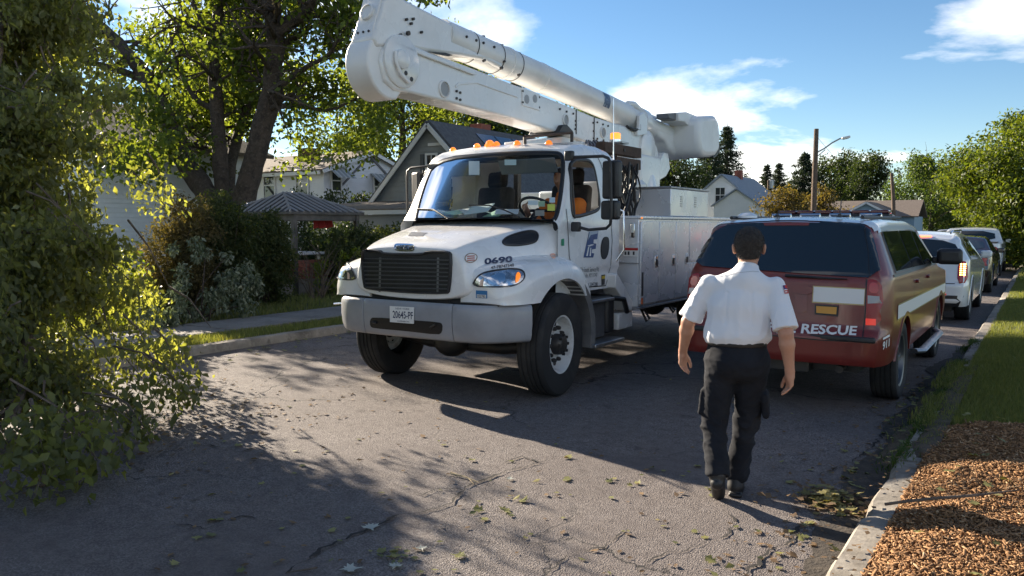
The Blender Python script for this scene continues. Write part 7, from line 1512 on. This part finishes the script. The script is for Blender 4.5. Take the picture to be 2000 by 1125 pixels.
for k in range(3):
    y = Y0 + 2.2 + 1.25 * k; slab(hA, 'solar_panel', [(ax + .35, y, rz(ax + .35)), (ax + 1.75, y, rz(ax + 1.75)), (ax + 1.75, y + 1.15, rz(ax + 1.75)), (ax + .35, y + 1.15, rz(ax + .35))], .05, so_)
lx0 = gy(683, 400, 20.5); slab(hA, 'porch_roof', [(-22.6, 19.8, 2.15), (-17.2, 19.8, 2.15), (-17.2, Y0 - .05, 2.52), (-22.6, Y0 - .05, 2.52)], .10, SHING); MB().bb(-22.65, -17.15, 19.74, 19.795, 2.06, 2.2).build('gutter', TRIM, hA); MB().bb(-22.3, -17.5, 20.0, Y0 - .05, .1, 2.05).build('porch_wall', GSIDE, hA)
MB().tube([(-21.95, Y0 - .1, 2.5), (-22.3, 21.6, 2.42), (-22.6, 19.8, 2.25)], .03, 6).build('downpipe', TRIM, hA)
# ---- white house with brown roof
hB = empty('white_house', (-32, 29, .3), 'white sided house with brown roof and awnings behind the maple', 'house')
XB, YB0, YB1, eB = -27.8, 26.05, 32.15, 4.25; yr = (YB0 + YB1) / 2; aB = 5.22
og = [(YB0, .3), (YB1, .3), (YB1, eB), (yr, aB), (YB0, eB)]; MB().px(og, XB - 13, XB).build('wall', WSIDE, hB); boards(og, XB, 'x', .115, hB, WSIDE, single=False); boards([(XB - 13, .3), (XB, .3), (XB, eB), (XB - 13, eB)], YB0, 'y', .115, hB, WSIDE, single=False)
for s in (-1, 1):
    ye = yr + s * (YB1 - yr + .3); ze = aB - (aB - eB) * (YB1 - yr + .3) / (YB1 - yr); slab(hB, 'roof', [(XB + .25, yr, aB + .03), (XB + .25, ye, ze), (XB - 13.2, ye, ze), (XB - 13.2, yr, aB + .03)], .12, SHING)
    a, b = Vector((XB + .28, yr, aB)), Vector((XB + .28, ye, ze)); d = b - a; MB().box((a + b) / 2, (.05, d.length, .16), (math.atan2(d.z, d.y) if s > 0 else math.atan2(-d.z, -d.y), 0, 0)).build('rake_board', TRIM, hB)
MB().bb(XB - 13, XB + .1, YB0 - .36, YB0 - .28, eB - .22, eB - .06).build('gutter', TRIM, hB)
for pa, pb in (((722, 304), (668, 362)), ((722, 304), (764, 350))):
    a, b = gx(*pa, XB + .06), gx(*pb, XB + .06); d = b - a; MB().box((a + b) / 2, (.05, d.length, .09), (math.atan2(d.z, d.y), 0, 0)).build('gable_trim', pm('trim_grey', (.14, .14, .15), .6), hB)
for x, y in ((655, 353), (737, 365)):
    p = gx(x, y, XB); window(hB, (XB + .03, p.y, p.z), .55, .9, 'x'); q = p + Vector((0, 0, .55)); aw = empty('awning', (XB, q.y, q.z)); attach(aw, hB); aw.location = (XB, q.y, q.z)
    for k in range(8):
        yy = q.y - .52 + .148 * k; MB().loft([[Vector((XB + .05, yy, q.z + .1)), Vector((XB + .05, yy + .13, q.z + .1)), Vector((XB + .05, yy + .13, q.z + .07)), Vector((XB + .05, yy, q.z + .07))], [Vector((XB + .75, yy, q.z - .42)), Vector((XB + .75, yy + .13, q.z - .42)), Vector((XB + .75, yy + .13, q.z - .45)), Vector((XB + .75, yy, q.z - .45))]]).build('slat', [pm('awning_grey', (.30, .31, .30), .5), pm('awning_light', (.5, .5, .48), .5)][k % 2], aw)
p = gx(728, 313, XB); MB().prism([(p.y - .35, p.z - .1), (p.y + .35, p.z - .1), (p.y, p.z + .2)], lambda y, z: (XB + .03, y, z), lambda y, z: (XB + .06, y, z)).build('attic_vent', pm('vent_dark', (.08, .08, .085), .7), hB)
for x, y in ((592, 357), (528, 362)): p = gy(x, y, YB0); window(hB, (p.x, YB0 - .03, p.z), .75, 1.25, 'y')
p = gy(602, 300, YB0 + 1.8); MB().bb(p.x - .42, p.x + .42, YB0 + 1.5, YB0 + 2.2, 4.2, p.z + .25).build('chimney', pm('brick_dark', (.10, .05, .04), .9, var=((.16, .08, .06), 10, .4, .7)), hB)
# ---- pale wall of the corner house
hC = empty('corner_house', (-24.5, 14.5, .2), 'pale sided house with brick corner beyond the browning cedar', 'house')
MB().bb(-30, -21.5, 11.5, 17.2, .1, 3.9).build('wall', WSIDE, hC); boards([(11.5, .1), (17.2, .1), (17.2, 3.9), (11.5, 3.9)], -21.5, 'x', .13, hC, WSIDE, single=False); slab(hC, 'roof', [(-21.1, 11.1, 3.85), (-21.1, 17.6, 3.85), (-25.8, 17.6, 5.6), (-25.8, 11.1, 5.6)], .12, SHING); slab(hC, 'roof', [(-30.4, 11.1, 3.85), (-30.4, 17.6, 3.85), (-25.8, 17.6, 5.6), (-25.8, 11.1, 5.6)], .12, SHING)
a, b = gx(337, 437, -21.45), gx(390, 470, -21.45); zt = a.z + .1
for r_ in range(12):
    for c_ in range(7):
        yy = a.y + .26 * c_ + (.13 if r_ % 2 else 0); MB().box((-21.44, yy + .12, zt - .07 - .085 * r_), (.08, .245, .073)).build('brick', BRICK, hC)
p0, p1 = gx(390, 382, -20.9), gx(338, 420, -20.9); MB().tube([p0, p1], .04, 6).build('stair_rail', STEEL, hC)
# ---- gazebo
gc = Vector((-14.75, 12.85, .1)); gzb = empty('gazebo', gc, 'small gazebo with dark ribbed metal roof behind the hedge', 'gazebo'); GM = pm('gazebo_metal', (.05, .042, .038), .5, metal=.2, var=((.11, .095, .085), 4, .4, .7)); RIBM = pm('gazebo_rib', (.30, .275, .255), .45, metal=.2)
hs, ez_, tz_, rl = 1.2, 1.99, 2.45, .28
E4 = [Vector((gc.x + a * hs, gc.y + b * (hs - .08), ez_)) for a, b in ((-1, -1), (1, -1), (1, 1), (-1, 1))]; T0, T1 = Vector((gc.x, gc.y - rl, tz_)), Vector((gc.x, gc.y + rl, tz_))
MB().add(E4 + [T0, T1] + [p - Vector((0, 0, .05)) for p in E4], [(0, 1, 4), (1, 2, 5, 4), (2, 3, 5), (3, 0, 4, 5), (6, 7, 8, 9), (0, 6, 7, 1), (1, 7, 8, 2), (2, 8, 9, 3), (3, 9, 6, 0)]).build('roof', GM, gzb)
for (A, B, a, b) in ((E4[0], E4[1], T0, T0), (E4[1], E4[2], T0, T1), (E4[2], E4[3], T1, T1), (E4[3], E4[0], T1, T0)):
    hor = (B - A).normalized(); ncount = 12
    for k in range(1, ncount):
        t = k / ncount; p = A.lerp(B, t); up = ((a + b) / 2 - (A + B) / 2); up -= hor * up.dot(hor)
        ta, tb = (a - A).dot(hor), (b - A).dot(hor); s = (p - A).dot(hor); Ln = (B - A).length; f = s / max(1e-6, ta) if s < ta else ((Ln - s) / max(1e-6, Ln - tb) if s > tb else 1.0); q = p + up * min(1, f)
        MB().tube([p + Vector((0, 0, .012)), q + Vector((0, 0, .012))], .03, 4).build('roof_rib', RIBM, gzb)
for A, B in ((E4[0], T0), (E4[1], T0), (E4[2], T1), (E4[3], T1), (T0, T1)): MB().tube([A, B], .028, 6).build('ridge_cap', RIBM, gzb)
for a in (-1, 1):
    for b in (-1, 1): MB().bb(gc.x + a * 1.1 - .05, gc.x + a * 1.1 + .05, gc.y + b * .95 - .05, gc.y + b * .95 + .05, .05, 1.95).build('post', GM, gzb)
for b in (-1, 1): MB().bb(gc.x - 1.1, gc.x + 1.1, gc.y + b * .95 - .03, gc.y + b * .95 + .03, 1.8, 1.95).build('beam', GM, gzb); MB().bb(gc.x + b * 1.1 - .03, gc.x + b * 1.1 + .03, gc.y - .9, gc.y + .9, 1.805, 1.945).build('beam', GM, gzb)
p = gx(630, 430, -14.2); q = MB(); rgs = []
for i in range(9): y = p.y - .28 + .07 * i; w_ = .03 * math.sin(i * 1.7); rgs.append([Vector((-14.2 + w_, y, 1.86)), Vector((-14.2 + w_ * 1.5, y, 1.62 + .02 * (i % 3))), Vector((-14.19 + w_ * 1.5, y, 1.62 + .02 * (i % 3))), Vector((-14.19 + w_, y, 1.86))])
tag(MB().loft(rgs).build('red_cloth', pm('red_cloth', (.42, .035, .035), .85), None, smooth=60), 'red cloth hanging under the gazebo roof', 'cloth')
tb = empty('patio_table', (-14.6, 12.7, .1), 'white covered patio table under the gazebo', 'table'); MB().bb(-15.1, -14.1, 12.2, 13.2, 1.02, 1.08).build('table_top', TRIM, tb, bevel=.01)
for a in (-15.0, -14.2):
    for b in (12.3, 13.1): MB().bb(a - .03, a + .03, b - .03, b + .03, .1, 1.02).build('leg', TRIM, tb)
pw = empty('planter_wall', (-13.7, 12.9, .1), 'low brick planter wall in front of the gazebo', 'wall')
for r_ in range(5):
    for c_ in range(10): MB().box((-13.7, 11.7 + .245 * c_ + (.12 if r_ % 2 else 0), .55 + .085 * r_), (.12, .235, .075)).build('brick', BRICK, pw)
MB().bb(-13.75, -13.65, 11.6, 14.2, .1, .51).build('base_course', CONC_D, pw)
# ---- white house with roof tinted by reflected sky down the street
hD = empty('white_cottage', (-23, 75, .1), 'white gable house with sky-tinted grey roof beside the truck bucket', 'house')
YD = 71.0; ap = gy(1410, 343, YD); hwD = 3.3; eD = ap.z - 2.75; cx_ = ap.x
og = [(cx_ - hwD, .1), (cx_ + hwD, .1), (cx_ + hwD, eD), (cx_, ap.z), (cx_ - hwD, eD)]; MB().py(og, YD, YD + 9).build('wall', WSIDE, hD); boards(og, YD, 'y', .26, hD, WSIDE, single=False)
for s in (-1, 1): slab(hD, 'roof', [(cx_, YD - .3, ap.z + .03), (cx_ + s * (hwD + .3), YD - .3, eD - .22), (cx_ + s * (hwD + .3), YD + 9.3, eD - .22), (cx_, YD + 9.3, ap.z + .03)], .14, SHING_SKY)
w_ = gy(1407, 381, YD); window(hD, (w_.x, YD - .03, w_.z), .85, 1.3, 'y', mull=2)
a2 = gy(1439, 371, YD - 2); h2 = 2.0; e2 = gy(1478, 400, YD - 2).z; og2 = [(a2.x - h2, .1), (a2.x + h2, .1), (a2.x + h2, e2), (a2.x, a2.z), (a2.x - h2, e2)]; wing = MB().py(og2, YD - 2, YD).build('front_wing', WSIDE, hD); boards([(a2.x - h2, 2.2), (a2.x + h2, 2.2), (a2.x + h2, e2), (a2.x, a2.z), (a2.x - h2, e2)], YD - 2, 'y', .26, hD, WSIDE, single=False)
for s in (-1, 1): slab(hD, 'roof', [(a2.x, YD - 2.25, a2.z + .02), (a2.x + s * (h2 + .2), YD - 2.25, e2 - .15), (a2.x + s * (h2 + .2), YD + .4, e2 - .15), (a2.x, YD + 1.2, a2.z + .02)], .12, SHING_SKY)
MB().bb(a2.x - h2 - .01, a2.x + h2 + .01, YD - 2.06, YD - 2.003, .1, 2.15).build('brick_front', BRICK, hD); MB().bb(a2.x - .4, a2.x + .9, YD - 2.1, YD - 2.065, .1, 1.95).build('garage_door', pm('cream_door', (.55, .48, .28), .6), hD)
MB().bb(cx_ - .15, cx_ + .45, YD + 4, YD + 4.6, ap.z - .6, ap.z + .7).build('chimney', BRICK, hD)
# ---- blue gable house
hE = empty('blue_gable_house', (-15.5, 88, .1), 'low house with blue gable and brown roof far down the street', 'house'); YE = 86.0
ap = gy(1693, 396, YE); og = [(ap.x - 2.3, .1), (ap.x + 2.3, .1), (ap.x + 2.3, ap.z - 1.2), (ap.x, ap.z), (ap.x - 2.3, ap.z - 1.2)]; BL = pm('blue_siding', (.22, .33, .42), .6); MB().py(og, YE, YE + 6).build('wall', BL, hE)
for s in (-1, 1): slab(hE, 'roof', [(ap.x, YE - .3, ap.z + .03), (ap.x + s * 2.6, YE - .3, ap.z - 1.36), (ap.x + s * 2.6, YE + 6, ap.z - 1.36), (ap.x, YE + 6, ap.z + .03)], .12, SHING)
MB().bb(ap.x - 6.5, ap.x + 4.0, YE + 2.5, YE + 9, .1, 2.6).build('wall', BL, hE); slab(hE, 'roof', [(ap.x - 6.9, YE + 2.2, 2.5), (ap.x + 4.4, YE + 2.2, 2.5), (ap.x + 4.4, YE + 5.8, 4.2), (ap.x - 6.9, YE + 5.8, 4.2)], .12, SHING); slab(hE, 'roof', [(ap.x - 6.9, YE + 9.4, 2.5), (ap.x + 4.4, YE + 9.4, 2.5), (ap.x + 4.4, YE + 5.8, 4.2), (ap.x - 6.9, YE + 5.8, 4.2)], .12, SHING)
for s in (-1, 1): a, b = Vector((ap.x, YE - .32, ap.z)), Vector((ap.x + s * 2.6, YE - .32, ap.z - 1.38)); d = b - a; MB().box((a + b) / 2, (d.length, .06, .2), (0, s * math.atan2(-d.z, abs(d.x)), 0)).build('rake_board', TRIM, hE)
window(hE, (ap.x, YE - .03, 1.5), 1.2, 1.1, 'y', mull=2)
# ---- poles, lamp, sign, wires
POLE = pm('utility_pole_wood', (.15, .105, .075), .9, var=((.09, .065, .05), 6, .4, .7), bump=(40, .5, .02)); GALV = pm('galvanised', (.42, .43, .44), .4, metal=.7)
pb = at(1588, 440, 49); pt_ = at(1594.5, 252, 49); lp = empty('street_lamp', (pb.x, pb.y, .1), 'wooden utility pole carrying a curved street lamp arm', 'lamp post')
MB().tube([(pb.x, pb.y, -.3), pb.lerp(pt_, .5), pt_], [.19, .165, .14], 12).build('pole', POLE, lp, smooth=60)
arm = [at(x, y, D) for x, y, D in ((1597, 297, 48.9), (1610, 290, 48.6), (1625, 279, 48.3), (1640, 271, 48), (1648, 269.5, 47.8))]; MB().tube(arm, .045, 8).build('lamp_arm', GALV, lp, smooth=60); MB().tube([at(1597, 305, 48.9), at(1612, 292, 48.6)], .025, 6).build('arm_brace', GALV, lp)
lh = (at(1646, 270, 47.8) + at(1658, 267, 47.6)) / 2; MB().box(lh, (.5, .24, .14), (0, R(-12), CAM_YAW)).build('lamp_head', pm('lamp_white', (.7, .7, .7), .4), lp, bevel=.05); MB().box(lh + Vector((0, 0, -.08)), (.3, .18, .05), (0, R(-12), CAM_YAW)).build('lamp_lens', pm('lamp_lens', (.45, .46, .48), .15, coat=.5), lp, bevel=.02)
pb2 = at(1748, 440, 78); pt2 = at(1741.5, 338, 78); up = tag(MB().tube([(pb2.x, pb2.y, -.2), pb2.lerp(pt2, .5), pt2], [.2, .18, .15], 10).build('utility_pole', POLE, None, smooth=60), 'second wooden utility pole beyond the blue gable house', 'pole')
p3 = at(1500, 440, 112); q3 = at(1501, 352, 112); tp = empty('transformer_pole', (p3.x, p3.y, .1), 'distant pole with a grey transformer among the spruces', 'pole'); MB().tube([(p3.x, p3.y, 0), q3], [.2, .15], 8).build('pole', POLE, tp, smooth=60); MB().lathe([(.35, 0), (.35, 1.1), (.2, 1.2)], at(1507, 368, 112), (0, 0, 1), 12).build('transformer', GALV, tp, smooth=50)
p4 = at(1934, 440, 66); q4 = at(1938, 412, 66); tag(MB().tube([(p4.x, p4.y, 0), q4], [.10, .08], 8).build('utility_pole', POLE, None, smooth=60), 'thin pale pole under the overhanging maple', 'pole')
sp = at(1886, 446, 120); sg = empty('street_sign', (sp.x, sp.y, 0), 'grey back of a round road sign down the street', 'sign'); MB().tube([(sp.x, sp.y, 0), (sp.x, sp.y, sp.z + .3)], .035, 6).build('post', GALV, sg); MB().lathe([(.42, 0), (.42, .02)], sp, (0, -1, 0), 8).build('sign_plate', GALV, sg)
def wire(a, b, sag, label):
    P = [a.lerp(b, t) - Vector((0, 0, sag * 4 * t * (1 - t))) for t in np.linspace(0, 1, 13)]; tag(MB().tube(P, .012, 4, cap=False).build('overhead_wire', GASK, None), label, 'wire')
wire(at(1594, 265, 49), at(1741, 345, 78) + Vector((0, 0, 0)), .5, 'overhead wire from the lamp pole to the second pole') if False else None
wire(at(1598, 270, 49), at(1632, 310, 49.5), .0, 'thin guy wire beside the street lamp arm')
wire(at(1741, 345, 78), at(1690, 365, 112), .4, 'overhead wire running left from the second pole')
# ================================================================ LITTER AND SMALL THINGS
LF1 = leafmat('litter_green', (.11, .125, .045), (.26, .25, .09), .2, .6, c3=(.36, .28, .12)); LF2 = leafmat('litter_pale', (.30, .33, .30), (.46, .48, .44), .15, .6); LF3 = leafmat('litter_brown', (.09, .055, .03), (.22, .14, .07), .1, .8)
def litter(name, label, pts, size, mat, seed, shape=1, lift=.006, aspect=.6):
    rng = np.random.default_rng(seed); P = np.array(pts); n = len(P); an = rng.uniform(0, 6.28, n); d = np.stack([np.cos(an), np.sin(an), rng.normal(0, .3, n)], -1); s = np.stack([-np.sin(an), np.cos(an), rng.normal(0, .35, n)], -1); L = (size * rng.uniform(.55, 1.3, n))[:, None]; u = np.array([0, 0, 1.0])
    prof = [(-.5, 0, .0), (-.25, -.42, .10), (-.05, -.26, .03), (.10, -.5, .16), (.22, -.18, .03), (.5, 0, .16), (.22, .18, .03), (.10, .5, .14), (-.05, .26, .03), (-.25, .42, .1)] if shape else [(-.5, 0, 0), (-.1, -.3, .10), (.5, 0, .08), (-.1, .3, .10)]
    k = len(prof); V = np.stack([P + d * L * a + s * L * b * aspect * 1.6 + u * (L * c * rng.uniform(.2, 1.2, (n, 1)) + lift) for a, b, c in prof], 1).reshape(-1, 3); i = np.arange(n)[:, None] * k
    T = ((0, 1, 2), (2, 3, 4), (0, 2, 4), (0, 4, 5), (0, 5, 6), (0, 6, 8), (8, 6, 7), (0, 8, 9)) if shape else ((0, 1, 2), (0, 2, 3)); F = np.concatenate([i + np.array([t]) for t in T])
    V[:, 2] = np.maximum(V[:, 2], P[:, 2].repeat(k) + .009); return tag(link(name, arr_mesh(name, V, F, mat)), label, 'leaves', kind='stuff')
rl_ = random.Random(77)
def road_pts(n, f=None):
    out = []
    while len(out) < n:
        x, y = rl_.uniform(300, 1750), rl_.uniform(640, 1125); p = gz(x, y)
        if XL < p.x < XR and -1 < p.y < 14: out.append((p.x, p.y, 0.0))
    return out
litter('leaf_litter', 'scattered green leaves lying on the asphalt', road_pts(45), .06, LF1, 1); litter('leaf_litter', 'narrow yellowed leaves strewn over the asphalt', road_pts(90), .05, LF1, 21, 0); litter('leaf_litter', 'small brown leaf scraps lying on the asphalt', road_pts(260), .045, LF3, 2, 0)
litter('leaf_litter', 'green leaves gathered along the right gutter', [(rl_.gauss(-.98, .14), rl_.uniform(4.2, 9.5), 0) for _ in range(60)], .06, LF1, 3); litter('leaf_litter', 'brown leaves and debris along the right gutter', [(rl_.gauss(-1.0, .16), rl_.uniform(3.6, 10), 0) for _ in range(420)], .045, LF3, 4, 0)
litter('leaf_litter', 'leaves trampled around the walking man', [(rl_.gauss(-1.9, .55), rl_.gauss(4.9, .6), 0) for _ in range(30)], .06, LF1, 5)
litter('leaf_litter', 'leaves dropped under the fallen tree', [(rl_.gauss(-6.3, .7), rl_.gauss(3.4, 1.2), 0) for _ in range(620)], .06, LF3, 6, 0); litter('leaf_litter', 'leaves on the left verge and gutter', [(rl_.gauss(-9.0, .25), rl_.uniform(4, 11), 0.01) for _ in range(90)], .07, LF1, 7)
litter('leaf_litter', 'green leaves fallen on the mulch bed', [(rl_.uniform(-.6, .2), rl_.uniform(3.6, 7.2), .21) for _ in range(26)], .07, LF1, 8)
pc = gz(1625, 985); litter('leaf_pile', 'heap of wilted leaves in the gutter beside the kerb', [(rl_.gauss(pc.x, .10), rl_.gauss(pc.y, .09), abs(rl_.gauss(0, .035))) for _ in range(120)], .06, leafmat('pile_leaf', (.12, .11, .04), (.26, .23, .09), .2, .7, c3=(.34, .30, .14)), 9); litter('leaf_pile', 'brown stems mixed in the gutter leaf heap', [(rl_.gauss(pc.x, .15), rl_.gauss(pc.y, .13), abs(rl_.gauss(0, .02))) for _ in range(160)], .06, LF3, 10, 0)
# single large maple leaves in the foreground
def maple_leaf(x, y, size, rot, mat, label):
    p = gz(x, y); c = []
    lob = [(0, 1.0, .0), (.10, .62, .04), (.30, .70, .08), (.24, .50, .03), (.62, .48, .10), (.46, .30, .03), (.62, .10, .08), (.30, .12, .02), (.10, -.05, .0), (.03, -.45, .02)]
    pts = [Vector((a, b, h)) for a, b, h in lob] + [Vector((-a, b, h)) for a, b, h in lob[::-1] if a > .0]; M = Matrix.Rotation(rot, 3, 'Z'); V = [p + Vector((0, 0, .012)) + (M @ (q * size)) for q in pts]; cen = p + Vector((0, 0, .010)) + M @ (Vector((0, .25, .0)) * size); n = len(V)
    mb = MB(); mb.add(V + [cen], [(i, (i + 1) % n, n) for i in range(n)]); tag(mb.build('maple_leaf', mat, None, fix=False), label, 'leaf', 'large maple leaves on the asphalt')
maple_leaf(726, 1036, .085, 1.0, LF2, 'pale maple leaf lying in the long road crack'); maple_leaf(695, 1114, .085, 2.4, LF2, 'pale star-shaped maple leaf at the bottom edge of the street'); maple_leaf(770, 1112, .06, .4, LF2, 'small pale curled leaf beside the star-shaped maple leaf'); maple_leaf(822, 1072, .055, 4.0, LF2, 'small pale maple leaf right of the leaf scraps'); maple_leaf(1000, 938, .05, 2.0, LF2, 'pale leaf resting where the road crack ends'); maple_leaf(384, 1056, .05, .8, LF1, 'single green leaf alone on the shaded asphalt')
maple_leaf(890, 1088, .07, 5.0, LF1, 'green leaf lying flat near the bottom centre of the street'); maple_leaf(925, 900, .055, 3.0, LF1, 'yellow-green leaf above the road crack bend')
litter('leaf_litter', 'scrap heap of torn leaves near the bottom of the street', [(gz(rl_.gauss(775, 22), rl_.gauss(1090, 10)).x, gz(rl_.gauss(775, 10), rl_.gauss(1090, 8)).y, 0) for _ in range(20)], .045, LF1, 12)
def stick(pts, r, label, mat=BARK_L, z=.012): tag(MB().tube([gz(x, y, z if len(q) < 1 else q[0]) for x, y, *q in pts], [r] * (len(pts) - 1) + [r * .4], 6).build('twig', mat, None, smooth=60), label, 'twig')
stick([(1728, 985, .22), (1780, 978, .25), (1840, 972, .26), (1900, 968, .25), (1990, 957, .26)], .008, 'long thin twig lying across the mulch bed'); stick([(880, 925), (905, 930), (935, 942)], .006, 'pale broken twig beside the road crack', pm('pale_twig', (.42, .33, .2), .8)); stick([(880, 922), (915, 934), (925, 945)], .004, 'thin straw crossing the pale broken twig', pm('pale_twig', (.42, .33, .2), .8)); stick([(620, 1108), (600, 1112), (560, 1118)], .005, 'short dark twig near the crack at the bottom'); stick([(40, 952), (100, 945), (160, 939)], .006, 'straight stick lying before the fallen tree')
# damp soil washed along the right gutter
vs = []; n = 130
for i in range(n + 1):
    y = 3.0 + 10.2 * i / n; w = (.16 + .22 * abs(noise2(y * 1.2, 3)) + .10 * math.sin(y * 1.9) ** 2) * max(.02, min(1, (y - 3.1) / 2.2, (13.2 - y) / 2)); vs += [(XR - w + .06 * noise2(y * 6, 1), y, .0085), (XR + .01, y, .010)]
tag(MB().add(vs, [(2 * i, 2 * i + 1, 2 * i + 3, 2 * i + 2) for i in range(n)]).build('gutter_soil', pm('wet_soil', (.035, .028, .022), .9, var=((.075, .06, .045), 12, .4, .7), bump=(60, .8, .01)), None, fix=False), kind='structure')

# bank of soil that has crept over the kerb, with litter on top
vs = []; fs = []; ny, nx = 70, 9
for i in range(ny + 1):
    y = 5.9 + 4.4 * i / ny; k = max(0, min(1, (y - 5.9) / .5, (10.3 - y) / .9)) * max(.0, .72 + .75 * noise2(y * 1.4, 8)); x0 = XR - .03 - .17 * k
    for j in range(nx + 1):
        t = j / nx; x = x0 + (XR + .24 - x0) * t; top = .008 + (.128 + .022 * k) * min(1, t * 1.35) ** .8 + .012 * noise2(x * 9, y * 9); vs.append((x, y, top if k > .05 else -.02))
fs = [(i * (nx + 1) + j, i * (nx + 1) + j + 1, (i + 1) * (nx + 1) + j + 1, (i + 1) * (nx + 1) + j) for i in range(ny) for j in range(nx)]
tag(MB().add(vs, fs).build('soil_bank', pm('bank_soil', (.06, .045, .032), .95, var=((.11, .085, .055), 10, .4, .7), bump=(45, .9, .02)), None, smooth=60, fix=False), kind='structure')
litter('leaf_litter', 'brown leaf scraps caught on the right kerb', [(rl_.uniform(-.82, -.62), rl_.uniform(3.4, 11), .135) for _ in range(150)], .04, LF3, 31, 0)
litter('leaf_litter', 'green leaves caught on the soil over the kerb', [(rl_.gauss(-.85, .08), rl_.uniform(5.8, 9.8), .10) for _ in range(34)], .06, LF1, 32)
X = RNG.normal(-.70, .09, 5200); Y = RNG.uniform(6.2, 10.4, 5200); k = np.array([noise2(b * 2.2, a * 3) > -.05 for a, b in zip(X, Y)])
blades('grass', X[k], Y[k], lambda a, b: .02 if a < XR - .08 else .115, .055, .0035, GR, 'ragged grass growing over the buried kerb')
